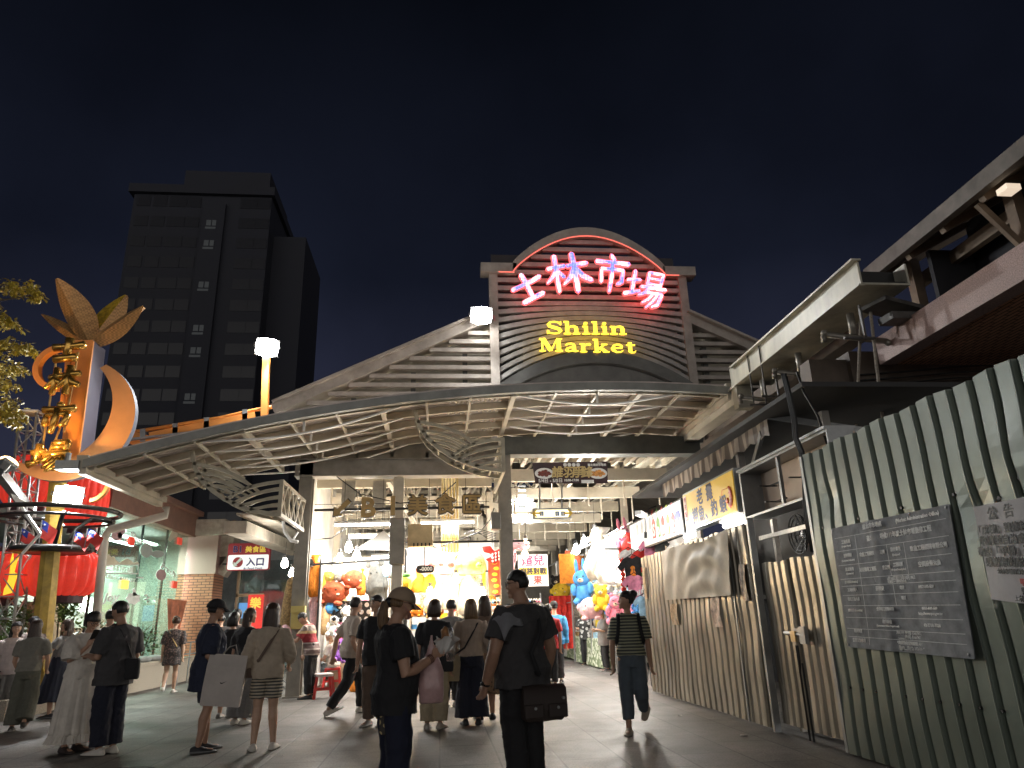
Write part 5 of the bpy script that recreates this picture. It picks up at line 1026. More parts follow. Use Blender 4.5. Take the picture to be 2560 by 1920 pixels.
m = MB(); m.box((-9.78, 18.5, .42), (-9.3, 19.6, 2.1)); m.box((-9.78, 20, .42), (-9.2, 23.2, 1.5)); pb('shelf', m, M('shelf_brown', (.26, .16, .10), .6, 0, .7, 3.5))
for i, (xa, ya, yb, z) in enumerate(((-8.6, 18.1, 20.5, 3.95), (-9.5, 18.1, 20, 3.95), (-8.9, 21, 23.6, 3.9), (-9.6, 20.5, 23.6, 3.9))):
    m = MB(); m.box((xa, ya, z), (xa + .10, yb, z + .06)); pb('ceiling_light', m, M('lit_office_tube', (1, 1, 1), emit=5, ec=(.95, 1, .97)))
l = bpy.data.lights.new('light', 'AREA'); l.shape = 'RECTANGLE'; l.size = .7; l.size_y = 5; l.energy = 260; l.color = (.93, 1, .95); lo_ = bpy.data.objects.new('light', l); col.objects.link(lo_); lo_.parent = pm; lo_.location = (-.95, 1.2, 3.9)
m = MB(); m.box((-9.79, 21.4, 1.9), (-9.75, 22.4, 2.3)); pb('lit_menu', m, M('lit_menu', (1, 1, 1), emit=3, ec=(1, 1, .95)))
# window decals
DW = M('decal_white', (.72, .74, .72), .6); DP = M('decal_pink', (.50, .33, .36), .6); DT = M('decal_cream', (.62, .58, .46), .6)
GAX = ((0, 1, 0), (0, 0, 1)); gx = GXL + .02
def gpt(zx, zy): return atX(zx * .2893, 1100 + zy * .2893, gx)
for tx, zx, zy, s, mt, rt, bo in (('士林市場', 1030, 1117, .19, DW, 0, .006), ('PUBLIC MARKET', 1035, 1197, .115, DW, 0, .004), ('Joy', 960, 1362, .28, DW, .05, .009), ('Share', 1195, 858, .24, DW, -.12, .007), ('Fresh', 1450, 1125, .24, DW, -.16, .007)):
    rel(lettering('lettering', tx, gpt(zx, zy), s, mt, pm, axes=GAX, bold=bo, ext=.002, sx=2.25, shear=.2 if tx != '士林市場' else 0, rot=rt), pm)
def dec(pts, mt, closed=True):
    m = MB()
    m.prism([(0, 0)] * 0 or [(p.y, p.z) for p in [gpt(*q) for q in pts]], lambda u, v, d: (gx + d, u, v), .003); pb('decal', m, mt)
dec([(920, 1060), (920, 1000), (940, 985), (960, 1010), (985, 1005), (1000, 1035), (1030, 1060), (1060, 1040), (1100, 1025), (1130, 1040), (1150, 1060), (1190, 1050), (1205, 1075), (920, 1078)], DT)
def blob(zx, zy, rx, ry, mt, n=18, jag=0):
    dec([(zx + rx * (1 + jag * (i % 2)) * math.cos(2 * math.pi * i / n), zy + ry * (1 + jag * (i % 2)) * math.sin(2 * math.pi * i / n)) for i in range(n)], mt)
blob(1010, 830, 48, 42, DP); dec([(1020, 800), (1040, 750), (1075, 760), (1085, 790), (1050, 840), (1020, 850)], DP); blob(1265, 955, 52, 62, M('decal_grey', (.42, .46, .44), .6)); blob(1360, 985, 58, 32, M('decal_grey')); blob(1392, 1165, 44, 48, DP)
blob(1150, 1370, 55, 45, DW, 14, .25); dec([(1140, 1290), (1160, 1275), (1185, 1340), (1150, 1350)], DW); dec([(1450, 860), (1490, 770), (1550, 745), (1530, 830), (1470, 880)], DT); dec([(1265, 1330), (1272, 1330), (1275, 1410), (1268, 1410)], DW)
for k_ in range(4): blob(1256 + 24 * (k_ % 2), 1345 + 16 * k_, 14, 7, DW, 8)
m = MB()
for a, b in (((915, 1078), (1200, 1078)), ((915, 1155), (1200, 1155)), ((1195, 1078), (1195, 1155)), ((1180, 1190), (1240, 1190))): m.bar(gpt(*a), gpt(*b), .03, .003, up=(1, 0, 0))
pb('decal_frame', m, DW)
for i, (zx, zy) in enumerate(((1125, 875), (1545, 875), (1500, 1250), (1070, 1250))):
    p = gpt(zx, zy); m = MB(); m.box((p.x, p.y - .16, p.z - .1), (p.x + .05, p.y + .16, p.z + .1)); pb('red_box', m, M('box_red', (.6, .04, .03), .5, emit=.15, ec=(1, .1, .05)) if i != 3 else M('box_lamp', (.8, .4, .05), .5, emit=.8, ec=(1, .5, .08)))
p0 = atX(475, 1600, GXL + .1); bn2 = MB(); rows = []
for j in range(9): rows.append([(GXL + .15 + .04 * math.sin(i * 1.7), 22.3 + i * .2 - .03 * j * (i - 4) * .6, 2.25 - j * .17) for i in range(9)])
bn2.loft(rows, False, False); tag(bn2.build('folded_parasol_cloth', M('orange_cloth', (.45, .16, .09), .7, 0, .4, 3), None, True), 'orange and purple cloth banner leaning on the brick pillar', 'cloth')
# fence rail and bundle in front
m = MB(); 
for z in (.75, 1.05): m.tube([(-6.9, 20.2, z), (-6.9, 23.4, z)], .02, 6)
for y in (20.2, 21, 21.8, 22.6, 23.4): m.tube([(-6.9, y, 0), (-6.9, y, 1.05)], .02, 6)
tag(m.build('barrier_rail', GREY), 'low grey steel barrier in front of the planter by the brick pillar', 'barrier')
# drain pipe
m = MB(); p = [atY(415, 1268, 16.4), atY(415, 1288, 16.4), atY(272, 1325, 16.0), atY(262, 1345, 16.0), atY(238, 1600, 16.0)]; p[-1].z = .5; m.tube(p, .085, 12); tag(m.build('drain_pipe', M('pipe_cream', (.55, .52, .46), .5, 0, .1, 3), None, True), 'bent cream drain pipe under the left end of the curved canopy', 'pipe')
# food court sign on the pillar
fs = thing('food_court_sign', 'white and red food court entrance sign projecting from the brick pillar', 'sign', atY(620, 1400, 23.5)); Yf = 23.5
def fz(zx, zy, dy=0): return atY(520 + zx * .1808, 1300 + zy * .1808, Yf + dy)
a, b = fz(285, 325), fz(840, 690); zmid = fz(500, 482).z
def rrect(x0, x1, z0, z1, r): return [q for cx, cz_, a0 in ((x1 - r, z1 - r, 0), (x0 + r, z1 - r, 90), (x0 + r, z0 + r, 180), (x1 - r, z0 + r, 270)) for q in [(cx + r * math.cos(math.radians(a0 + t * 30)), cz_ + r * math.sin(math.radians(a0 + t * 30))) for t in range(4)]]
m = MB(); m.prism(rrect(a.x, b.x, b.z, a.z, .07), lambda u, v, d: (u, Yf + d, v), .14); rel(m.build('box', M('sign_red', (.42, .035, .05), .5), fs), fs)
m = MB(); m.prism(rrect(a.x + .03, b.x - .03, b.z + .03, zmid, .04), lambda u, v, d: (u, Yf - .008 + d, v), .006); rel(m.build('white_face', M('lit_sign_white', (.75, .73, .72), .5, emit=.22, ec=(1, 1, 1)), fs), fs)
cx_, cz0 = fz(413, 585).x, fz(413, 585).z; m = MB(); m.tube([(cx_, Yf - .016, cz0), (cx_, Yf - .01, cz0)], .155, 28); o_ = rel(m.build('round_mark', M('sign_red'), fs), fs)
m = MB(); m.prism([(u * .26, v * .26) for u, v in ar], lambda u, v, d: (cx_ + u, Yf - .026 + d, cz0 + v), .006); rel(m.build('arrow', BW, fs), fs)
PUR = M('sign_purple', (.04, .02, .16), .5); SYE = M('sign_letter_yellow', (.85, .62, .1), .5, emit=.1, ec=(1, .7, .1))
for tx, zx, zy, s, mt, bo, sxx in (('B1', 413, 408, .27, BW, .022, 1.05), ('B1', 413, 408, .27, PUR, .006, 1.05), ('美食區', 660, 410, .215, SYE, .008, 1), ('入口', 655, 585, .27, PUR, .012, 1.05), ('B1 Food Court', 620, 668, .07, PUR, .006, 1.3)):
    rel(lettering('lettering', tx, fz(zx, zy, -.012 - (.006 if mt is PUR else 0)), s, mt, fs, bold=bo, ext=.002, sx=sxx), fs)
m = MB(); m.tube([fz(200, 610, .07), fz(290, 610, .07)], .03, 8); rel(m.build('bracket', BLACK, fs), fs)
# covered passage between glass market and hall: eave beam, back shops
ps = thing('passage_shops', 'bright passage shops and eave between the glass market and the hall column', 'shops', (-5, 27, 0))
def pq(name, mb, mat): return rel(mb.build(name, mat, ps), ps)
m = MB(); q0, q1 = atY(588, 1318, 17.0), atY(745, 1378, 25.5); m.bar(q0, q1, .5, .28); m.bar(q0 + Vector((.3, 0, .3)), q1 + Vector((.3, 0, .3)), .6, .05); pq('eave_beam', m, M('eave_beige', (.52, .47, .40), .6, 0, .25, 2))
m = MB(); m.box((-9, 30, 0), (-2.5, 30.1, 5)); m.box((-7.2, 26.5, 0), (-6.9, 26.6, 3.4)); pq('wall', m, M('passage_wall', (.34, .36, .36), .7, 0, .2, 2))
m = MB(); m.box((-6.85, 26, 0), (-5.0, 26.05, 3.6)); pq('glass_pane', m, glassy('passage_glass', (.75, .85, .85), .1, .03))
m = MB(); m.box((-6.9, 25.9, 2.4), (-6.0, 26.0, 2.5)); m.box((-6.1, 25.9, 0), (-6.0, 26, 2.4)); m.box((-6.9, 25.9, 0), (-6.82, 26, 3.6)); pq('door_frame', m, M('door_wood', (.5, .38, .25), .5))
m = MB(); m.box((-6.75, 25.85, 1.7), (-6.15, 25.88, 2.2)); pq('blue_notice', m, M('notice_blue', (.08, .25, .5), .5, emit=.2, ec=(.2, .5, 1)))
m = MB(); m.box((-4.7, 29.5, 1.2), (-3.4, 29.6, 3.2)); pq('shop_panel', m, M('lit_shop', (.9, .75, .5), .6, 0, .5, 3, emit=.9, ec=(1, .82, .55)))
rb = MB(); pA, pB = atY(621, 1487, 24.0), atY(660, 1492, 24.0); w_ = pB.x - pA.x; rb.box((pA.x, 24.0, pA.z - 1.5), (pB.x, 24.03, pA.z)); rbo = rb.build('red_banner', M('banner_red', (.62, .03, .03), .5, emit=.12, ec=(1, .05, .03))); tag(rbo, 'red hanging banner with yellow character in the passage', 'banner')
lettering('lettering', '樂', (pA.x + w_ / 2, 23.98, pA.z - .28), .36, SYE, rbo, bold=.012, ext=.003); 
# orange roof railing left of the post
orr = thing('orange_railing', 'orange railing and beam on the roof edge behind the canopy left of the orange post', 'railing', atY(500, 1060, 17.3))
def oy(zx, zy): return atY(zx * .2893, 640 + zy * .2893, 17.4)
m = MB(); m.bar(oy(1300, 1600), oy(2212, 1420), .12, .42); m.bar(oy(1100, 1560), oy(1320, 1620), .1, .3); rel(m.build('beam', ORANGE, orr), orr)
m = MB(); m.tube([oy(1160, 1520), oy(1900, 1400), oy(2212, 1330), oy(2420, 1290)], .05, 8); rel(m.build('top_rail', ORANGE, orr, True), orr)
m = MB()
for zx, z0, z1 in ((1240, 1520, 1590), (1520, 1470, 1540), (1790, 1420, 1490), (2120, 1350, 1420)): m.bar(oy(zx, z0 - 20), oy(zx, z1 + 20), .12, .12)
m.bar(oy(1100, 1600), oy(2250, 1470), .3, .05); rel(m.build('baluster', GREY, orr), orr)
# ---- apartment tower far behind
tw = thing('apartment_tower', 'dark apartment tower with few lit stairwell windows in the night sky', 'apartment tower', (-32, 92, 0))
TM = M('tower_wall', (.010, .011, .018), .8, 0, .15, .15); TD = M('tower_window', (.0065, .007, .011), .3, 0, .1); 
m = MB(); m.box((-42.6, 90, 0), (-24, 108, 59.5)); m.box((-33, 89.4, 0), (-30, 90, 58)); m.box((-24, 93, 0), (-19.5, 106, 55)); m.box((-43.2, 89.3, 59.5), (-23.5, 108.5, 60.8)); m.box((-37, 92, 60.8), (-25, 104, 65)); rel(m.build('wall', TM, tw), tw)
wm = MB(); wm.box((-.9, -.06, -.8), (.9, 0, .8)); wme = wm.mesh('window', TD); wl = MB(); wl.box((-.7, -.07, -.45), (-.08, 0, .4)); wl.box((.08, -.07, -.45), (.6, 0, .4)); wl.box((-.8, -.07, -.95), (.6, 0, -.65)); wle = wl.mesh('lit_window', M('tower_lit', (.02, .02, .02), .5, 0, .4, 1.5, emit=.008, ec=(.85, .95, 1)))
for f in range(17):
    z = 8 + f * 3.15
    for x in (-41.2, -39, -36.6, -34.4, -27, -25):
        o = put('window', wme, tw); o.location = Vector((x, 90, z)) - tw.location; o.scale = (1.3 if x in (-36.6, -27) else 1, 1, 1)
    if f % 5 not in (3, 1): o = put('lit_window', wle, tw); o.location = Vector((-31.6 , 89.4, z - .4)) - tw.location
# ================================================================ STALLS AND GOODS
def P(name, c, r=.75): return M('cloth_' + name, c, .95, 0, .28, 9, .7, 28, spec=.15)
COLS = {'white': (.78, .77, .74), 'cream': (.72, .62, .46), 'pink': (.80, .28, .40), 'pale pink': (.80, .50, .55), 'yellow': (.80, .58, .06), 'blue': (.10, .34, .70), 'pale blue': (.40, .62, .80), 'brown': (.25, .12, .06), 'tan': (.55, .36, .18), 'red': (.60, .05, .04), 'purple': (.36, .16, .55), 'grey': (.32, .32, .33), 'green': (.16, .40, .12), 'orange': (.80, .26, .04), 'black': (.03, .03, .03), 'rust': (.42, .10, .05), 'olive': (.30, .27, .07), 'dark grey': (.12, .12, .11)}
def CM(n): return P(n.replace(' ', '_'), COLS[n])
def plush_mesh(kind):
    m = MB(); eye = MB()
    if kind in ('bear', 'bunny', 'dog'):
        m.sph((0, 0, -.12), (.12, .10, .14)); m.sph((0, -.01, .09), (.125, .11, .115))
        for s in (-1, 1):
            m.sph((s * .12, -.05, -.06), (.05, .06, .09), 8, 6); m.sph((s * .085, -.09, -.23), (.055, .09, .055), 8, 6)
            if kind == 'bear': m.sph((s * .09, 0, .19), (.045, .025, .045), 8, 6)
            if kind == 'bunny': m.sph((s * .055, 0, .27), (.03, .022, .11), 8, 6)
            if kind == 'dog': m.sph((s * .13, 0, .07), (.03, .05, .09), 8, 6)
            m.sph((s * .045, -.108, .11), (.013, .01, .016), 6, 5, 1)
        m.sph((0, -.105, .06), (.045, .03, .033), 8, 6, 2); m.sph((0, -.135, .07), (.015, .01, .011), 6, 5, 1)
    elif kind == 'ball':
        m.sph((0, 0, 0), (.22, .16, .19), 18, 12)
        for s in (-1, 1): m.sph((s * .08, -.14, .04), (.014, .012, .018), 6, 5, 1); m.sph((s * .12, -.06, -.17), (.07, .09, .045), 8, 6); m.sph((s * .21, -.02, .02), (.05, .05, .07), 8, 6); m.sph((s * .11, -.13, -.03), (.03, .015, .02), 6, 5, 2)
    elif kind == 'bag':
        R_ = []
        for z, r in ((-.3, .02), (-.28, .15), (-.15, .2), (0, .17), (.14, .1), (.2, .035), (.25, .06), (.3, .1)): R_.append([(r * (1 + .12 * math.sin(5 * a + z * 9)) * math.cos(a), r * .8 * (1 + .12 * math.sin(4 * a + z * 11)) * math.sin(a), z) for a in np.linspace(0, 6.283, 19)[:-1]])
        m.loft(R_)
    elif kind == 'long':
        m.sph((0, 0, 0), (.13, .11, .42), 14, 12)
        for s in (-1, 1): m.sph((s * .09, 0, .40), (.04, .03, .06), 8, 6); m.sph((s * .12, -.03, .05), (.04, .05, .12), 8, 6); m.sph((s * .04, -.1, .25), (.012, .012, .015), 6, 5, 1)
    return m.mesh('plush', [CM('white'), BLACK, CM('cream')], True, True)
PLM = {k_: plush_mesh(k_) for k_ in ('bear', 'bunny', 'dog', 'ball', 'bag', 'long')}
WORD = {'bear': 'plush bear', 'bunny': 'long-eared plush rabbit', 'dog': 'floppy-eared plush dog', 'ball': 'round plush cushion toy', 'bag': 'stuffed toy tied in a clear bag', 'long': 'long bolster plush'}
def plush(kind, colr, p, s, rz, where, group, label=None, sq=(1, 1, 1), tilt=0):
    o = put('plush_toy', PLM[kind]); o.location = p; o.rotation_euler = (tilt, random.uniform(-.15, .15), rz); o.scale = (s * sq[0], s * sq[1], s * sq[2])
    o.material_slots[0].link = 'OBJECT'; o.material_slots[0].material = CM(colr)
    return tag(o, label or '%s %s %s' % (colr, WORD[kind], where), 'plush toy', group)
def bulb(p, warm, label, power=60, s=1.0, drop=.5, grp='hanging light bulbs of the stalls', back=-.12):
    t = thing('light_bulb', label, 'light bulb', p, group=grp); m = MB(); m.loft([[(r * s * math.cos(a), r * s * math.sin(a), z * s) for a in np.linspace(0, 6.283, 13)[:-1]] for z, r in ((-.1, .012), (-.085, .045), (-.05, .066), (0, .06), (.05, .035), (.08, .028))]); m.build('globe', BULBA if warm else BULBW, t, True)
    m = MB(); m.tube([(0, 0, .075 * s), (0, 0, .14 * s)], .032 * s, 8); m.tube([(0, 0, .14 * s), (.01, 0, drop)], .006, 5); m.build('socket', CABLE, t)
    if power: point(t, Vector(p) + Vector((0, back, -.02)), power, (1, .74, .42) if warm else (1, .95, .86), .09)
def simple(name, mb, mat, label, cat, group=None, smooth=False, fix=True): return tag(mb.build(name, mat, None, smooth, fix), label, cat, group)
# --- backs of the stalls
WS = M('white_sheet', (.42, .41, .39), .7, 0, .1, 3, .1, 12)
ls = thing('left_stall', 'left toy stall with white backdrop and slotted hanging rail beside the hall column', 'stall', (-1.8, 18.4, 0))
def q2(owner, name, mb, mat, smooth=False): return rel(mb.build(name, mat, owner, smooth), owner)
m = MB(); m.box((-2.7, 18.9, .1), (-.95, 18.95, 3.0)); m.box((-2.75, 17.2, .1), (-2.7, 18.9, 2.75)); q2(ls, 'backdrop', m, WS)
m = MB(); a, b = atY(772, 1412, 16.9), atY(998, 1398, 16.9); m.bar(a, b, .03, .05); m.bar(b, b + Vector((0, 0, .45)), .03, .03); m.bar(a, a + Vector((0, 1.8, 0)), .03, .03); m.box((-2.72, 16.9, 0), (-2.68, 16.94, 2.9)); q2(ls, 'rail', m, BLACK)
m = MB(); m.box((-2.6, 18.2, 0), (-1.0, 18.85, .8)); q2(ls, 'counter', m, M('counter_wood', (.40, .30, .2), .6, 0, .2, 3))
m = MB(); m.add([(-2.0, 17.4, 3.05), (-.9, 17.4, 3.0), (-.9, 18.6, 3.15), (-2.0, 18.6, 3.2), (-1.4, 18, 3.55)], [(0, 1, 4), (1, 2, 4), (2, 3, 4), (3, 0, 4)]); q2(ls, 'parasol_top', m, WS)
m = MB(); rows = []
for j in range(15):
    rows.append([(-.98 + .12 * (i / 14 - .5) * 3 + .02 * math.sin(i * 2.2), 16.75 + .07 * math.sin(i * 1.9 + .4 * j), 3.0 - j * .205) for i in range(15)])
m.loft(rows, False, False); simple('plastic_curtain', m, glassy('curtain_plastic', (.92, .90, .86), .22, .18, .8), 'clear plastic curtain gathered beside the left toy stall', 'curtain', None, True, False)
W1 = 'in the left stall beside the hall column'; G1 = 'plush toys of the left stall'
for kind, colr, px, py, s, sq, lab in (('bag', 'orange', 792, 1440, 1.25, (1, 1, 1.3), 'tall orange spiky stuffed toy in a bag next to the hall column'), ('ball', 'olive', 820, 1443, .75, (1, 1, 1), 'olive round plush at the top of the left stall'), ('ball', 'grey', 850, 1440, .75, (1, 1, 1), 'grey curly round plush at the top of the left stall'), ('ball', 'rust', 830, 1480, 1.45, (1.1, 1, .95), 'biggest dark red round plush with two feet in the left stall'),
    ('ball', 'rust', 884, 1448, 1.15, (1, 1, 1), 'dusty red round plush upper right in the left stall'), ('bag', 'orange', 905, 1455, .8, (.7, .7, 1.3), 'orange wrapped toy against the plastic curtain'), ('long', 'dark grey', 943, 1472, 1.45, (1.25, 1, 1), 'dark grey long plush hanging behind the plastic curtain'), ('bag', 'pale blue', 972, 1420, .8, (1, 1, 1), 'pale blue wrapped toy near the middle column'), ('bag', 'blue', 831, 1512, .75, (1.3, 1, .9), 'bright blue knotted toy under the biggest red plush'),
    ('long', 'pale pink', 790, 1520, 1.3, (.8, .8, 1), 'pale pink bolster by the hall column'), ('long', 'tan', 812, 1545, 1.0, (1, 1, .9), 'tan spotted bolster above the stools'), ('bear', 'white', 835, 1560, 1.0, (1, 1, 1), 'white plush bear beside the bald man'), ('bear', 'white', 862, 1540, 1.0, (1, 1, 1), 'white plush bear above the bald man'), ('bear', 'black', 848, 1525, .9, (1, 1, 1), 'black plush bear above the bald man'), ('bunny', 'pink', 855, 1575, 1.0, (1, 1, 1), 'pink plush rabbit behind the bald man'), ('bear', 'purple', 852, 1620, 1.1, (1, 1, 1), 'purple plush bear low in the left stall'), ('bear', 'cream', 940, 1580, 1.1, (1, 1, 1), 'cream plush bear behind the plastic curtain'), ('dog', 'pale pink', 925, 1620, 1.1, (1, 1, 1), 'pale pink plush dog low behind the plastic curtain'), ('bag', 'pale pink', 930, 1650, 1.3, (1, 1, 1), 'pink wrapped toy bag on the floor by the curtain'), ('bag', 'orange', 905, 1700, 1.2, (1, 1, .9), 'orange and clear toy bag on the paving by the curtain')):
    plush(kind, colr, atY(px, py, 17.5 if py < 1640 else 16.9), s, random.uniform(-.3, .3), W1, G1, lab, sq)
m = MB(); p0 = atY(872, 1502, 17.85); m.box((p0.x - .35, 17.9, p0.z - .7), (p0.x + .5, 17.95, p0.z))
o = simple('patterned_cloth', m, M('dotted_black', (.03, .03, .03), .7), 'black cloth with white round prints at the back of the left stall', 'cloth'); mm = MB()
for i in range(5):
    for j in range(4): mm.tube([(p0.x - .26 + i * .17 + .05 * (j % 2), 17.893, p0.z - .1 - .16 * j), (p0.x - .26 + i * .17 + .05 * (j % 2), 17.897, p0.z - .1 - .16 * j)], .055, 10)
mm.build('white_print', BW, o)
for px, py, Y, wm_, lb, pw in ((872, 1366, 16.8, 0, 'upper bare white bulb in the left stall', 90), (892, 1386, 16.9, 0, 'lower bare white bulb in the left stall', 90), (850, 1394, 17.0, 1, 'warm bulb left of the two white bulbs in the left stall', 60), (712, 1406, 18.5, 0, 'white bulb left of the hall column above the passage', 60), (731, 1430, 18.0, 0, 'white bulb close against the left side of the hall column', 50)):
    bulb(atY(px, py, Y), wm_, lb, pw * .42, 1.35, back=.12 if px < 800 else 1.15)
# goods rolled beside the column
a, b = atY(738, 1442, 16.3), atY(716, 1580, 16.3); m = MB(); m.tube([a + Vector((0, 0, .02)), a, a.lerp(b, .1), a.lerp(b, .5), a.lerp(b, .9), b, b - Vector((0, 0, .04))], [.03, .1, .16, .18, .16, .11, .03], 16); simple('rolled_plush', m, M('fur_brown', (.34, .22, .09), .85, 0, .5, 22, .3, 60), 'brown furry roll hanging in plastic at the left of the hall column', 'rolled plush', None, True)
m = MB(); p0 = atY(712, 1590, 15.6); m.sph(p0, (.14, .1, .22), 10, 8); simple('wrapped_bag', m, CM('pale pink'), 'pink wrapped bag below the furry roll', 'bag', None, True)
m = MB(); a, b = atY(730, 1532, 15.8), atY(760, 1572, 15.8); m.box((a.x, 15.72, b.z), (b.x, 15.84, a.z)); m.box((a.x - .01, 15.7, a.z), (b.x + .01, 15.84, a.z + .13)); simple('cardboard_box', m, M('card_yellow', (.48, .38, .12), .7), 'yellow cardboard box strapped to the hall column', 'box')
# folding table, can, stools
ft = thing('folding_table', 'small folding table with crossed metal legs beside the hall column', 'table', atZ(690, 1740, 0)); h = .72
m = MB(); m.box((-.55, -.3, h), (.50, .3, h + .03)); m.build('tabletop', M('table_grey', (.38, .35, .32), .45, 0, .1, 4), ft, bevel=.008)
for y in (-.26, .26): m = MB(); m.tube([(-.45, y, h), (.4, y, .02)], .016, 7); m.tube([(.42, y, h), (-.42, y, .02)], .016, 7); m.build('leg', GREY, ft)
m = MB(); m.tube([(.4, -.26, .02), (.4, .26, .02)], .016, 7); m.tube([(-.42, -.26, .02), (-.42, .26, .02)], .016, 7); m.build('foot_bar', GREY, ft)
c = Vector(ft.location) + Vector((.32, -.1, h + .032)); m = MB(); m.tube([c, c + Vector((0, 0, .16))], .07, 14); simple('red_can', m, CM('red'), 'red can standing on the folding table', 'can')
def stool(loc, label, top, rz):
    t = thing('plastic_stool', label, 'stool', loc, rz, 'red plastic stools'); R_ = M('stool_red', (.50, .035, .03), .4, 0, .1, 3); m = MB(); m.loft([[(s * .17 * math.copysign(min(1, abs(math.cos(a)) * 1.35), math.cos(a)), s * .17 * math.copysign(min(1, abs(math.sin(a)) * 1.35), math.sin(a)), z) for a in np.linspace(0, 6.283, 25)[:-1]] for s, z in ((1.04, .40), (1.04, .44), (.98, .455), (.9, .46))]); m.build('seat', top, t)
    for sx in (-1, 1):
        for sy in (-1, 1): m = MB(); m.loft([[(sx * (x0 + dx), sy * (x0 + dy), z) for dx, dy in ((-.03, -.03), (.02, -.03), (.02, .02), (-.03, .02))] for x0, z in ((.2, .0), (.15, .41))]); m.build('leg', R_, t)
    m = MB(); [m.box(*bx) for bx in (((-.17, -.19, .15), (.17, -.175, .18)), ((-.17, .175, .15), (.17, .19, .18)), ((-.19, -.17, .2), (-.175, .17, .23)), ((.175, -.17, .2), (.19, .17, .23)))]; m.build('stretcher', R_, t)
stool(atZ(806, 1745, 0), 'red plastic stool with pale worn seat in front of the left stall', M('stool_top', (.60, .50, .46), .5), .3)
STOOL2 = atZ(829, 1722, 0); stool(STOOL2, 'red plastic stool the bald man sits on', M('stool_red'), .1)
# --- middle stall
ms = thing('middle_stall', 'dazzling middle stall with racks, shelves and slotted black rail', 'stall', (.3, 18.5, 0))
m = MB(); m.box((-.85, 19.6, .1), (1.45, 19.65, 3.4)); m.box((1.42, 17.0, 2.0), (1.46, 19.6, 3.0)); q2(ms, 'backdrop', m, WS)
m = MB(); a, b = atY(1003, 1357, 16.6), atY(1330, 1352, 16.6); m.bar(a, b, .03, .045); m.bar(atY(1008, 1355, 16.6), atY(1006, 1440, 16.6), .03, .03); m.box((1.55, 16.6, 0), (1.59, 16.64, 3.3)); m.box((-.82, 17, 0), (-.78, 17.04, 3.0)); a, b = atY(1075, 1425, 17.0), atY(1225, 1428, 17.0); m.bar(a, b, .02, .03); q2(ms, 'rail', m, BLACK)
m = MB()
for z in (.45, .85, 1.2, 1.5): m.box((-.7, 17.6, z), (1.4, 18.4, z + .03))
m.box((-.7, 17.55, 0), (1.4, 18.4, .25)); m.box((-.72, 17.55, 0), (-.68, 18.4, 1.9)); m.box((1.38, 17.55, 0), (1.42, 18.4, 1.9)); q2(ms, 'shelf', m, M('shelf_pale', (.62, .52, .38), .6, 0, .15, 3))
G2 = 'goods of the middle stall'
def dome(px, py, c1, lb):
    p = atY(px, py, 17.1); t = thing('hanging_cushion', lb, 'cushion', p, group='round hanging cushions'); m = MB(); m.loft([[(r * math.cos(a), r * .8 * math.sin(a), z) for a in np.linspace(0, 6.283, 25)[:-1]] for z, r in ((-.28, .02), (-.3, .36), (-.2, .43), (-.05, .41), (.1, .36), (.22, .25), (.3, .1), (.32, .02))]); m.build('body', c1, t, True)
    m = MB()
    for s in (-.5, 0, .5): m.sph((s * .45, -.31, -.12), (.075, .03, .07), 10, 7)
    m.build('print', M('print_' + c1.name, tuple(x * .55 for x in c1.diffuse_color[:3]) if 0 else ((.7, .12, .10) if 'pink' in c1.name else (.35, .55, .12)), .7), t, True); m = MB(); m.tube([(0, 0, .3), (0, 0, .55)], .008, 5); m.build('cord', CABLE, t)
dome(1103, 1402, CM('pale pink'), 'pink dome-shaped cushion hanging in the middle stall'); dome(1171, 1404, P('lime', (.66, .66, .22)), 'yellow-green dome-shaped cushion hanging in the middle stall')
for kind, colr, px, py, s, sq, lb in (('bag', 'orange', 1045, 1452, 1.0, (1.1, 1, .9), 'orange wrapped toy left of the blazing centre'), ('bag', 'yellow', 1075, 1456, 1.0, (1.3, 1, .8), 'yellow cone shaped toy in the middle stall'), ('bag', 'white', 1088, 1480, 1.2, (1, 1, 1.3), 'white wrapped toy below the yellow cone'), ('bag', 'white', 1128, 1470, 1.3, (1, 1, 1.3), 'white wrapped toy under the pink cushion'), ('bag', 'white', 1172, 1478, 1.5, (1.1, 1, 1.2), 'biggest white wrapped toy under the yellow-green cushion'), ('bag', 'grey', 1022, 1420, 1.0, (1.1, 1, 1.5), 'grey wrapped toy behind the dark rounded plate'),
    ('long', 'pale pink', 1275, 1400, 1.0, (1, 1, 1.1), 'long pink plush hanging at the right of the middle stall'), ('ball', 'pale pink', 1286, 1362, 1.0, (1.4, 1, .6), 'pink winged plush at the top right of the middle stall'), ('ball', 'orange', 1040, 1525, .7, (1, 1, 1), 'orange round toy on the middle stall shelf'), ('bear', 'tan', 1075, 1520, .8, (1, 1, 1), 'tan plush bear on the middle stall shelf'), ('bear', 'white', 1150, 1530, .9, (1, 1, 1), 'white plush bear on the middle stall shelf'), ('ball', 'yellow', 1115, 1545, .6, (1, 1, 1), 'yellow round toy on the middle stall shelf')):
    plush(kind, colr, atY(px, py, 17.25), s, random.uniform(-.2, .2), 'in the middle stall', G2, lb, sq)
p0 = atY(1004, 1462, 16.5); t = thing('yellow_balloon', 'yellow tangerine shaped balloon with green leaf by the middle column', 'balloon', p0); m = MB()
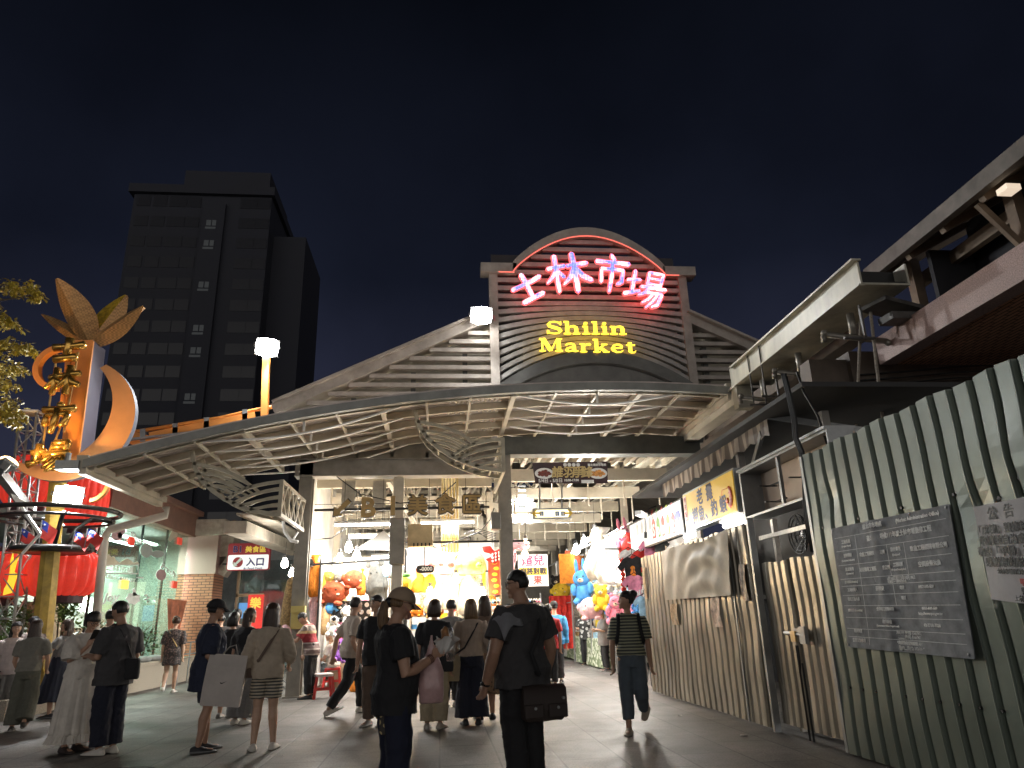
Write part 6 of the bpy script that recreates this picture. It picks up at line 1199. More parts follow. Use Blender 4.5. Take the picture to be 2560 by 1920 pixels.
m.loft([[(r * (1 + .06 * math.cos(8 * a)) * math.cos(a), r * .7 * (1 + .06 * math.cos(8 * a)) * math.sin(a), z) for a in np.linspace(0, 6.283, 41)[:-1]] for z, r in ((-.18, .03), (-.17, .1), (-.1, .19), (0, .22), (.1, .19), (.16, .09), (.15, .02))]); m.build('body', CM('yellow'), t, True); m = MB(); m.sph((.1, -.05, .2), (.1, .03, .05), 8, 6); m.sph((0, 0, .2), (.02, .02, .06), 6, 5); m.build('leaf', CM('green'), t, True)
p0 = atY(1063, 1423, 16.5); t = thing('rounded_plate', 'dark rounded plate with white marks hung on a black rod', 'hanging plate', p0); m = MB(); m.prism(rrect(-.2, .2, -.085, .085, .07), lambda u, v, d: (u, d - .04, v), .08); m.build('plate', BLACK, t, bevel=.01); m = MB(); m.tube([(-.02, 0, .085), (-.02, 0, .62)], .012, 6); m.build('rod', BLACK, t); lettering('lettering', '-0000', (.02, -.046, 0), .12, BW, t, bold=.004, ext=.002)
for i in range(13):
    plush(('bag', 'ball', 'bear', 'dog')[i % 4], ('pink', 'yellow', 'white', 'red', 'orange', 'cream', 'pale blue')[i % 7], atY(1020 + i * 19, (1442, 1520, 1500)[i % 3] + 4 * (i % 2), 17.45), .52 + .1 * (i % 3), .3 * (i % 3) - .3, 'crammed on the middle stall rail', 'small toys of the middle stall')
for i in range(14):
    plush(('bear', 'ball', 'bunny', 'bag')[i % 4], ('white', 'pink', 'tan', 'yellow', 'pale pink', 'grey', 'green')[(i * 3) % 7], atY(782 + (i % 7) * 26, 1500 + 62 * (i // 7) + 9 * (i % 2), 18.0), .62, .2, 'crammed at the back of the left stall', 'small toys of the left stall')
# koi, red scroll, sign
p0 = atY(1231, 1384, 16.9); t = thing('fish_ornament', 'red and white fish ornament hanging at the right of the middle stall', 'ornament', p0); m = MB(); m.prism([(-.24, .16), (-.05, .18), (.05, .05), (.2, .12), (.24, 0), (.2, -.14), (.06, -.24), (-.08, -.2), (-.16, -.12), (.0, -.06), (-.06, .0), (-.2, .04)], lambda u, v, d: (u, d - .03, v), .06); m.build('body', CM('red'), t, bevel=.015); m = MB()
for i in range(3):
    for j in range(3): m.sph((.0 + i * .075, -.035, -.17 + j * .075 + .02 * i), (.022, .008, .03), 6, 5)
m.build('scale', BW, t); m = MB(); m.tube([(0, 0, .15), (0, 0, .5)], .008, 5); m.build('cord', CABLE, t)
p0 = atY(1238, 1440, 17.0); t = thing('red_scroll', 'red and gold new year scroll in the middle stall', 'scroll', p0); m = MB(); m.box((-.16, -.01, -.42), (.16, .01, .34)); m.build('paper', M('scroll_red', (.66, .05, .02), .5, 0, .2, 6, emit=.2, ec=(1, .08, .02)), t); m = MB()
for i in range(6): m.sph((.03 * math.sin(i * 2), -.015, -.35 + i * .13), (.07, .008, .04), 8, 5)
m.box((-.3, -.01, -.4), (-.22, .01, .3)); m.build('gold_mark', CM('yellow'), t)
p0 = atY(1330, 1424, 19.0); sgn = thing('shop_sign', 'white hanging shop sign with red and yellow characters above the aisle', 'shop sign', p0); m = MB(); m.box((-.36, 0, -.42), (.42, .03, .38)); m.build('board', M('sign_white2', (.72, .72, .70), .5, emit=.15, ec=(1, 1, 1)), sgn)
for tx, dx, dz, s, mt in (('煊兒', .03, .21, .30, M('ink_crimson', (.5, .02, .10), .5)), ('麻將對戰', .03, -.05, .17, INK), ('果', .14, -.28, .24, RINK)): lettering('lettering', tx, (dx, -.008, dz), s, mt, sgn, bold=.01, ext=.002)
m = MB(); m.box((-.34, -.004, -.14), (.40, -.001, .05)); m.build('yellow_band', CM('yellow'), sgn)
for px, py, Y, wm_, lb, pw in ((1312, 1384, 17.6, 1, 'lower warm bulb beside the pink plush', 80), (1314, 1358, 17.6, 1, 'upper warm bulb beside the pink plush', 50), (1140, 1445, 16.6, 1, 'warm bulb between the two dome cushions', 60), (1075, 1478, 16.8, 1, 'warm bulb low beside the yellow cone', 75), (1205, 1478, 16.9, 1, 'warm bulb left of the red scroll', 70), (1130, 1500, 17.5, 0, 'white bulb over the middle stall shelf', 80)): bulb(atY(px, py, Y), wm_, lb, pw * .3, 1.3)
# rack of small slippers on the aisle side
sm = MB(); sm.sph((-.035, 0, 0), (.03, .07, .018), 8, 5); sm.sph((.035, 0, 0), (.03, .07, .018), 8, 5); sm.sph((-.035, -.03, .02), (.032, .03, .03), 8, 5, 1); sm.sph((.035, -.03, .02), (.032, .03, .03), 8, 5, 1); SLM = sm.mesh('slipper_pair', [CM('white'), CM('red')], True, True)
sk = thing('slipper_rack', 'slanted wire rack full of small slippers facing the plaza', 'rack', (1.2, 17.4, 0)); m = MB()
for r_ in range(8): m.box((1.0, 16.9 + .05 * r_, .75 + .14 * r_), (2.35, 16.92 + .05 * r_, .76 + .14 * r_))
for x in (1.0, 1.68, 2.35): m.bar((x, 16.86, .0), (x, 17.3, 1.95), .03, .03)
q2(sk, 'wire_shelf', m, GREY)
for r_ in range(8):
    for i in range(11):
        cn = ('red', 'white', 'pink', 'blue', 'orange', 'purple', 'black')[(i * 3 + r_ * 2) % 7]; o = put('slipper_pair', SLM); o.location = (1.06 + i * .122, 16.88 + .05 * r_, .80 + .14 * r_); o.rotation_euler = (.9, 0, 0)
        o.material_slots[1].link = 'OBJECT'; o.material_slots[1].material = CM(cn); tag(o, '%s pair of slippers on the crowded wire rack by the aisle' % cn, 'slippers', 'slippers on the wire rack')
BXM = MB().box((-.07, -.06, 0), (.07, .06, .16)).mesh('goods_box', [CM('white')])
for r_, z in enumerate((.48, .88, 1.23, 1.53)):
    for i in range(13):
        cn = ('red', 'cream', 'pink', 'yellow', 'orange', 'white', 'blue')[(i * 2 + r_ * 3) % 7]; o = put('goods_box', BXM); o.location = (-.6 + i * .155, 17.68, z); o.scale = (random.uniform(.7, 1), 1, random.uniform(.6, 1.1)); o.material_slots[0].link = 'OBJECT'; o.material_slots[0].material = CM(cn); tag(o, '%s small goods box on the shelves of the middle stall' % cn, 'box', 'goods boxes on the middle stall shelves')
# --- stalls along the right of the aisle
def printed(name, c1, c2, sc_):
    mt = bpy.data.materials.new(name); mt.use_nodes = True; t, n, l = NT(mt); b = n['Principled BSDF']; b.inputs['Roughness'].default_value = .7; tc = n.new('ShaderNodeTexCoord'); vo = n.new('ShaderNodeTexVoronoi'); vo.inputs['Scale'].default_value = sc_; l.new(tc.outputs['Object'], vo.inputs[0])
    rp = n.new('ShaderNodeValToRGB'); rp.color_ramp.interpolation = 'CONSTANT'; rp.color_ramp.elements[1].position = .42; rp.color_ramp.elements[0].color = (*c1, 1); rp.color_ramp.elements[1].color = (*c2, 1); l.new(vo.outputs[0], rp.inputs[0]); l.new(rp.outputs[0], b.inputs['Base Color']); return mt
PRT = printed('leaf_print_cloth', (.55, .56, .45), (.16, .20, .11), 9)
for x0, x1, y0, y1, lb in ((4.5, 5.4, 20.4, 24.6, 'near stall table under a green and white printed cloth in the aisle'), (4.7, 5.5, 25.6, 33, 'farther stall table under a green and white printed cloth in the aisle')):
    t = thing('stall_table', lb, 'table', (x0, y0, 0), group='cloth covered stall tables'); m = MB(); rings = []
    for z, off in ((.80, 0), (.78, -.02), (.4, -.035), (.05, -.05)):
        row = []
        N_ = 40
        for k_ in range(4 * N_):
            s, u = divmod(k_, N_); u /= N_; w_ = off * (1 + .6 * math.sin(k_ * 1.1)) if off else 0
            row.append([(x0 + w_ + (x1 - x0) * u, y0 + w_, z), (x1 - w_, y0 + (y1 - y0) * u, z), (x1 - (x1 - x0) * u, y1 - w_, z), (x0 + w_, y1 - (y1 - y0) * u, z)][s])
        rings.append(row)
    m.loft(rings[::-1]); rel(m.build('cloth', PRT, t), t)
    m = MB(); [m.box((x, y, 0), (x + .04, y + .04, .78)) for x in (x0 + .02, x1 - .1) for y in (y0 + .03, y1 - .1)]; rel(m.build('leg', BLACK, t), t)
    for i in range(16):
        cn = ('cream', 'tan', 'white', 'yellow', 'red', 'blue', 'pale blue')[i % 7]; o = put('goods_box', BXM); o.location = (x0 + random.uniform(.1, .7), y0 + .15 + (y1 - y0 - .3) * i / 16, .805); o.scale = (1.3, 1.3, random.uniform(.4, 1)); o.rotation_euler = (0, 0, random.uniform(0, 3)); o.material_slots[0].link = 'OBJECT'; o.material_slots[0].material = CM(cn); tag(o, '%s packet lying on the %s cloth covered stall table' % (cn, lb.split()[0]), 'packet', 'packets on the %s stall table' % lb.split()[0])
bt = MB(); c = Vector((4.85, 21.6, .81)); bt.tube([c, c + Vector((0, 0, .22)), c + Vector((0, 0, .26)), c + Vector((0, 0, .31))], [.05, .05, .02, .02], 10); simple('bottle', bt, CM('white'), 'white squeeze bottle on the near stall table', 'bottle')
rc = MB(); a, b = atY(1372, 1490, 26.0), atY(1436, 1552, 26.0); rc.loft([[(a.x + (b.x - a.x) * i / 20, 26 + .06 * math.sin(i * 1.3), z) for i in range(21)] for z in (a.z, .4)], False, False); simple('red_cloth', rc, CM('red'), 'dark red cloth screen at the far end of the stall tables', 'cloth', None, True, False)
rs = thing('right_stalls', 'row of blazing white toy stalls along the right of the aisle', 'stalls', (5.6, 21, 0))
m = MB(); m.box((6.0, 16.2, .1), (6.06, 36, 3.9)); m.box((4.4, 27.5, .1), (6, 27.56, 3.5)); q2(rs, 'backdrop', m, WS)
m = MB()
for y in (16.3, 19, 22, 25, 28): m.box((4.45, y, 0), (4.5, y + .05, 3.5)); m.box((4.45, y, 3.45), (6, y + .05, 3.5))
for z in (1.9, 2.7, 3.45): m.box((4.45, 16.3, z), (4.48, 30, z + .03))
q2(rs, 'frame', m, M('stall_frame', (.3, .3, .3), .4, .5, .1))
kinds = ('bear', 'bunny', 'dog', 'ball', 'bag', 'bear', 'ball'); cl_ = ('white', 'white', 'pale pink', 'blue', 'yellow', 'white', 'cream', 'pink', 'pale blue', 'white', 'purple', 'tan', 'white')
cnt = {}
for i in range(30):
    for j in range(8):
        y = 16.3 + i * .37 + random.uniform(-.08, .08); z = .9 + j * .36 + random.uniform(-.06, .06)
        kd = random.choice(kinds); cn = random.choice(cl_ if j < 4 else ('white', 'white', 'white', 'pale blue', 'cream')); key = (kd, cn, j > 3)
        plush(kd, cn, (5.05 + .12 * math.sin(i * 1.7) + (.25 if j % 2 else 0), y, z), random.uniform(.62, .98), -math.pi / 2 + random.uniform(.1, .9), 'in the %s rows at right' % ('upper' if j > 3 else 'lower'), 'plush toys of the right stalls')
for kind, colr, px, py, Y, s, lb in (('bunny', 'blue', 1455, 1462, 20.2, 1.9, 'largest blue long-eared plush at the front of the right stalls'), ('bear', 'pink', 1540, 1520, 18.5, 1.5, 'large hot pink plush near the striped-shirt woman'), ('bear', 'yellow', 1503, 1490, 19.5, 1.4, 'large yellow plush bear in the right stalls'), ('ball', 'pale pink', 1478, 1520, 19.8, 1.5, 'pale pink round plush under the big blue one'), ('bunny', 'pink', 1562, 1350, 16.6, 1.4, 'pink wrapped toy hanging high beside the white sport sign'), ('ball', 'yellow', 1402, 1478, 27.0, 1.6, 'yellow round plush over the dark red cloth screen'), ('bear', 'black', 1392, 1462, 27.2, 1.6, 'dark plush over the dark red cloth screen'), ('bag', 'white', 1505, 1385, 18.2, 2.2, 'huge white wrapped toy near the lamps of the right stalls'), ('bag', 'white', 1530, 1400, 17.6, 2.0, 'second huge white wrapped toy nearer the white sport sign'), ('bag', 'red', 1572, 1372, 16.3, 1.2, 'red wrapped toy under the pink hanging one')):
    plush(kind, colr, atY(px, py, Y), s, -.35, '', 'large toys at the front of the right stalls', lb)
for i, (px, py, Y, pw) in enumerate(((1487, 1337, 19.0, 150), (1440, 1372, 24.0, 150), (1418, 1390, 28.0, 110))):
    bulb(atY(px, py, Y), 0, ('blazing white lamp over the right stalls', 'second lamp over the right stalls, farther in', 'far lamp over the red cloth screen')[i], pw, 1.9, .9)
for i, (px, py, Y) in enumerate(((1460, 1352, 21), (1520, 1400, 17.2), (1545, 1440, 16.6))): bulb(atY(px, py, Y), 0, ('white lamp low between the upper plush rows', 'bright bare lamp amid the white wrapped toys', 'bright bare lamp left of the hanging shirts')[i], (120, 110, 80)[i], 1.4, .5)
for i, (a, b, Y0, Y1) in enumerate((((1430, 1385), (1475, 1350), 25, 20.5), ((1500, 1376), (1560, 1332), 18.6, 15.8))):
    p, q = atY(*a, Y0), atY(*b, Y1); p.z, q.z = max(p.z, q.z), max(p.z, q.z); m = MB(); m.tube([p, q], .03, 8); t = simple('lamp_batten', m, TUBE, ('far lit tube batten running along the right stalls', 'near lit tube batten running along the right stalls')[i], 'tube light', 'tube battens along the right stalls')
    mm = MB(); mm.bar(p + Vector((0, 0, .06)), q + Vector((0, 0, .06)), .1, .05); mm.build('housing', WHITE, t)
# hanging shirts and garland
def shirt(px, py, Y, s, cn, lb, mark=None, rz=-.35):
    p = atY(px, py, Y); t = thing('hanging_shirt', lb, 'shirt', p, rz, 'shirts hanging at the end of the right stalls'); m = MB(); tee(m, lambda a, b, d: (a, d - .02 + .015 * math.sin(9 * a), b), s, .04); m.build('shirt', CM(cn) if cn in COLS else cn, t, bevel=.012); m = MB(); m.tube([(-.2 * s, 0, .29 * s), (0, 0, .4 * s), (.2 * s, 0, .29 * s)], .01, 5); m.tube([(0, 0, .4 * s), (.0, 0, .5 * s)], .008, 5); m.build('hanger', BLACK, t)
    if mark == 'figure':
        m = MB(); m.sph((0, -.03, .1 * s), (.05 * s, .012, .05 * s), 8, 6); m.sph((0, -.03, -.03 * s), (.06 * s, .012, .11 * s), 8, 6)
        for q in (-1, 1): m.sph((q * .035 * s, -.03, -.18 * s), (.025 * s, .012, .09 * s), 8, 6)
        m.build('printed_figure', CM('orange'), t)
    elif mark: lettering('lettering', mark, (0, -.035, -.1 * s), .2 * s, BW, t, bold=.004, ext=.003)
shirt(1583, 1432, 14.9, .95, 'black', 'black shirt with orange printed figure hanging by the fence end', 'figure'); shirt(1588, 1472, 14.7, .8, 'pink', 'hot pink shirt with white lettering below the black shirt', 'Oui!'); shirt(1604, 1405, 14.9, .7, 'red', 'red shirt behind the black shirt'); shirt(1604, 1430, 15.1, .9, 'green', 'green shirt half hidden by the black shirt'); shirt(1573, 1402, 15.2, .7, 'white', 'white shirt with purple print left of the black shirt'); shirt(1625, 1380, 14.6, .7, 'pink', 'pink shirt hanging over the top of the metal fence'); shirt(1650, 1372, 14.3, .6, 'dark grey', 'dark grey shirt over the metal fence beside the cloth banner'); shirt(1612, 1520, 14.6, .7, 'pale blue', 'pale blue shirt behind the striped-shirt woman')
m = MB(); p = atY(1552, 1375, 15.8)
for i in range(11): m.sph(p - Vector((0, 0, .105 * i)), (.06, .06, .055), 9, 7)
m.tube([p, p + Vector((0, 0, .3))], .008, 4); simple('red_garland', m, CM('red'), 'string of red lucky beads hanging by the white sport sign', 'garland', None, True)
m = MB(); a = atY(1512, 1372, 15.8); m.box((a.x, 15.8, a.z - .04), (a.x + .34, 15.86, a.z + .03)); m.bar((a.x + .5, 15.7, a.z + .12), (a.x + .9, 15.7, a.z + .05), .02, .03); simple('stall_bar', m, GREY, 'short grey bar holding goods left of the hanging shirts', 'rail')
for i, (px, py, cn) in enumerate(((1400, 1420, 'orange'), (1415, 1410, 'rust'), (1428, 1420, 'orange'))):
    p = atY(px, py, 24 + i); m = MB(); m.box((p.x - .02, 24 + i, p.z - .5), (p.x + .5, 24.03 + i, p.z + .45)); simple('hanging_cloth', m, CM(cn), ('orange cloth hanging in the aisle, left one', 'rust red cloth hanging in the aisle, middle one', 'orange cloth hanging in the aisle nearest the lamps')[i], 'cloth', 'cloths hanging above the aisle')
# loose cables in the hall front
m = MB()
for pts, Y in ((((770, 1160), (840, 1190), (900, 1235), (1000, 1258), (1090, 1250), (1140, 1205)), 15.9), (((1000, 1300), (1040, 1340), (1090, 1370), (1150, 1350), (1200, 1330)), 16.5), (((1200, 1330), (1225, 1300), (1235, 1270)), 16.4), (((780, 1350), (830, 1345), (868, 1318)), 16.3)):
    V = [atY(*p, Y) for p in pts]; m.tube(V, .012, 5)
for i in range(5): V = [atY(1160 + i * 12, 1335 + 5 * math.sin(i * 2), 16.6), atY(1195 + i * 6, 1322 + i * 6, 16.6), atY(1240, 1335 + i * 4, 16.6)]; m.tube(V, .008, 4)
simple('loose_cables', m, CABLE, 'loose black cables sagging across the hall front', 'cables', None, True)
m = MB(); V = [atY(px, py, 15.5) for px, py in ((705, 1282), (712, 1330), (728, 1352), (745, 1355))]; m.tube(V, .035, 8); m.tube([atY(745, 1330, 15.6), atY(728, 1355, 15.5)], .02, 6); simple('white_conduit', m, WHITE, 'curved white conduit on the hall column under the left leaf bracket', 'conduit', None, True)
# ================================================================ PEOPLE
def remesh(mb, vox, it=4, amp=0, seed=0, freq=(7, 16, 31), streak=False):
    o = put('tmp', mb.mesh('tmp', [], False, True)); md = o.modifiers.new('r', 'REMESH'); md.mode = 'VOXEL'; md.voxel_size = vox; md.adaptivity = 0
    s = o.modifiers.new('s', 'SMOOTH'); s.factor = .5; s.iterations = it
    me = bpy.data.meshes.new_from_object(o.evaluated_get(bpy.context.evaluated_depsgraph_get())); old = o.data; bpy.data.objects.remove(o); bpy.data.meshes.remove(old)
    n = len(me.vertices)
    if amp and n:
        co = np.empty(n * 3); me.vertices.foreach_get('co', co); co = co.reshape(-1, 3); no = np.empty(n * 3); me.vertex_normals.foreach_get('vector', no); no = no.reshape(-1, 3)
        r = np.random.RandomState(seed); d = np.zeros(n)
        for fq in freq:
            for _ in range(3):
                k = r.normal(size=3); k /= np.linalg.norm(k); k *= fq * r.uniform(.7, 1.4)
                if streak: k[2] *= .12; k[:2] *= 2.2
                wp = .8 * np.sin(co @ (r.normal(size=3) * 4) + r.uniform(0, 6)); v = np.sin(co @ k * 2 + r.uniform(0, 6.28) + wp); d += (1 - np.abs(v)) ** 1.5 * (7 / fq) ** .8 - .25
        co += no * (amp * d / 2.2)[:, None]; me.vertices.foreach_set('co', co.ravel())
    me.polygons.foreach_set('use_smooth', [True] * len(me.polygons)); me.update(); return me
SK = [M('skin_%d' % i, c, .5, 0, .1, 9, .1, 80) for i, c in enumerate(((.46, .27, .18), (.40, .23, .15), (.52, .33, .23)))]
HAIRC = {'black': (.012, .010, .009), 'brown': (.05, .025, .014), 'blond': (.17, .10, .045), 'grey': (.05, .048, .045)}
def HM(n):
    return M('hair_' + n, HAIRC[n], .38, 0, .5, 30, .5, 60, stretch=(3, 3, .15))
def cloth(n, c, r=.85): return M('fabric_' + n, c, r, 0, .12, 7, .25, 220)
TORSO = [(.455, .070, .058, 0), (.49, .092, .068, -.004), (.53, .099, .072, -.006), (.575, .092, .064, 0), (.62, .082, .057, .004), (.67, .084, .060, .005), (.72, .093, .066, .002), (.765, .100, .064, -.004), (.795, .102, .054, -.008), (.815, .085, .044, -.010), (.83, .050, .036, -.010)]
def ring(c, rx, ry, n=22, e=.85, ax=None):
    out = []
    for j in range(n):
        a = 2 * math.pi * j / n; ca, sa = math.cos(a), math.sin(a); x, y = rx * math.copysign(abs(ca) ** e, ca), ry * math.copysign(abs(sa) ** e, sa)
        out.append(Vector((c[0] + x, c[1] + y, c[2])))
    return out
def person(label, px, py, hd, h=1.7, mode='feet', sex='m', vox=.009, skin=0, fat=0, belly=0, lean=0, side=0, head=(0, 0), R=None, L=None, lR=None, lL=None, hair=('short', 'black'), top=None, bottom=None, shoe=((.03, .03, .03), (.4, .4, .38)), cap=None, extra=None, group=None, hands=None, face=True, seed=None, pos=None, pelvis=.0):
    seed = seed or (abs(int(px * 7 + py)) % 9999); rn = random.Random(seed)
    loc = Vector(pos) if pos else (atZ(px, py, 0) if mode == 'feet' else atZ(px, py, h))
    loc = Vector((loc.x, loc.y, 0)); t = thing('person', label, 'person', loc, math.radians(hd), group)
    def up(p):
        p = Vector(p); z0 = .53
        if p.z > z0:
            w = min(1, (p.z - z0) / .12); q = p - Vector((0, 0, z0)); m = Matrix.Rotation(-math.radians(lean) * w, 3, 'X') @ Matrix.Rotation(math.radians(side) * w, 3, 'Y'); p = m @ q + Vector((0, 0, z0))
        return p + Vector((0, 0, pelvis))
    def S(p): return Vector(p) * h
    fw = 1 + fat; sw = .94 if sex == 'f' else 1.04
    def tor(z, rx, ry, y, o=0, hipw=1): 
        b = belly * math.exp(-((z - .62) / .07) ** 2); return [S(up(v)) for v in ring((0, y + b * .7, z), rx * fw * sw * hipw + o, ry * fw + b * .6 + o)]
    B = MB(); B.loft([tor(*a) for a in TORSO])
    nb_ = up((0, -.012, .81)); hy, hpz = head; HR = Matrix.Rotation(math.radians(hy), 3, 'Z') @ Matrix.Rotation(-math.radians(hpz), 3, 'X'); LN = Matrix.Rotation(-math.radians(lean) * .5, 3, 'X')
    hc = up((0, -.004, .862)); hc = hc + LN @ (HR @ Vector((0, .014, .062)))
    B.tube([S(nb_), S(nb_.lerp(hc, .4)), S(hc + Vector((0, 0, -.012)))], [.036 * h * (1 + fat * .8) * (1 if sex == 'm' else .84), .031 * h * (1 + fat * .8) * (1 if sex == 'm' else .82), .03 * h], 14)
    def HP(x, y, z): return S(hc + LN @ (HR @ Vector((x, y, z))))
    hx, hyy, hz = .0465, .0575, .0680
    def headpt(x, y, z, k=1.0):
        X, Y, Z = x * hx, y * hyy, z * hz
        if z < 0: X *= 1 - .30 * (-z) ** 1.3; Y *= (1 - .42 * min(1, -z * 1.1)) if y < 0 else 1 - .06 * -z
        if y > 0: Y *= .92
        return X * k, Y * k, Z * k
    rg = []
    for i in range(15):
        th = math.pi * (i + .05 * (i == 0) - .05 * (i == 14)) / 14; rg.append([HP(*headpt(math.sin(th) * math.cos(a), math.sin(th) * math.sin(a), -math.cos(th))) for a in np.linspace(0, 2 * math.pi, 21)[:-1]])
    B.loft(rg)
    def blob_(c, r): B.sph(HP(*c), tuple(x * h for x in r), 10, 7, rot=LN @ HR)
    for c, r in (((0, .052, -.010), (.0075, .011, .009)), ((0, .050, .004), (.005, .007, .016)), ((0, .046, .016), (.028, .007, .006)), ((0, .0475, -.034), (.014, .006, .0075)), ((0, .040, -.054), (.016, .012, .012)), ((.0445, -.004, -.004), (.006, .012, .018)), ((-.0445, -.004, -.004), (.006, .012, .018)), ((.022, .038, -.014), (.014, .010, .014)), ((-.022, .038, -.014), (.014, .010, .014))): blob_(c, r)
    arms = {}; Vh = {}
    for s, spec in ((1, R), (-1, L)):
        sh = up((s * (.098 * sw + .012 + fat * .05), -.008, .776)); e_, w_ = spec or ((.024, -.012, -.172), (.028, .018, -.325))
        el = sh + Vector((s * e_[0], e_[1], e_[2])); wr = sh + Vector((s * w_[0], w_[1], w_[2])); arms[s] = (sh, el, wr); af = 1 + fat * .9
        B.tube([S(p) for p in (sh + Vector((-s * .03, 0, .004)), sh, sh.lerp(el, .4), el, el.lerp(wr, .3), wr)], [x * h * (af if sex == 'm' else af * .88) for x in (.034, .036, .031, .0235, .0245, .0165)], 12)
        d = (wr - el).normalized(); hspec = (hands or {}).get(s, {}); d = Vector(hspec.get('dir', d)).normalized(); th_ = Vector(hspec.get('thumb', (0, 1, 0))); th_ = (th_ - d * th_.dot(d)).normalized(); nn = d.cross(th_) * s; curl = hspec.get('curl', .45)
        pc = wr + d * .026; B.tube([S(wr - d * .004), S(wr + d * .012), S(wr + d * .034), S(wr + d * .05)], [.0155 * h, .020 * h, .024 * h, .021 * h], 10, flat=1) if 0 else None
        rr = []
        for q, wd, tk in ((-.006, .0145, .0125), (.012, .019, .0125), (.032, .0235, .0125), (.05, .022, .0105)): rr.append([S(wr + d * q + th_ * (wd * math.cos(a)) + nn * (tk * math.sin(a))) for a in np.linspace(0, 6.2832, 13)[:-1]])
        B.loft(rr)
        for f_, ln in enumerate((.040, .045, .042, .033)):
            p = wr + d * .047 + th_ * (.0165 - f_ * .0112); dd = d.copy(); pts = [p - d * .01]; ax = th_
            for g in range(3):
                dd = (Matrix.Rotation(-s * curl * (1 + .12 * f_) * (.8 if g == 0 else 1), 3, ax) @ dd) if 1 else dd; pts.append(pts[-1] + dd * ln * (.5, .3, .24)[g])
            B.tube([S(q) for q in pts], [max(.0058 * h, vox * .62) * k_ for k_ in (1.05, 1, .95, .8)], 8)
        tp = wr + d * .012 + th_ * .017; td = (d * .7 + th_ * .75 + nn * (-.25)).normalized(); B.tube([S(tp - td * .008), S(tp + td * .018), S(tp + td * .026 + d * .016)], [max(.0075 * h, vox * .75), .0068 * h, max(.0055 * h, vox * .5)], 8)
        Vh[s] = wr + d * .05
    legs = {}
    for s, spec in ((1, lR), (-1, lL)):
        hp_ = Vector((s * .05 * fw, 0, .50 + pelvis)); spec = spec or {}; kn = Vector((s * (.052 + spec.get('kx', 0)), .012 + spec.get('ky', 0), .278 + spec.get('kz', 0))); an = Vector((s * (.054 + spec.get('ax', 0)), -.012 + spec.get('ay', 0), .042 + spec.get('az', 0))); legs[s] = (hp_, kn, an); lf = 1 + fat * .6
        B.tube([S(p) for p in (hp_ + Vector((0, 0, .02)), hp_.lerp(kn, .3), kn.lerp(hp_, .12), kn, kn.lerp(an, .28) + Vector((0, -.008, 0)), kn.lerp(an, .65), an, an + Vector((0, 0, -.012)))], [x * h * lf for x in (.052, .049, .035, .032, .034, .026, .0195, .021)], 14)
        fy = Matrix.Rotation(math.radians(spec.get('yaw', -s * 9)), 3, 'Z') @ Matrix.Rotation(-math.radians(spec.get('pitch', 0)), 3, 'X')
        def FT(x, y, z, an=an, fy=fy): return S(an + fy @ Vector((x, y, z)))
        B.loft([[FT(wd * math.cos(a), y, -.024 + max(-.008, ht * math.sin(a))) for a in np.linspace(0, 6.28, 11)[:-1]] for y, wd, ht in ((-.03, .012, .02), (0, .017, .026), (.05, .020, .016), (.09, .018, .01), (.102, .01, .006))])
        if shoe:
            m = MB(); R_ = []
            for y, wd, ht in ((-.043, .010, .026), (-.038, .020, .040), (-.015, .0245, .052), (.012, .025, .046), (.04, .027, .032), (.068, .029, .024), (.092, .025, .018), (.107, .014, .012), (.112, .005, .006)):
                R_.append([FT(wd * x * 1.12, y * 1.14, z * 1.0) for x, z in ((-1.06, -.042), (-1.08, -.030), (-1.0, -.028), (-.92, -.042 + ht * .6), (-.55, -.042 + ht), (0, -.042 + ht * 1.08), (.55, -.042 + ht), (.92, -.042 + ht * .6), (1.0, -.028), (1.08, -.030), (1.06, -.042))])
            m.loft(R_); nq = 11
            for i in range(len(m.f)): m.m[i] = 1 if (i % nq in (0, 1, 8, 9, 10)) else 0
            sc1 = M('shoe_%d_%d_%d' % tuple(int(x * 99) for x in shoe[0]), shoe[0], .6, 0, .1, 9); sc2 = M('sole_%d_%d_%d' % tuple(int(x * 99) for x in shoe[1]), shoe[1], .7, 0, .1, 9); so = m.build('shoe', [sc1, sc2], t, True); sd = so.modifiers.new('s', 'SUBSURF'); sd.levels = sd.render_levels = 1
    me = remesh(B, vox, 3); me.materials.append(SK[skin]); put('body', me, t)
    vq = max(vox * 1.05, .008)
    def garm(name, mb, mat, amp=.006, it=5, v=None, fr=(7, 16, 31)):
        me = remesh(mb, v or vq, it, amp, seed + len(name), fr); me.materials.append(mat); return put(name, me, t)
    if top:
        z0 = top.get('hem', .46); lo = top.get('loose', .012); sl = top.get('sleeve', .75); m = MB(); rg = []
        zs = sorted({z0, *[a[0] for a in TORSO if a[0] > z0 + .015]})
        for z in zs:
            rx = float(np.interp(z, [a[0] for a in TORSO], [a[1] for a in TORSO])); ry = float(np.interp(z, [a[0] for a in TORSO], [a[2] for a in TORSO])); yy = float(np.interp(z, [a[0] for a in TORSO], [a[3] for a in TORSO])); kq = 1 - max(0, (z - .70) / .13); o = .007 + lo * kq
            rx = max(rx, .090 * (1 if z < .66 else 0) if lo > .015 else 0)
            if z > .80: o = .010
            if z < .46: rx, ry = .095, .07
            rg.append(tor(z, rx, ry, yy, o + top.get('flare', 0) * max(0, (.6 - z))))
        m.loft(rg)
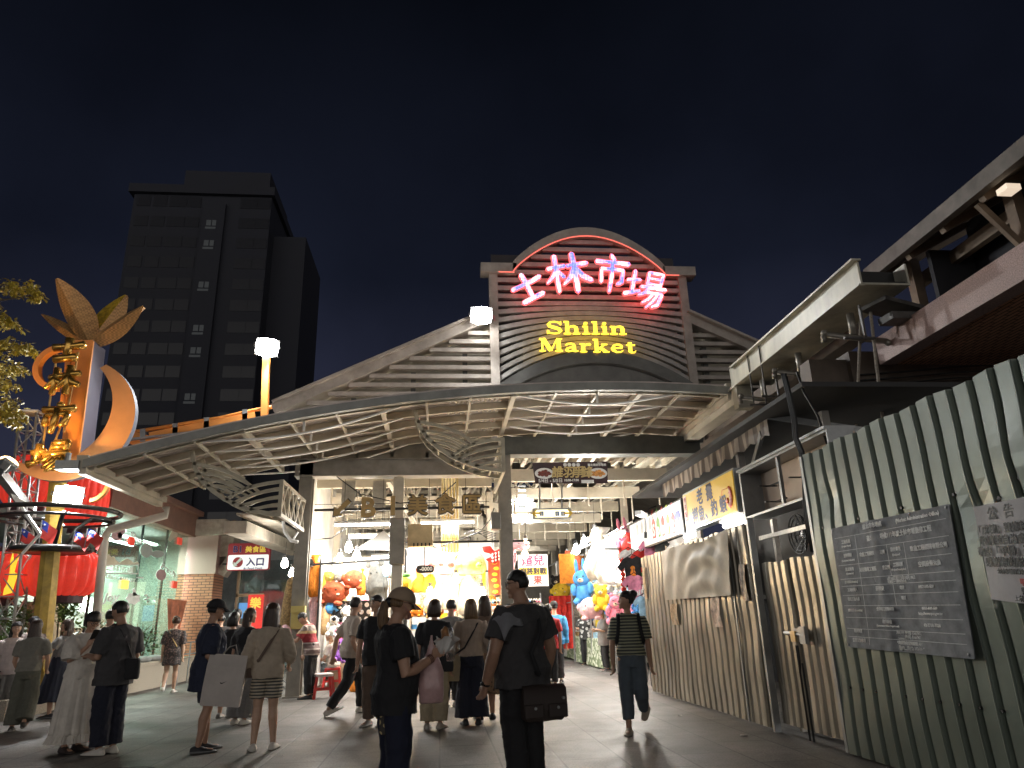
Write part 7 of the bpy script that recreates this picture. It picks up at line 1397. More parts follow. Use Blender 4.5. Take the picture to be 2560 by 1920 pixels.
        for s in (1, -1):
            sh, el, wr = arms[s]
            if sl > 0:
                pts = [sh + Vector((-s * .045, 0, .0)), sh + Vector((0, 0, .002))]; rad = [.036, .038 + lo * .4]
                for u in np.linspace(.25, sl, 4): pts.append(sh.lerp(el, u) if u <= 1 else el.lerp(wr, u - 1)); rad.append((.040 if u < .9 else .033) * (1 if u < 1.3 else .88) + lo * .65 + top.get('puff', 0))
                m.tube([S(p) for p in pts], [r * h * (1 + fat * .8) for r in rad], 14)
        garm(top.get('name', 'shirt'), m, top['mat'], top.get('amp', .013))
    if bottom:
        m = MB(); k = bottom['kind']; lo = bottom.get('loose', .01)
        if k in ('trousers', 'shorts'):
            m.loft([tor(z, rx, ry, yy, .010) for z, rx, ry, yy in ((.45, .080, .064, 0), (.49, .094, .072, -.005), (.53, .100, .073, -.006), (.575, .095, .066, 0), (.60, .088, .062, .002))])
            for s in (1, -1):
                hp_, kn, an = legs[s]; hem = bottom.get('hem', .97)
                def LP(u): return hp_.lerp(kn, u * 2) if u < .5 else kn.lerp(an, u * 2 - 1)
                us = np.linspace(0, hem, 9); fl = bottom.get('flare', 0)
                m.tube([S(LP(u) + Vector((0, 0, .015 if u == 0 else 0))) for u in us], [(float(np.interp(u, (0, .2, .5, .75, 1), (.056, .055, .041, .037, .030))) + lo * min(1, u * 2.5) + fl * max(0, u - .4)) * h * (1 + fat * .5) for u in us], 14)
            garm(k, m, bottom['mat'], bottom.get('amp', .013))
        else:
            z1, z0 = bottom.get('waist', .61), bottom['hem']; wv = bottom.get('wave', .06); R0 = bottom.get('r', .095); R1 = bottom.get('r1', .17); nf = bottom.get('folds', 11); rg = []
            for i in range(25):
                u = i / 24; z = z1 + (z0 - z1) * u; r = R0 + (R1 - R0) * u ** .8; row = []
                for j in range(96):
                    a = 2 * math.pi * j / 96; f_ = 1 + wv * u * (math.sin(nf * a + 1.3 * math.sin(2 * a + seed)) + .5 * math.sin((nf * 2 + 3) * a + 2 * u)); zz = z + .008 * math.sin(5 * a + seed) * u
                    row.append(S(up((r * f_ * math.cos(a), r * .78 * f_ * math.sin(a) - .004, zz))))
                rg.append(row)
            rg.append([(p - S((0, 0, z0 + pelvis))) * .86 + S((0, 0, z0 + pelvis + .004)) for p in rg[-1]]); m.loft(rg)
            o = m.build(bottom.get('name', 'skirt'), bottom['mat'], t, True)
            if bottom.get('ruffle'):
                m2 = MB(); rg = []
                for u, rr in ((0, 1.0), (.5, 1.08), (1, 1.15)):
                    rg.append([S(up((R1 * rr * (1 + wv * math.sin(nf * a + 1.3 * math.sin(2 * a + seed)) + .035 * math.sin(46 * a)) * math.cos(a), R1 * .78 * rr * (1 + wv * math.sin(nf * a) + .035 * math.sin(46 * a)) * math.sin(a), z0 - .055 * u + .012))) for a in np.linspace(0, 6.2832, 277)[:-1]])
                m2.loft(rg, True, False); m2.build('ruffle', bottom['mat'], t, True, False)
    # hair
    kind, hcol = hair[:2]
    if kind != 'bald':
        m = MB(); rg = []
        for i in range(19):
            th = math.pi * i / 18; th = min(max(th, .06), math.pi - .06); row = []
            for a in np.linspace(0, 2 * math.pi, 29)[:-1]:
                x, y, z = math.sin(th) * math.cos(a), math.sin(th) * math.sin(a), -math.cos(th); k_ = 1.10 if kind == 'short' else 1.14
                lim = .34 if kind != 'bangs' else .12
                if y > .25 and z < lim: k_ = .86
                elif y > .0 and z < lim - .2: k_ = .90 if kind in ('short', 'bun', 'pony') else 1.08
                if z < -.35 and kind in ('short', 'bun', 'pony'): k_ = .84
                if cap and z > .05: k_ = min(k_, .98)
                X, Y, Z = headpt(math.copysign(abs(x) ** .8, x) if z > 0 else x, y, z, k_); row.append(HP(X * (1.10 if k_ > 1 else 1.02), Y - .003, Z * (.97 if z > 0 else 1) + .004))
            rg.append(row)
        m.loft(rg)
        if kind == 'bun': m.sph(HP(0, -.058, .055), (.034 * h, .034 * h, .032 * h), 12, 8); m.sph(HP(0, -.05, .03), (.03 * h, .025 * h, .03 * h), 10, 7)
        if kind == 'pony':
            p0 = HP(0, -.058, -.005); m.sph(p0, .024 * h, 10, 7); d0 = HP(0, -1, 0) - HP(0, 0, 0); d0.normalize(); m.tube([p0 - d0 * .01 * h, p0 + d0 * .022 * h + Vector((0, 0, -.012 * h)), p0 + d0 * .034 * h + Vector((0, 0, -.06 * h)), p0 + d0 * .032 * h + Vector((0, 0, -.11 * h)), p0 + d0 * .02 * h + Vector((0, 0, -.16 * h))], [.016 * h, .024 * h, .030 * h, .026 * h, .008 * h], 10)
        if kind in ('long', 'bob', 'mid'):
            Lh = {'long': hair[2] if len(hair) > 2 else .20, 'mid': .115, 'bob': .075}[kind]; rg = []; bk = HP(0, -1, 0) - HP(0, 0, 0); bk.z = 0; bk.normalize(); sd_ = Vector((-bk.y, bk.x, 0))
            for i in range(10):
                u = i / 9; c = HP(0, -.016, .03) + bk * (.010 * h * math.sin(u * 2.5)) + Vector((0, 0, -Lh * h * u - .03 * h * u)); wd = (.050 + .014 * math.sin(min(1, u * 1.4) * math.pi * .6)) * (1 if u < .8 else 1 - (u - .8) * (1.2 if kind == 'long' else .2)); dp_ = (.050 - .016 * u) * (1 if u < .85 else .7)
                row = []
                for j in range(24):
                    a = 2 * math.pi * j / 24; ca, sa = math.cos(a), math.sin(a); back = sa if sa > 0 else sa * .12
                    row.append(c + sd_ * (wd * h * ca) + bk * (dp_ * h * back + .004 * h))
                rg.append(row)
            m.loft(rg)
        me = remesh(m, max(vox, .008), 3, .006 if kind != 'short' else .004, seed, (12, 26, 44), True); me.materials.append(HM(hcol)); put('hair', me, t)
    if cap:
        m = MB(); rg = []
        for i in range(8):
            th = math.pi / 2 * i / 7; rg.append([HP(hx * 1.26 * math.cos(th) * math.cos(a), hyy * 1.2 * math.cos(th) * math.sin(a) - .003, .014 + .066 * math.sin(th)) for a in np.linspace(0, 6.2832, 25)[:-1]])
        m.loft(rg); rg = []
        for v_ in (0, .5, 1):
            rg.append([HP(.046 * math.sin(q) * (1 - .25 * v_ * abs(math.sin(q))), .045 + (.012 + .045 * v_) * math.cos(q) ** .6 - .012 * (1 - math.cos(q)), .018 - .020 * v_ - .006 * abs(math.sin(q)) ** 2) for q in np.linspace(-1.25, 1.25, 13)])
        m.loft([r + [p + Vector((0, 0, -.004 * h)) for p in r[::-1]] for r in rg]); m.sph(HP(0, -.003, .077), .005 * h, 8, 5); m.build('cap', cap, t, True)
    if face:
        for s in (-1, 1): m = MB(); m.sph(HP(s * .0175, .0462, .0045), (.0078 * h, .0045 * h, .0046 * h), 10, 7, rot=LN @ HR); m.sph(HP(s * .0175, .0500, .0045), (.0036 * h, .0016 * h, .0036 * h), 8, 6, 1, rot=LN @ HR); m.build('eye', [M('eye_white', (.6, .58, .55), .3), BLACK], t, True)
        m = MB()
        for s in (-1, 1): m.tube([HP(s * .008, .0505, .0165), HP(s * .018, .0505, .019), HP(s * .028, .044, .0155)], .0022 * h, 5)
        m.build('eyebrow', HM('black'), t)
        m = MB(); m.tube([HP(-.012, .0510, -.0335), HP(0, .0545, -.0325), HP(.012, .0510, -.0335)], .0018 * h, 5); m.build('mouth', M('lip', (.22, .08, .06), .5), t)
    t['_d'] = 0; del t['_d']
    MW = Matrix.Translation(loc) @ Matrix.Rotation(math.radians(hd), 4, 'Z')
    info = dict(t=t, HP=HP, S=S, arms=arms, MW=MW, hand={s: MW @ S(Vh[s]) for s in (1, -1)}, h=h, up=up, legs=legs, wrist={s: MW @ S(arms[s][2]) for s in (1, -1)}, sh={s: MW @ S(arms[s][0]) for s in (1, -1)})
    if extra: extra(info)
    return info
C_ = cloth
BLK = C_('black', (.018, .018, .020)); NVY = C_('navy', (.022, .028, .055)); CHA = C_('charcoal', (.055, .053, .055)); BEI = C_('beige', (.46, .38, .29)); WHT = C_('white', (.66, .61, .54)); DEN = C_('denim', (.10, .125, .15)); DDN = C_('dark_denim', (.012, .015, .035)); KHK = C_('khaki', (.40, .33, .22)); GRY = C_('grey', (.21, .20, .19)); BRN = C_('brown', (.15, .105, .08)); OLV = C_('olive', (.11, .11, .085)); DNV = C_('dark_navy', (.012, .014, .028)); TPE = C_('taupe', (.17, .14, .125)); REDC = C_('red', (.5, .03, .03)); BLU = C_('bright_blue', (.05, .28, .55)); LBL = C_('pale_blue', (.26, .33, .36))
def zstripes(name, c1, c2, sc__):
    mt = stripes('fabric_' + name, c1, c2, sc__, 'Z'); return mt
STR = zstripes('striped_green', (.30, .30, .20), (.035, .04, .035), 8.5); SST = zstripes('striped_shorts', (.05, .05, .045), (.42, .36, .27), 9); POL = None
def polom():
    mt = bpy.data.materials.new('fabric_polo'); mt.use_nodes = True; t, n, l = NT(mt); b = n['Principled BSDF']; b.inputs['Roughness'].default_value = .8; tc = n.new('ShaderNodeTexCoord'); s = n.new('ShaderNodeSeparateXYZ'); l.new(tc.outputs['Object'], s.inputs[0]); mr = n.new('ShaderNodeMapRange'); mr.inputs[1].default_value = .75; mr.inputs[2].default_value = 1.4; l.new(s.outputs[2], mr.inputs[0]); rp = n.new('ShaderNodeValToRGB'); rp.color_ramp.interpolation = 'CONSTANT'; l.new(mr.outputs[0], rp.inputs[0]); e = rp.color_ramp.elements; e[0].color = (.28, .2, .17, 1); e[1].position = .97; e[1].color = (.4, .06, .05, 1)
    for p_, c_ in ((.1, (.45, .38, .33)), (.13, (.2, .14, .13)), (.25, (.48, .42, .38)), (.28, (.2, .14, .13)), (.42, (.5, .45, .42)), (.46, (.34, .035, .045)), (.72, (.55, .4, .22)), (.8, (.3, .24, .2))): q = e.new(p_); q.color = (*c_, 1)
    l.new(rp.outputs[0], b.inputs['Base Color']); return mt
POL = polom()
LEO = printed('fabric_leopard', (.10, .06, .04), (.30, .19, .11), 26); FLO = printed('fabric_floral', (.14, .10, .09), (.035, .03, .03), 24); BWP = printed('fabric_black_white', (.55, .55, .55), (.03, .03, .03), 9)
tee_ = lambda m, **k: dict(dict(mat=m, hem=.45, loose=.014, sleeve=.72), **k)
trs = lambda m, **k: dict(dict(kind='trousers', mat=m, loose=.012), **k)
WSH = ((.62, .58, .52), (.6, .57, .5)); BSH = ((.025, .025, .028), (.16, .16, .16)); KS = ((.03, .03, .03), (.03, .03, .03))
def glasses(i):
    HP, t, h = i['HP'], i['t'], i['h']; m = MB()
    for s in (-1, 1): m.tube([HP(s * .018 + .013 * math.cos(a), .0585 - .004 * abs(math.cos(a)), .004 + .0105 * math.sin(a)) for a in np.linspace(0, 6.2832, 15)], .0016 * h, 5); m.tube([HP(s * .031, .055, .007), HP(s * .046, .02, .008), HP(s * .047, -.006, .004)], .0014 * h, 5)
    m.tube([HP(-.005, .0595, .006), HP(.005, .0595, .006)], .0014 * h, 5); m.build('glasses', BLACK, t)
# --- shared accessories (each a thing of its own)
def strap(mb, pts, w=.018, t=.004):
    V = [Vector(p) for p in pts]; mb.tube(V, w, 8, flat=.25)
def lbag(name, label, c, dims, rz, mat, parts=(), round_=.25, cat='bag'):
    t = thing(name, label, cat, c, rz); m = MB(); dx, dy, dz = [d / 2 for d in dims]; rg = []
    for z, s in ((-1, .86), (-.9, .97), (-.4, 1.03), (.3, 1.0), (.85, .93), (1, .8)): rg.append([(dx * s * math.copysign(abs(math.cos(a)) ** round_, math.cos(a)), dy * s * math.copysign(abs(math.sin(a)) ** round_, math.sin(a)), dz * z) for a in np.linspace(0, 6.2832, 33)[:-1]])
    m.loft(rg); me = remesh(m, .012, 3, .006, int(c[0] * 100) % 97 + 3); me.materials.append(mat); put('body', me, t); return t
def body_strap(owner, bag, i, sh_s, hip, mat, back_y=-.10, front_y=.095, w=.016):
    """a strap from one shoulder across the chest and the back to the bag at the other hip (body space, unit height)"""
    u, S, MW = i['up'], i['S'], i['MW']; m = MB(); s = sh_s
    f = [(s * .062, -.012, .836), (s * .05, .06, .79), (0, front_y, .70), (-s * .06, front_y * .9, .60), hip]
    bb = [(s * .062, -.012, .836), (s * .05, -.07, .79), (0, back_y, .70), (-s * .06, back_y * .95, .60), hip]
    for pts in (f, bb):
        V = [MW @ S(u(p)) for p in pts]; fine = []
        for a, b in zip(V[:-1], V[1:]): fine += [a, a.lerp(b, .5)]
        m.tube([p - Vector(bag.location) for p in fine + [V[-1]]], w, 8, flat=.3)
    m.v = [tuple(Matrix.Rotation(-bag.rotation_euler.z, 3, 'Z') @ Vector(p)) for p in m.v]; m.build('strap', mat, bag, True)

# ---------------- foreground pair
def capwoman(i):
    glasses(i); HP, t, h = i['HP'], i['t'], i['h']; m = MB()
    m.loft([[HP(x * .03 * k, .040 + .012 * (1 - x * x) + dy, z) for x in np.linspace(-1, 1, 11)] for z, k, dy in ((-.035, 1.0, .006), (-.048, .95, .006), (-.062, .7, 0))], False, False); m.loft([[HP(x * .031 * k, .041 + .012 * (1 - x * x) + dy, z) for x in np.linspace(-1, 1, 11)] for z, k, dy in ((-.035, 1.0, .007), (-.048, .95, .007), (-.062, .7, .002))], False, False)
    for s in (-1, 1): m.tube([HP(s * .030, .044, -.038), HP(s * .043, .02, -.018), HP(s * .047, -.004, .008)], .0015 * h, 5)
    m.build('face_mask', C_('mask_pink', (.50, .26, .25)), t, True)
    m = MB(); m.sph(HP(0, -.058, -.004), .026 * h, 10, 8); m.build('hair_tie', BLACK, t, True)
    m = MB(); w = i['wrist'][1]; 
    M_ = i['MW'].inverted(); el, wr = i['arms'][1][1], i['arms'][1][2]; d = (wr - el).normalized()
    for q in (.0, .008, .016): 
        c = i['S'](wr - d * (.012 + q)); x = d.cross(Vector((0, 0, 1))).normalized(); y = x.cross(d); m.tube([c + (x * math.cos(a) + y * math.sin(a)) * .0185 * h for a in np.linspace(0, 6.2832, 17)], .004, 6)
    m.build('bracelet', M('bracelet_bead', (.12, .05, .04), .3), t, True)
cw = person('woman in tan cap and black tee eating a snack in the foreground', 992, 1466, -72, 1.60, 'head', 'f', .0065, 0, fat=.22, belly=.02, head=(-6, 14), R=((.035, .02, -.165), (-.03, .165, -.10)), L=((.03, -.01, -.17), (.01, .10, -.24)), hair=('pony', 'blond'), cap=C_('tan_cap', (.34, .25, .17)), top=tee_(BLK, hem=.44, loose=.012, sleeve=.62), bottom=trs(DDN), shoe=BSH, extra=capwoman, hands={1: dict(dir=(-.35, .75, .45), thumb=(0, -.2, 1), curl=.75)})
hp0 = cw['hand'][1] + Vector((.03, 0, .03))
sn = thing('snack', 'fried snack in white paper held up by the woman in the tan cap', 'snack', hp0); m = MB(); rg = []
for z, r in ((-.05, .02), (-.03, .05), (0, .06), (.04, .065), (.06, .085)): rg.append([(r * (1 + .25 * math.sin(5 * a + z * 40)) * math.cos(a) + z * .3, r * (1 + .2 * math.sin(7 * a + 2)) * math.sin(a), z + .02 * math.sin(3 * a) * (z > .03)) for a in np.linspace(0, 6.2832, 37)[:-1]])
m.loft(rg, True, False); m.build('paper', C_('paper_white', (.62, .60, .57)), sn, True, False)
m = MB(); m.tube([(0, 0, -.02), (.015, 0, .06), (.005, 0, .12), (.02, 0, .15)], [.03, .04, .034, .015], 10); m.sph((.03, -.02, .05), .035, 8, 6); me = remesh(m, .006, 1, .006, 4, (20, 40, 60)); me.materials.append(M('fried_brown', (.30, .14, .05), .6, 0, .4, 30)); put('fried_food', me, sn)
m = MB(); m.loft([[(.05 + r * math.cos(a) * .5, .02 + r * math.sin(a) * .3, z) for a in np.linspace(0, 6.2832, 19)[:-1]] for z, r in ((-.1, .06), (0, .08), (.1, .05), (.14, .02))]); m.build('clear_bag', glassy('bag_clear', (.9, .88, .86), .25, .2, .8), sn, True)
pbp = atY(1078, 1690, hp0.y - .03); pb_ = thing('plastic_bag', 'pinkish thin plastic carrier bag hanging from the wrist of the woman in the tan cap', 'bag', pbp); m = MB(); rg = []
for z, rx, ry in ((-.19, .05, .03), (-.185, .088, .045), (-.08, .10, .06), (.03, .092, .055), (.10, .07, .035), (.17, .04, .018), (.24, .02, .012), (.29, .012, .012)): rg.append([(rx * math.cos(a) * (1 + .05 * math.sin(6 * a + 20 * z)), ry * math.sin(a) * (1 + .08 * math.sin(5 * a + 13 * z)), z) for a in np.linspace(0, 6.2832, 41)[:-1]])
m.loft(rg); me = remesh(m, .009, 2, .006, 9, (12, 24, 40)); me.materials.append(M('plastic_pink', (.52, .33, .32), .3, 0, .2, 6)); put('body', me, pb_)
pc_ = atY(967, 1795, hp0.y - .25 + .15); t = thing('pouch', 'dark pouch with pale dots hanging at the tan cap woman\'s hip', 'pouch', pc_); m = MB(); m.prism(rrect(-.05, .05, -.11, .11, .03), lambda u, v, d: (u, d - .02, v), .04); m.build('body', printed('pouch_print', (.42, .33, .17), (.03, .025, .02), 22), t, bevel=.008); m = MB(); m.tube([(0, 0, .11), (.01, .02, .3)], .005, 5); m.tube([(0, 0, -.11), (.01, 0, -.2)], .012, 6); m.build('cord', BLACK, t)

def bigman(i):
    glasses(i); t, h = i['t'], i['h']; el, wr = i['arms'][-1][1], i['arms'][-1][2]; d = (wr - el).normalized(); c = i['S'](wr - d * .010); x = d.cross(Vector((0, 1, 0))).normalized(); y = x.cross(d); m = MB(); m.loft([[c + d * q * h + (x * math.cos(a) + y * math.sin(a)) * .0215 * h for a in np.linspace(0, 6.2832, 19)[:-1]] for q in (-.008, .008)]); m.sph(c - x * .024 * h, (.018, .018, .018), 8, 6); m.build('watch', BLACK, t, True)
bm = person('heavy man in dark grey tee with messenger bag in the foreground', 1297, 1422, 38, 1.77, 'head', 'm', .0065, 1, fat=.30, belly=.055, head=(42, 4), lean=-1, R=((.05, -.02, -.165), (.055, .04, -.31)), L=((.055, .01, -.17), (.055, .075, -.315)), hair=('short', 'black'), top=tee_(CHA, hem=.44, loose=.016, sleeve=.68), bottom=trs(BLK, loose=.016), shoe=BSH, extra=bigman)
bc = atY(1356, 1757, bm['t'].location.y - .16); bg_ = lbag('messenger_bag', 'dark brown messenger bag at the back hip of the heavy man', bc, (.36, .13, .27), .22, C_('bag_brown', (.045, .032, .026), .7)); m = MB(); m.loft([[(x, y, z) for x in np.linspace(-.19, .19, 9)] for y, z in ((.06, .135), (-.02, .145), (-.075, .11), (-.085, 0), (-.085, -.05))], False, False); m.build('flap', C_('bag_flap', (.038, .026, .022), .6), bg_, True, False)
m = MB(); m.box((-.19, -.105, -.11), (-.02, -.075, .0)); m.box((.02, -.105, -.11), (.19, -.075, 0)); m.build('pocket', MATS['fabric_bag_flap'], bg_, bevel=.015); m = MB()
for px_, pz in ((.15, .04), (-.1, -.03), (.1, -.03)): m.tube([(px_, -.09, pz), (px_, -.115, pz)], .012, 8)
m.build('buckle', GREY, bg_); body_strap(bm, bg_, bm, 1, (-.02, -.14, .50), BLK, -.135, .16, .018)
m = MB(); q0 = bm['sh'][-1]; m.loft([[(x * .9, y * .9, .03 - 6 * y * y - 5 * max(0, -x) ** 2 + .008 * math.sin(30 * x + 20 * y)) for x in np.linspace(-.15, .09, 9)] for y in np.linspace(-.16, .12, 11)], False, False); m.v = [tuple(Matrix.Rotation(.6, 3, 'Z') @ Vector(p)) for p in m.v]; tw_ = m.build('shoulder_cloth', C_('pale_cloth', (.22, .22, .235)), None, True, False); tw_.location = q0 + Vector((.02, 0, .04)); sd = tw_.modifiers.new('s', 'SOLIDIFY'); sd.thickness = .012; tag(tw_, 'pale grey cloth draped over the shoulder of the heavy man', 'cloth')
# ---------------- left group
wd_ = person('woman in long white dress looking down at her phone on the left', 178, 1880, -118, 1.62, sex='f', vox=.0075, head=(-14, 26), R=((.03, .02, -.15), (-.035, .10, -.045)), L=((.04, .03, -.15), (.0, .12, -.17)), hair=('bangs', 'black'), top=dict(mat=WHT, hem=.50, loose=.03, sleeve=.95, puff=.012, amp=.012, name='bodice'), bottom=dict(kind='skirt', mat=WHT, hem=.115, waist=.70, r=.105, r1=.165, wave=.07, folds=14, ruffle=True, name='long_skirt'), shoe=((.05, .035, .03), (.04, .03, .025)), hands={1: dict(dir=(-.2, .3, 1), thumb=(0, 1, 0), curl=.7)}, extra=glasses)
m = MB(); m.prism(rrect(-.038, .038, -.075, .075, .012), lambda u, v, d: (u, d, v), .01); ph = m.build('mobile_phone', BLACK, None); ph.matrix_world = Matrix.Translation(wd_['hand'][1] + Vector((.035, .0, .045))) @ Matrix.Rotation(math.radians(55), 4, 'Z') @ Matrix.Rotation(.5, 4, 'X'); tag(ph, 'dark mobile phone held up by the woman in the white dress', 'phone')
bt_ = person('man in charcoal tee with black crossbody bag beside the white dress', 258, 1886, 62, 1.72, vox=.008, skin=1, head=(8, 14), R=((.03, -.01, -.17), (.0, .10, -.22)), L=((.03, .02, -.165), (-.01, .15, -.15)), hair=('short', 'black'), top=tee_(CHA, hem=.43, loose=.03, sleeve=.85), bottom=trs(DNV, loose=.024, flare=.01), shoe=WSH, group=None)
b = lbag('crossbody_bag', 'round black crossbody bag at the hip of the man in the charcoal tee', atY(328, 1672, bt_['t'].location.y - .05), (.20, .12, .24), 0, BLK, round_=.7); body_strap(bt_, b, bt_, -1, (.12, -.05, .56), BLK, -.09, .09, .02)
m = MB(); fr_ = bt_['MW'] @ bt_['S'](bt_['up']((.01, -.098, .66))); 
person('smiling woman with long brown hair and wide navy skirt behind the white dress', 128, 1795, 75, 1.60, sex='f', head=(20, 0), lean=-4, R=((.03, .0, -.17), (.0, .06, -.31)), L=((.05, .06, -.14), (.10, .15, -.24)), hair=('long', 'brown', .15), top=tee_(GRY, hem=.53, loose=.01, sleeve=.55), bottom=dict(kind='skirt', mat=DNV, hem=.16, r1=.20, wave=.05, folds=9), shoe=BSH)
person('long-haired woman in olive wide trousers walking away at the far left', 45, 1828, 12, 1.58, sex='f', head=(10, 5), R=((.04, .02, -.16), (.02, .11, -.24)), L=((.03, .02, -.165), (.0, .1, -.26)), hair=('long', 'brown', .24), top=tee_(C_('print_grey', (.20, .19, .16)), hem=.52, loose=.012, sleeve=.7), bottom=trs(OLV, loose=.026, flare=.03), lR=dict(ay=-.06, az=.045, ky=.0, pitch=-38), shoe=((.04, .035, .03), (.2, .18, .16)), face=False)
person('man in pale tee with dark strap behind the couple on the left', 240, 1806, 25, 1.72, head=(0, 0), hair=('short', 'black'), top=tee_(C_('pale_tee', (.44, .40, .35))), bottom=trs(CHA), face=False)
person('dark haired man standing behind the long-haired woman at the left edge', 44, 1792, 60, 1.68, hair=('short', 'black'), top=tee_(C_('dusty', (.22, .18, .17))), bottom=trs(BLK))
person('girl in pale top cut by the left edge of the view', 0, 1800, -150, 1.58, sex='f', hair=('mid', 'black'), top=tee_(C_('pale_pink_tee', (.5, .42, .40))), bottom=trs(GRY))
pg = person('woman with low bun in short floral dress walking away past the planter', 420, 1733, 8, 1.68, sex='f', vox=.011, skin=2, hair=('bun', 'brown'), lR=dict(ay=.05, ky=.05), lL=dict(ay=-.10, ky=-.01, az=.05, pitch=-40), top=tee_(FLO, hem=.46, loose=.02, sleeve=.9), bottom=dict(kind='skirt', mat=FLO, hem=.36, r1=.12, wave=.03), shoe=((.62, .58, .54), (.66, .63, .6)), face=False)
b = lbag('shoulder_bag', 'small tan bag strapped across the back of the woman in the floral dress', pg['MW'] @ pg['S'](Vector((.10, .03, .56))), (.16, .08, .14), 0, BEI); body_strap(pg, b, pg, -1, (.10, 0, .58), C_('strap_tan', (.5, .36, .16)), -.08, .09, .014)
cm_ = person('man in black cap, oversized navy tee and shorts holding a dark jacket', 500, 1880, -62, 1.69, vox=.0075, skin=1, head=(-8, 4), R=((.03, -.03, -.165), (.01, .12, -.255)), L=((.03, .03, -.165), (-.01, .15, -.20)), hair=('short', 'black'), cap=BLK, top=tee_(NVY, hem=.385, loose=.034, sleeve=.95, flare=.06), bottom=dict(kind='shorts', mat=C_('slate', (.03, .035, .055)), hem=.42, loose=.022), shoe=BSH, lR=dict(ax=.01, ay=-.02), lL=dict(ay=.05, ky=.02, ax=.02), extra=glasses)
m = MB(); p = cm_['hand'][-1]; m.tube([p + Vector((0, 0, .06)), p + Vector((.03, .02, 0)), p + Vector((.02, .0, -.12)), p + Vector((.04, .02, -.28)), p + Vector((.03, 0, -.42))], [.06, .09, .08, .06, .02], 12); me = remesh(m, .01, 2, .012, 3); me.materials.append(BLK); tag(put('jacket', me), 'crumpled dark jacket over the forearm of the man in the black cap', 'jacket')
person('man in dark tee seen from behind between the cap man and the sweater man', 535, 1733, -5, 1.70, vox=.012, hair=('short', 'black'), top=tee_(CHA), bottom=dict(kind='shorts', mat=KHK, hem=.5), shoe=((.14, .08, .05), (.1, .06, .04)), face=False)
person('man in grey-brown sweater seen from behind by the passage', 572, 1765, -6, 1.72, vox=.011, hair=('short', 'black'), top=tee_(TPE, hem=.47, sleeve=1.8, loose=.02), bottom=trs(BLK), face=False)
person('bob-haired woman in long black dress with grey trainers', 562, 1795, -12, 1.62, sex='f', vox=.01, hair=('bob', 'black'), top=tee_(BLK, hem=.52, sleeve=.7), bottom=dict(kind='skirt', mat=BLK, hem=.16, r1=.15, wave=.05), shoe=((.15, .14, .13), (.2, .19, .17)), face=False)
person('long-haired woman in black top and grey wide trousers beside the bob-haired woman', 600, 1811, -30, 1.65, sex='f', vox=.009, head=(-25, 0), hair=('long', 'brown', .15), top=tee_(BLK, hem=.44, sleeve=.8, loose=.02), bottom=trs(GRY, loose=.03, flare=.05), shoe=WSH, R=((.03, .01, -.17), (.02, .08, -.29)))
bw = person('woman with very long dark hair, beige sweater and striped shorts', 655, 1876, 6, 1.63, sex='f', vox=.0075, skin=2, head=(-6, 2), R=((.045, .04, -.16), (.03, .12, -.22)), L=((.05, -.01, -.165), (.065, .04, -.30)), hair=('long', 'brown', .225), top=tee_(BEI, hem=.47, sleeve=1.45, loose=.018), bottom=dict(kind='shorts', mat=SST, hem=.36, loose=.02), shoe=WSH, lL=dict(ax=.008), lR=dict(ay=.03, ax=.015), face=False)
bx = atY(562, 1700, bw['t'].location.y - .12); sb_ = thing('shopping_bag', 'large white paper shopping bag carried by the woman in the beige sweater', 'bag', bx, .12); m = MB(); m.loft([[(x * k, y * kk, z) for x, y in ((-.215, -.07), (0, -.075), (.215, -.07), (.215, .07), (0, .06), (-.215, .07))] for z, k, kk in ((-.275, .98, 1), (-.1, 1.0, 1.05), (.15, 1.0, .9), (.275, .97, .5))]); m.v = [(x + .10 * z, y, z - .10 * x) for x, y, z in m.v]; m.build('body', M('bag_paper', (.52, .47, .43), .7, 0, .1, 4, .2, 12), sb_)
m = MB(); m.prism([(-.035, .006), (-.028, -.012), (-.012, -.016), (.045, .012), (-.008, -.004), (-.022, -.003)], lambda u, v, d: (u - .005, -.083 + d, v - .02), .003); m.build('check_mark', BLACK, sb_); m = MB(); m.tube([(-.06, 0, .27), (.02, 0, .36), (.09, 0, .38), (.12, 0, .27)], .008, 6); m.build('handle', C_('cord_grey', (.3, .28, .26)), sb_, True)
b = lbag('small_bag', 'small brown bag on a strap at the hip of the woman in the beige sweater', bw['MW'] @ bw['S'](Vector((-.125, .02, .52))), (.12, .08, .14), 0, BRN); body_strap(bw, b, bw, 1, (-.115, 0, .57), BRN, -.088, .09, .02)
# ---------------- hall front
def polo_x(i): pass
person('older man in striped red polo bending his head beside the folding table', 772, 1747, 78, 1.70, vox=.01, skin=1, lean=14, head=(10, 34), R=((.03, .02, -.165), (.02, .09, -.30)), L=((.03, .08, -.13), (.02, .22, -.14)), hair=('short', 'grey'), top=tee_(POL, hem=.47), bottom=trs(BLK), shoe=KS)
st2 = Vector(STOOL2); sit = dict(ky=.20, kz=.0, ay=.19)
person('bald old man in white tee and blue shorts sitting on a red stool', 0, 0, 82, 1.62, vox=.01, skin=2, pos=(st2.x, st2.y, 0), pelvis=-.215, lean=8, head=(6, 6), R=((.03, .04, -.16), (.0, .18, -.21)), L=((.03, .06, -.155), (.0, .20, -.20)), lR=sit, lL=sit, hair=('bald', 'grey'), top=tee_(WHT, hem=.50, loose=.02), bottom=dict(kind='shorts', mat=LBL, hem=.52, loose=.02), shoe=((.2, .15, .12), (.1, .1, .1)))
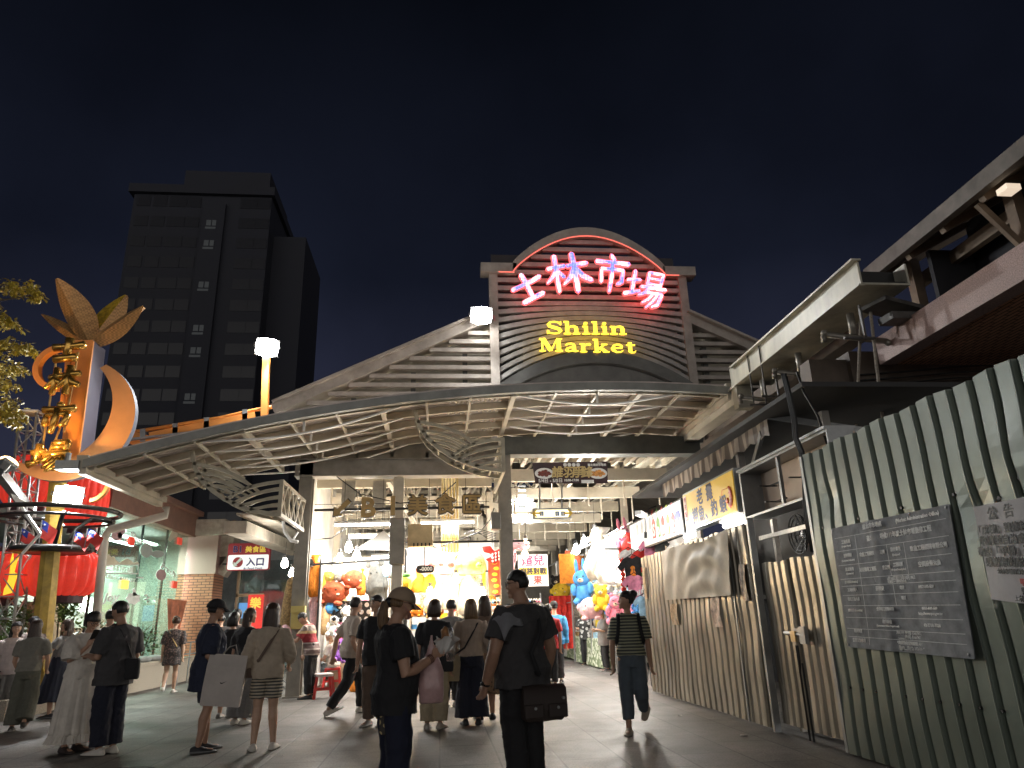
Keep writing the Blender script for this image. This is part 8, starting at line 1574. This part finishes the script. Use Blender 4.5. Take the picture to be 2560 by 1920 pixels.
wk = person('man in pale beige tee and black trousers striding to the right', 872, 1786, -66, 1.80, vox=.0085, head=(10, 0), lean=3, R=((.03, -.04, -.165), (.03, .04, -.31)), L=((.04, -.10, -.145), (.05, -.12, -.30)), hair=('short', 'black'), lR=dict(ky=-.05, ay=-.19, az=.015, kz=.0, pitch=-22), lL=dict(ky=.10, ay=.14, pitch=6), top=tee_(C_('pale_beige', (.50, .42, .35)), hem=.47, loose=.02, sleeve=.8), bottom=trs(BLK, loose=.012), shoe=WSH)
person('man in black tee and brown trousers facing the plaza behind the tan cap woman', 935, 1815, 165, 1.76, vox=.009, head=(-30, 0), hair=('short', 'black'), top=tee_(BLK), bottom=trs(BRN, loose=.016), shoe=((.32, .30, .28), (.5, .48, .45)), R=((.03, 0, -.17), (.04, .02, -.32)))
bh = person('woman with round bob, dark top and cream trousers facing the dazzling stall', 1085, 1822, -14, 1.66, sex='f', vox=.0085, hair=('bob', 'brown'), top=tee_(BLK, hem=.46, loose=.022, sleeve=.8), bottom=trs(KHK, loose=.026, flare=.01), shoe=((.36, .32, .27), (.45, .42, .38)), face=False)
b = lbag('shoulder_bag', 'dark shoulder bag hanging behind the woman with the round bob', bh['MW'] @ bh['S'](Vector((.10, -.08, .50))), (.26, .10, .24), 0, BLK); body_strap(bh, b, bh, -1, (.09, -.03, .56), BLK, -.085, .09, .012)
person('man with dark trousers and pale trainers half hidden behind the round bob', 1128, 1766, -20, 1.74, vox=.011, hair=('short', 'black'), top=tee_(GRY), bottom=trs(BLK), shoe=((.40, .36, .30), (.5, .46, .4)), face=False)
person('small dark-haired child seen between the two women at the stall', 1143, 1735, 0, 1.30, sex='f', vox=.011, hair=('mid', 'black'), top=tee_(BRN), bottom=trs(BLK), face=False)
bl_ = person('woman with shoulder length fair hair, beige top and long dark wide trousers', 1180, 1812, 0, 1.66, sex='f', vox=.0085, hair=('mid', 'blond'), R=((.055, .02, -.16), (.01, .08, -.24)), L=((.06, .02, -.16), (.02, .08, -.24)), top=tee_(C_('beige_top', (.36, .28, .22)), hem=.53, sleeve=1.7, loose=.014), bottom=trs(DNV, loose=.03, flare=.06), shoe=KS, face=False)
b = lbag('tote_bag', 'soft cream tote bag at the left hip of the fair-haired woman', bl_['MW'] @ bl_['S'](Vector((-.155, .0, .44))), (.24, .16, .34), 0, KHK, round_=.6); body_strap(bl_, b, bl_, 1, (-.15, 0, .54), BLK, -.085, .09, .013)
person('tall long-haired woman in brown spotted skirt beside the fair-haired woman', 1215, 1798, 4, 1.72, sex='f', vox=.0095, hair=('long', 'brown', .17), top=tee_(BRN, hem=.53, sleeve=1.5), bottom=dict(kind='skirt', mat=LEO, hem=.2, r1=.14, wave=.05), shoe=KS, face=False)
# ---------------- aisle
person('person in red tee walking into the aisle behind the heavy man', 1378, 1718, 0, 1.68, vox=.012, hair=('short', 'black'), top=tee_(REDC), bottom=trs(BLK), face=False)
person('man in bright blue jacket and black cap walking into the aisle', 1393, 1708, -4, 1.76, vox=.012, hair=('short', 'black'), cap=BLK, top=tee_(BLU, hem=.46, sleeve=1.85, loose=.02), bottom=trs(BLK), face=False)
person('man in grey cap and olive backpack straps at the mouth of the aisle', 1357, 1705, -4, 1.74, vox=.012, hair=('short', 'black'), cap=CHA, top=tee_(OLV), bottom=trs(GRY), face=False)
vx = atY(1462, 1560, 23.0); person('stall keeper in black and white patterned shirt and dark mask behind the table', 0, 0, 150, 1.66, vox=.014, pos=(vx.x, 23.0, 0), head=(-25, 15), hair=('short', 'black'), top=tee_(BWP), bottom=trs(BLK), R=((.03, .05, -.15), (-.02, .14, -.13)))
vx = atY(1508, 1560, 20.2); person('fair-haired person in black cap and loose grey tee at the stall table', 0, 0, 95, 1.62, vox=.013, pos=(vx.x, 20.2, 0), head=(5, 22), hair=('mid', 'blond'), cap=BLK, top=tee_(GRY, hem=.40, loose=.03, sleeve=.95), bottom=trs(BLK), R=((.03, .05, -.15), (-.02, .14, -.12)), L=((.03, .05, -.15), (-.02, .14, -.12)))
sw_ = person('woman with bun and striped tee walking toward the viewer beside the metal fence', 1592, 1833, 168, 1.66, sex='f', vox=.0075, skin=0, head=(-78, -6), hair=('bun', 'black'), R=((.03, .0, -.17), (.035, .06, -.315)), L=((.03, .0, -.17), (.04, -.03, -.32)), top=tee_(STR, hem=.53, loose=.014, sleeve=.8), bottom=trs(DEN, loose=.012, hem=.88), shoe=((.45, .38, .30), (.5, .45, .38)), lR=dict(ky=.03, ay=.06, pitch=0), lL=dict(ky=.015, kz=.0, ay=-.17, az=.075, ax=.02, pitch=-42))
bp2 = thing('backpack', 'black backpack worn by the woman in the striped tee', 'backpack', sw_['MW'] @ sw_['S'](Vector((0, -.13, .70)))); bp2.rotation_euler = (0, 0, math.radians(168)); m = MB(); m.sph((0, 0, 0), (.15, .08, .22), 16, 11); m.build('body', BLK, bp2, True); m = MB(); IB = (Matrix.Translation(bp2.location) @ Matrix.Rotation(math.radians(168), 4, 'Z')).inverted() @ sw_['MW']
for s in (-1, 1):
    V = [IB @ sw_['S'](Vector(p)) for p in ((s * .07, -.09, .79), (s * .075, -.03, .832), (s * .075, .03, .822), (s * .078, .078, .77), (s * .085, .088, .70), (s * .10, .06, .63), (s * .10, -.06, .60))]; m.tube(V, .022, 8, flat=.35)
m.build('strap', BLK, bp2, True)
LTM = MB().add([(-.05, -.03, .006), (.04, -.04, .012), (.05, .03, .006), (-.03, .04, .02)], [(0, 1, 2, 3)]).mesh('litter', [M('litter_pale', (.5, .48, .44), .7)])
for i, (px, py) in enumerate(((1430, 1668), (1470, 1672), (620, 1795), (1005, 1866), (380, 1722), (1330, 1765), (1700, 1790), (1860, 1840), (1530, 1700), (700, 1893), (1250, 1720))):
    o = put('litter', LTM); o.location = atZ(px, py, .004); o.rotation_euler = (0, 0, i * 1.3); o.scale = (.6 + .1 * (i % 4),) * 3; tag(o, 'small pale scrap of litter lying on the paving', 'litter', 'scraps of litter on the paving')
# scooter at the left edge
sp0 = atZ(-28, 1800, 0); sco = thing('scooter', 'black scooter partly visible at the left edge', 'scooter', sp0, .2)
for y, nm in ((-.55, 'wheel'), (.6, 'wheel')): m = MB(); torus2 = [(0, y + .2 * math.cos(a), .24 + .2 * math.sin(a)) for a in np.linspace(0, 6.2832, 25)]; m.tube(torus2, .055, 8); m.tube([(-.03, y, .24), (.03, y, .24)], .12, 14); m.build(nm, BLACK, sco, True)
m = MB(); m.loft([[(x * w_, y, z0 + (z1 - z0) * q) for x, q in ((-1, 0), (-1, .8), (0, 1), (1, .8), (1, 0))] for y, w_, z0, z1 in ((-.8, .06, .5, .62), (-.5, .15, .35, .74), (-.05, .15, .3, .72), (.1, .12, .22, .34), (.4, .12, .22, .34), (.5, .16, .25, .9), (.62, .12, .3, 1.0))]); m.build('body', M('gloss_black', (.01, .01, .01), .12), sco, True); m = MB(); m.loft([[(x * .14, y, z + .05 * (1 - x * x)) for x in np.linspace(-1, 1, 7)] for y, z in ((-.75, .74), (-.5, .77), (-.1, .75), (0, .68))], False, False); m.build('seat', BLK, sco, True, False); m = MB(); m.tube([(-.33, .5, 1.05), (-.1, .55, 1.02), (.1, .55, 1.02), (.33, .5, 1.05)], .02, 8); m.tube([(0, .55, .9), (0, .55, 1.02)], .03, 8); m.build('handlebar', BLACK, sco, True)
for s in (-1, 1): m = MB(); m.tube([(s * .25, .52, 1.05), (s * .3, .5, 1.2)], .008, 5); m.sph((s * .32, .5, 1.24), (.06, .015, .045), 10, 7); m.build('mirror', GREY, sco, True)
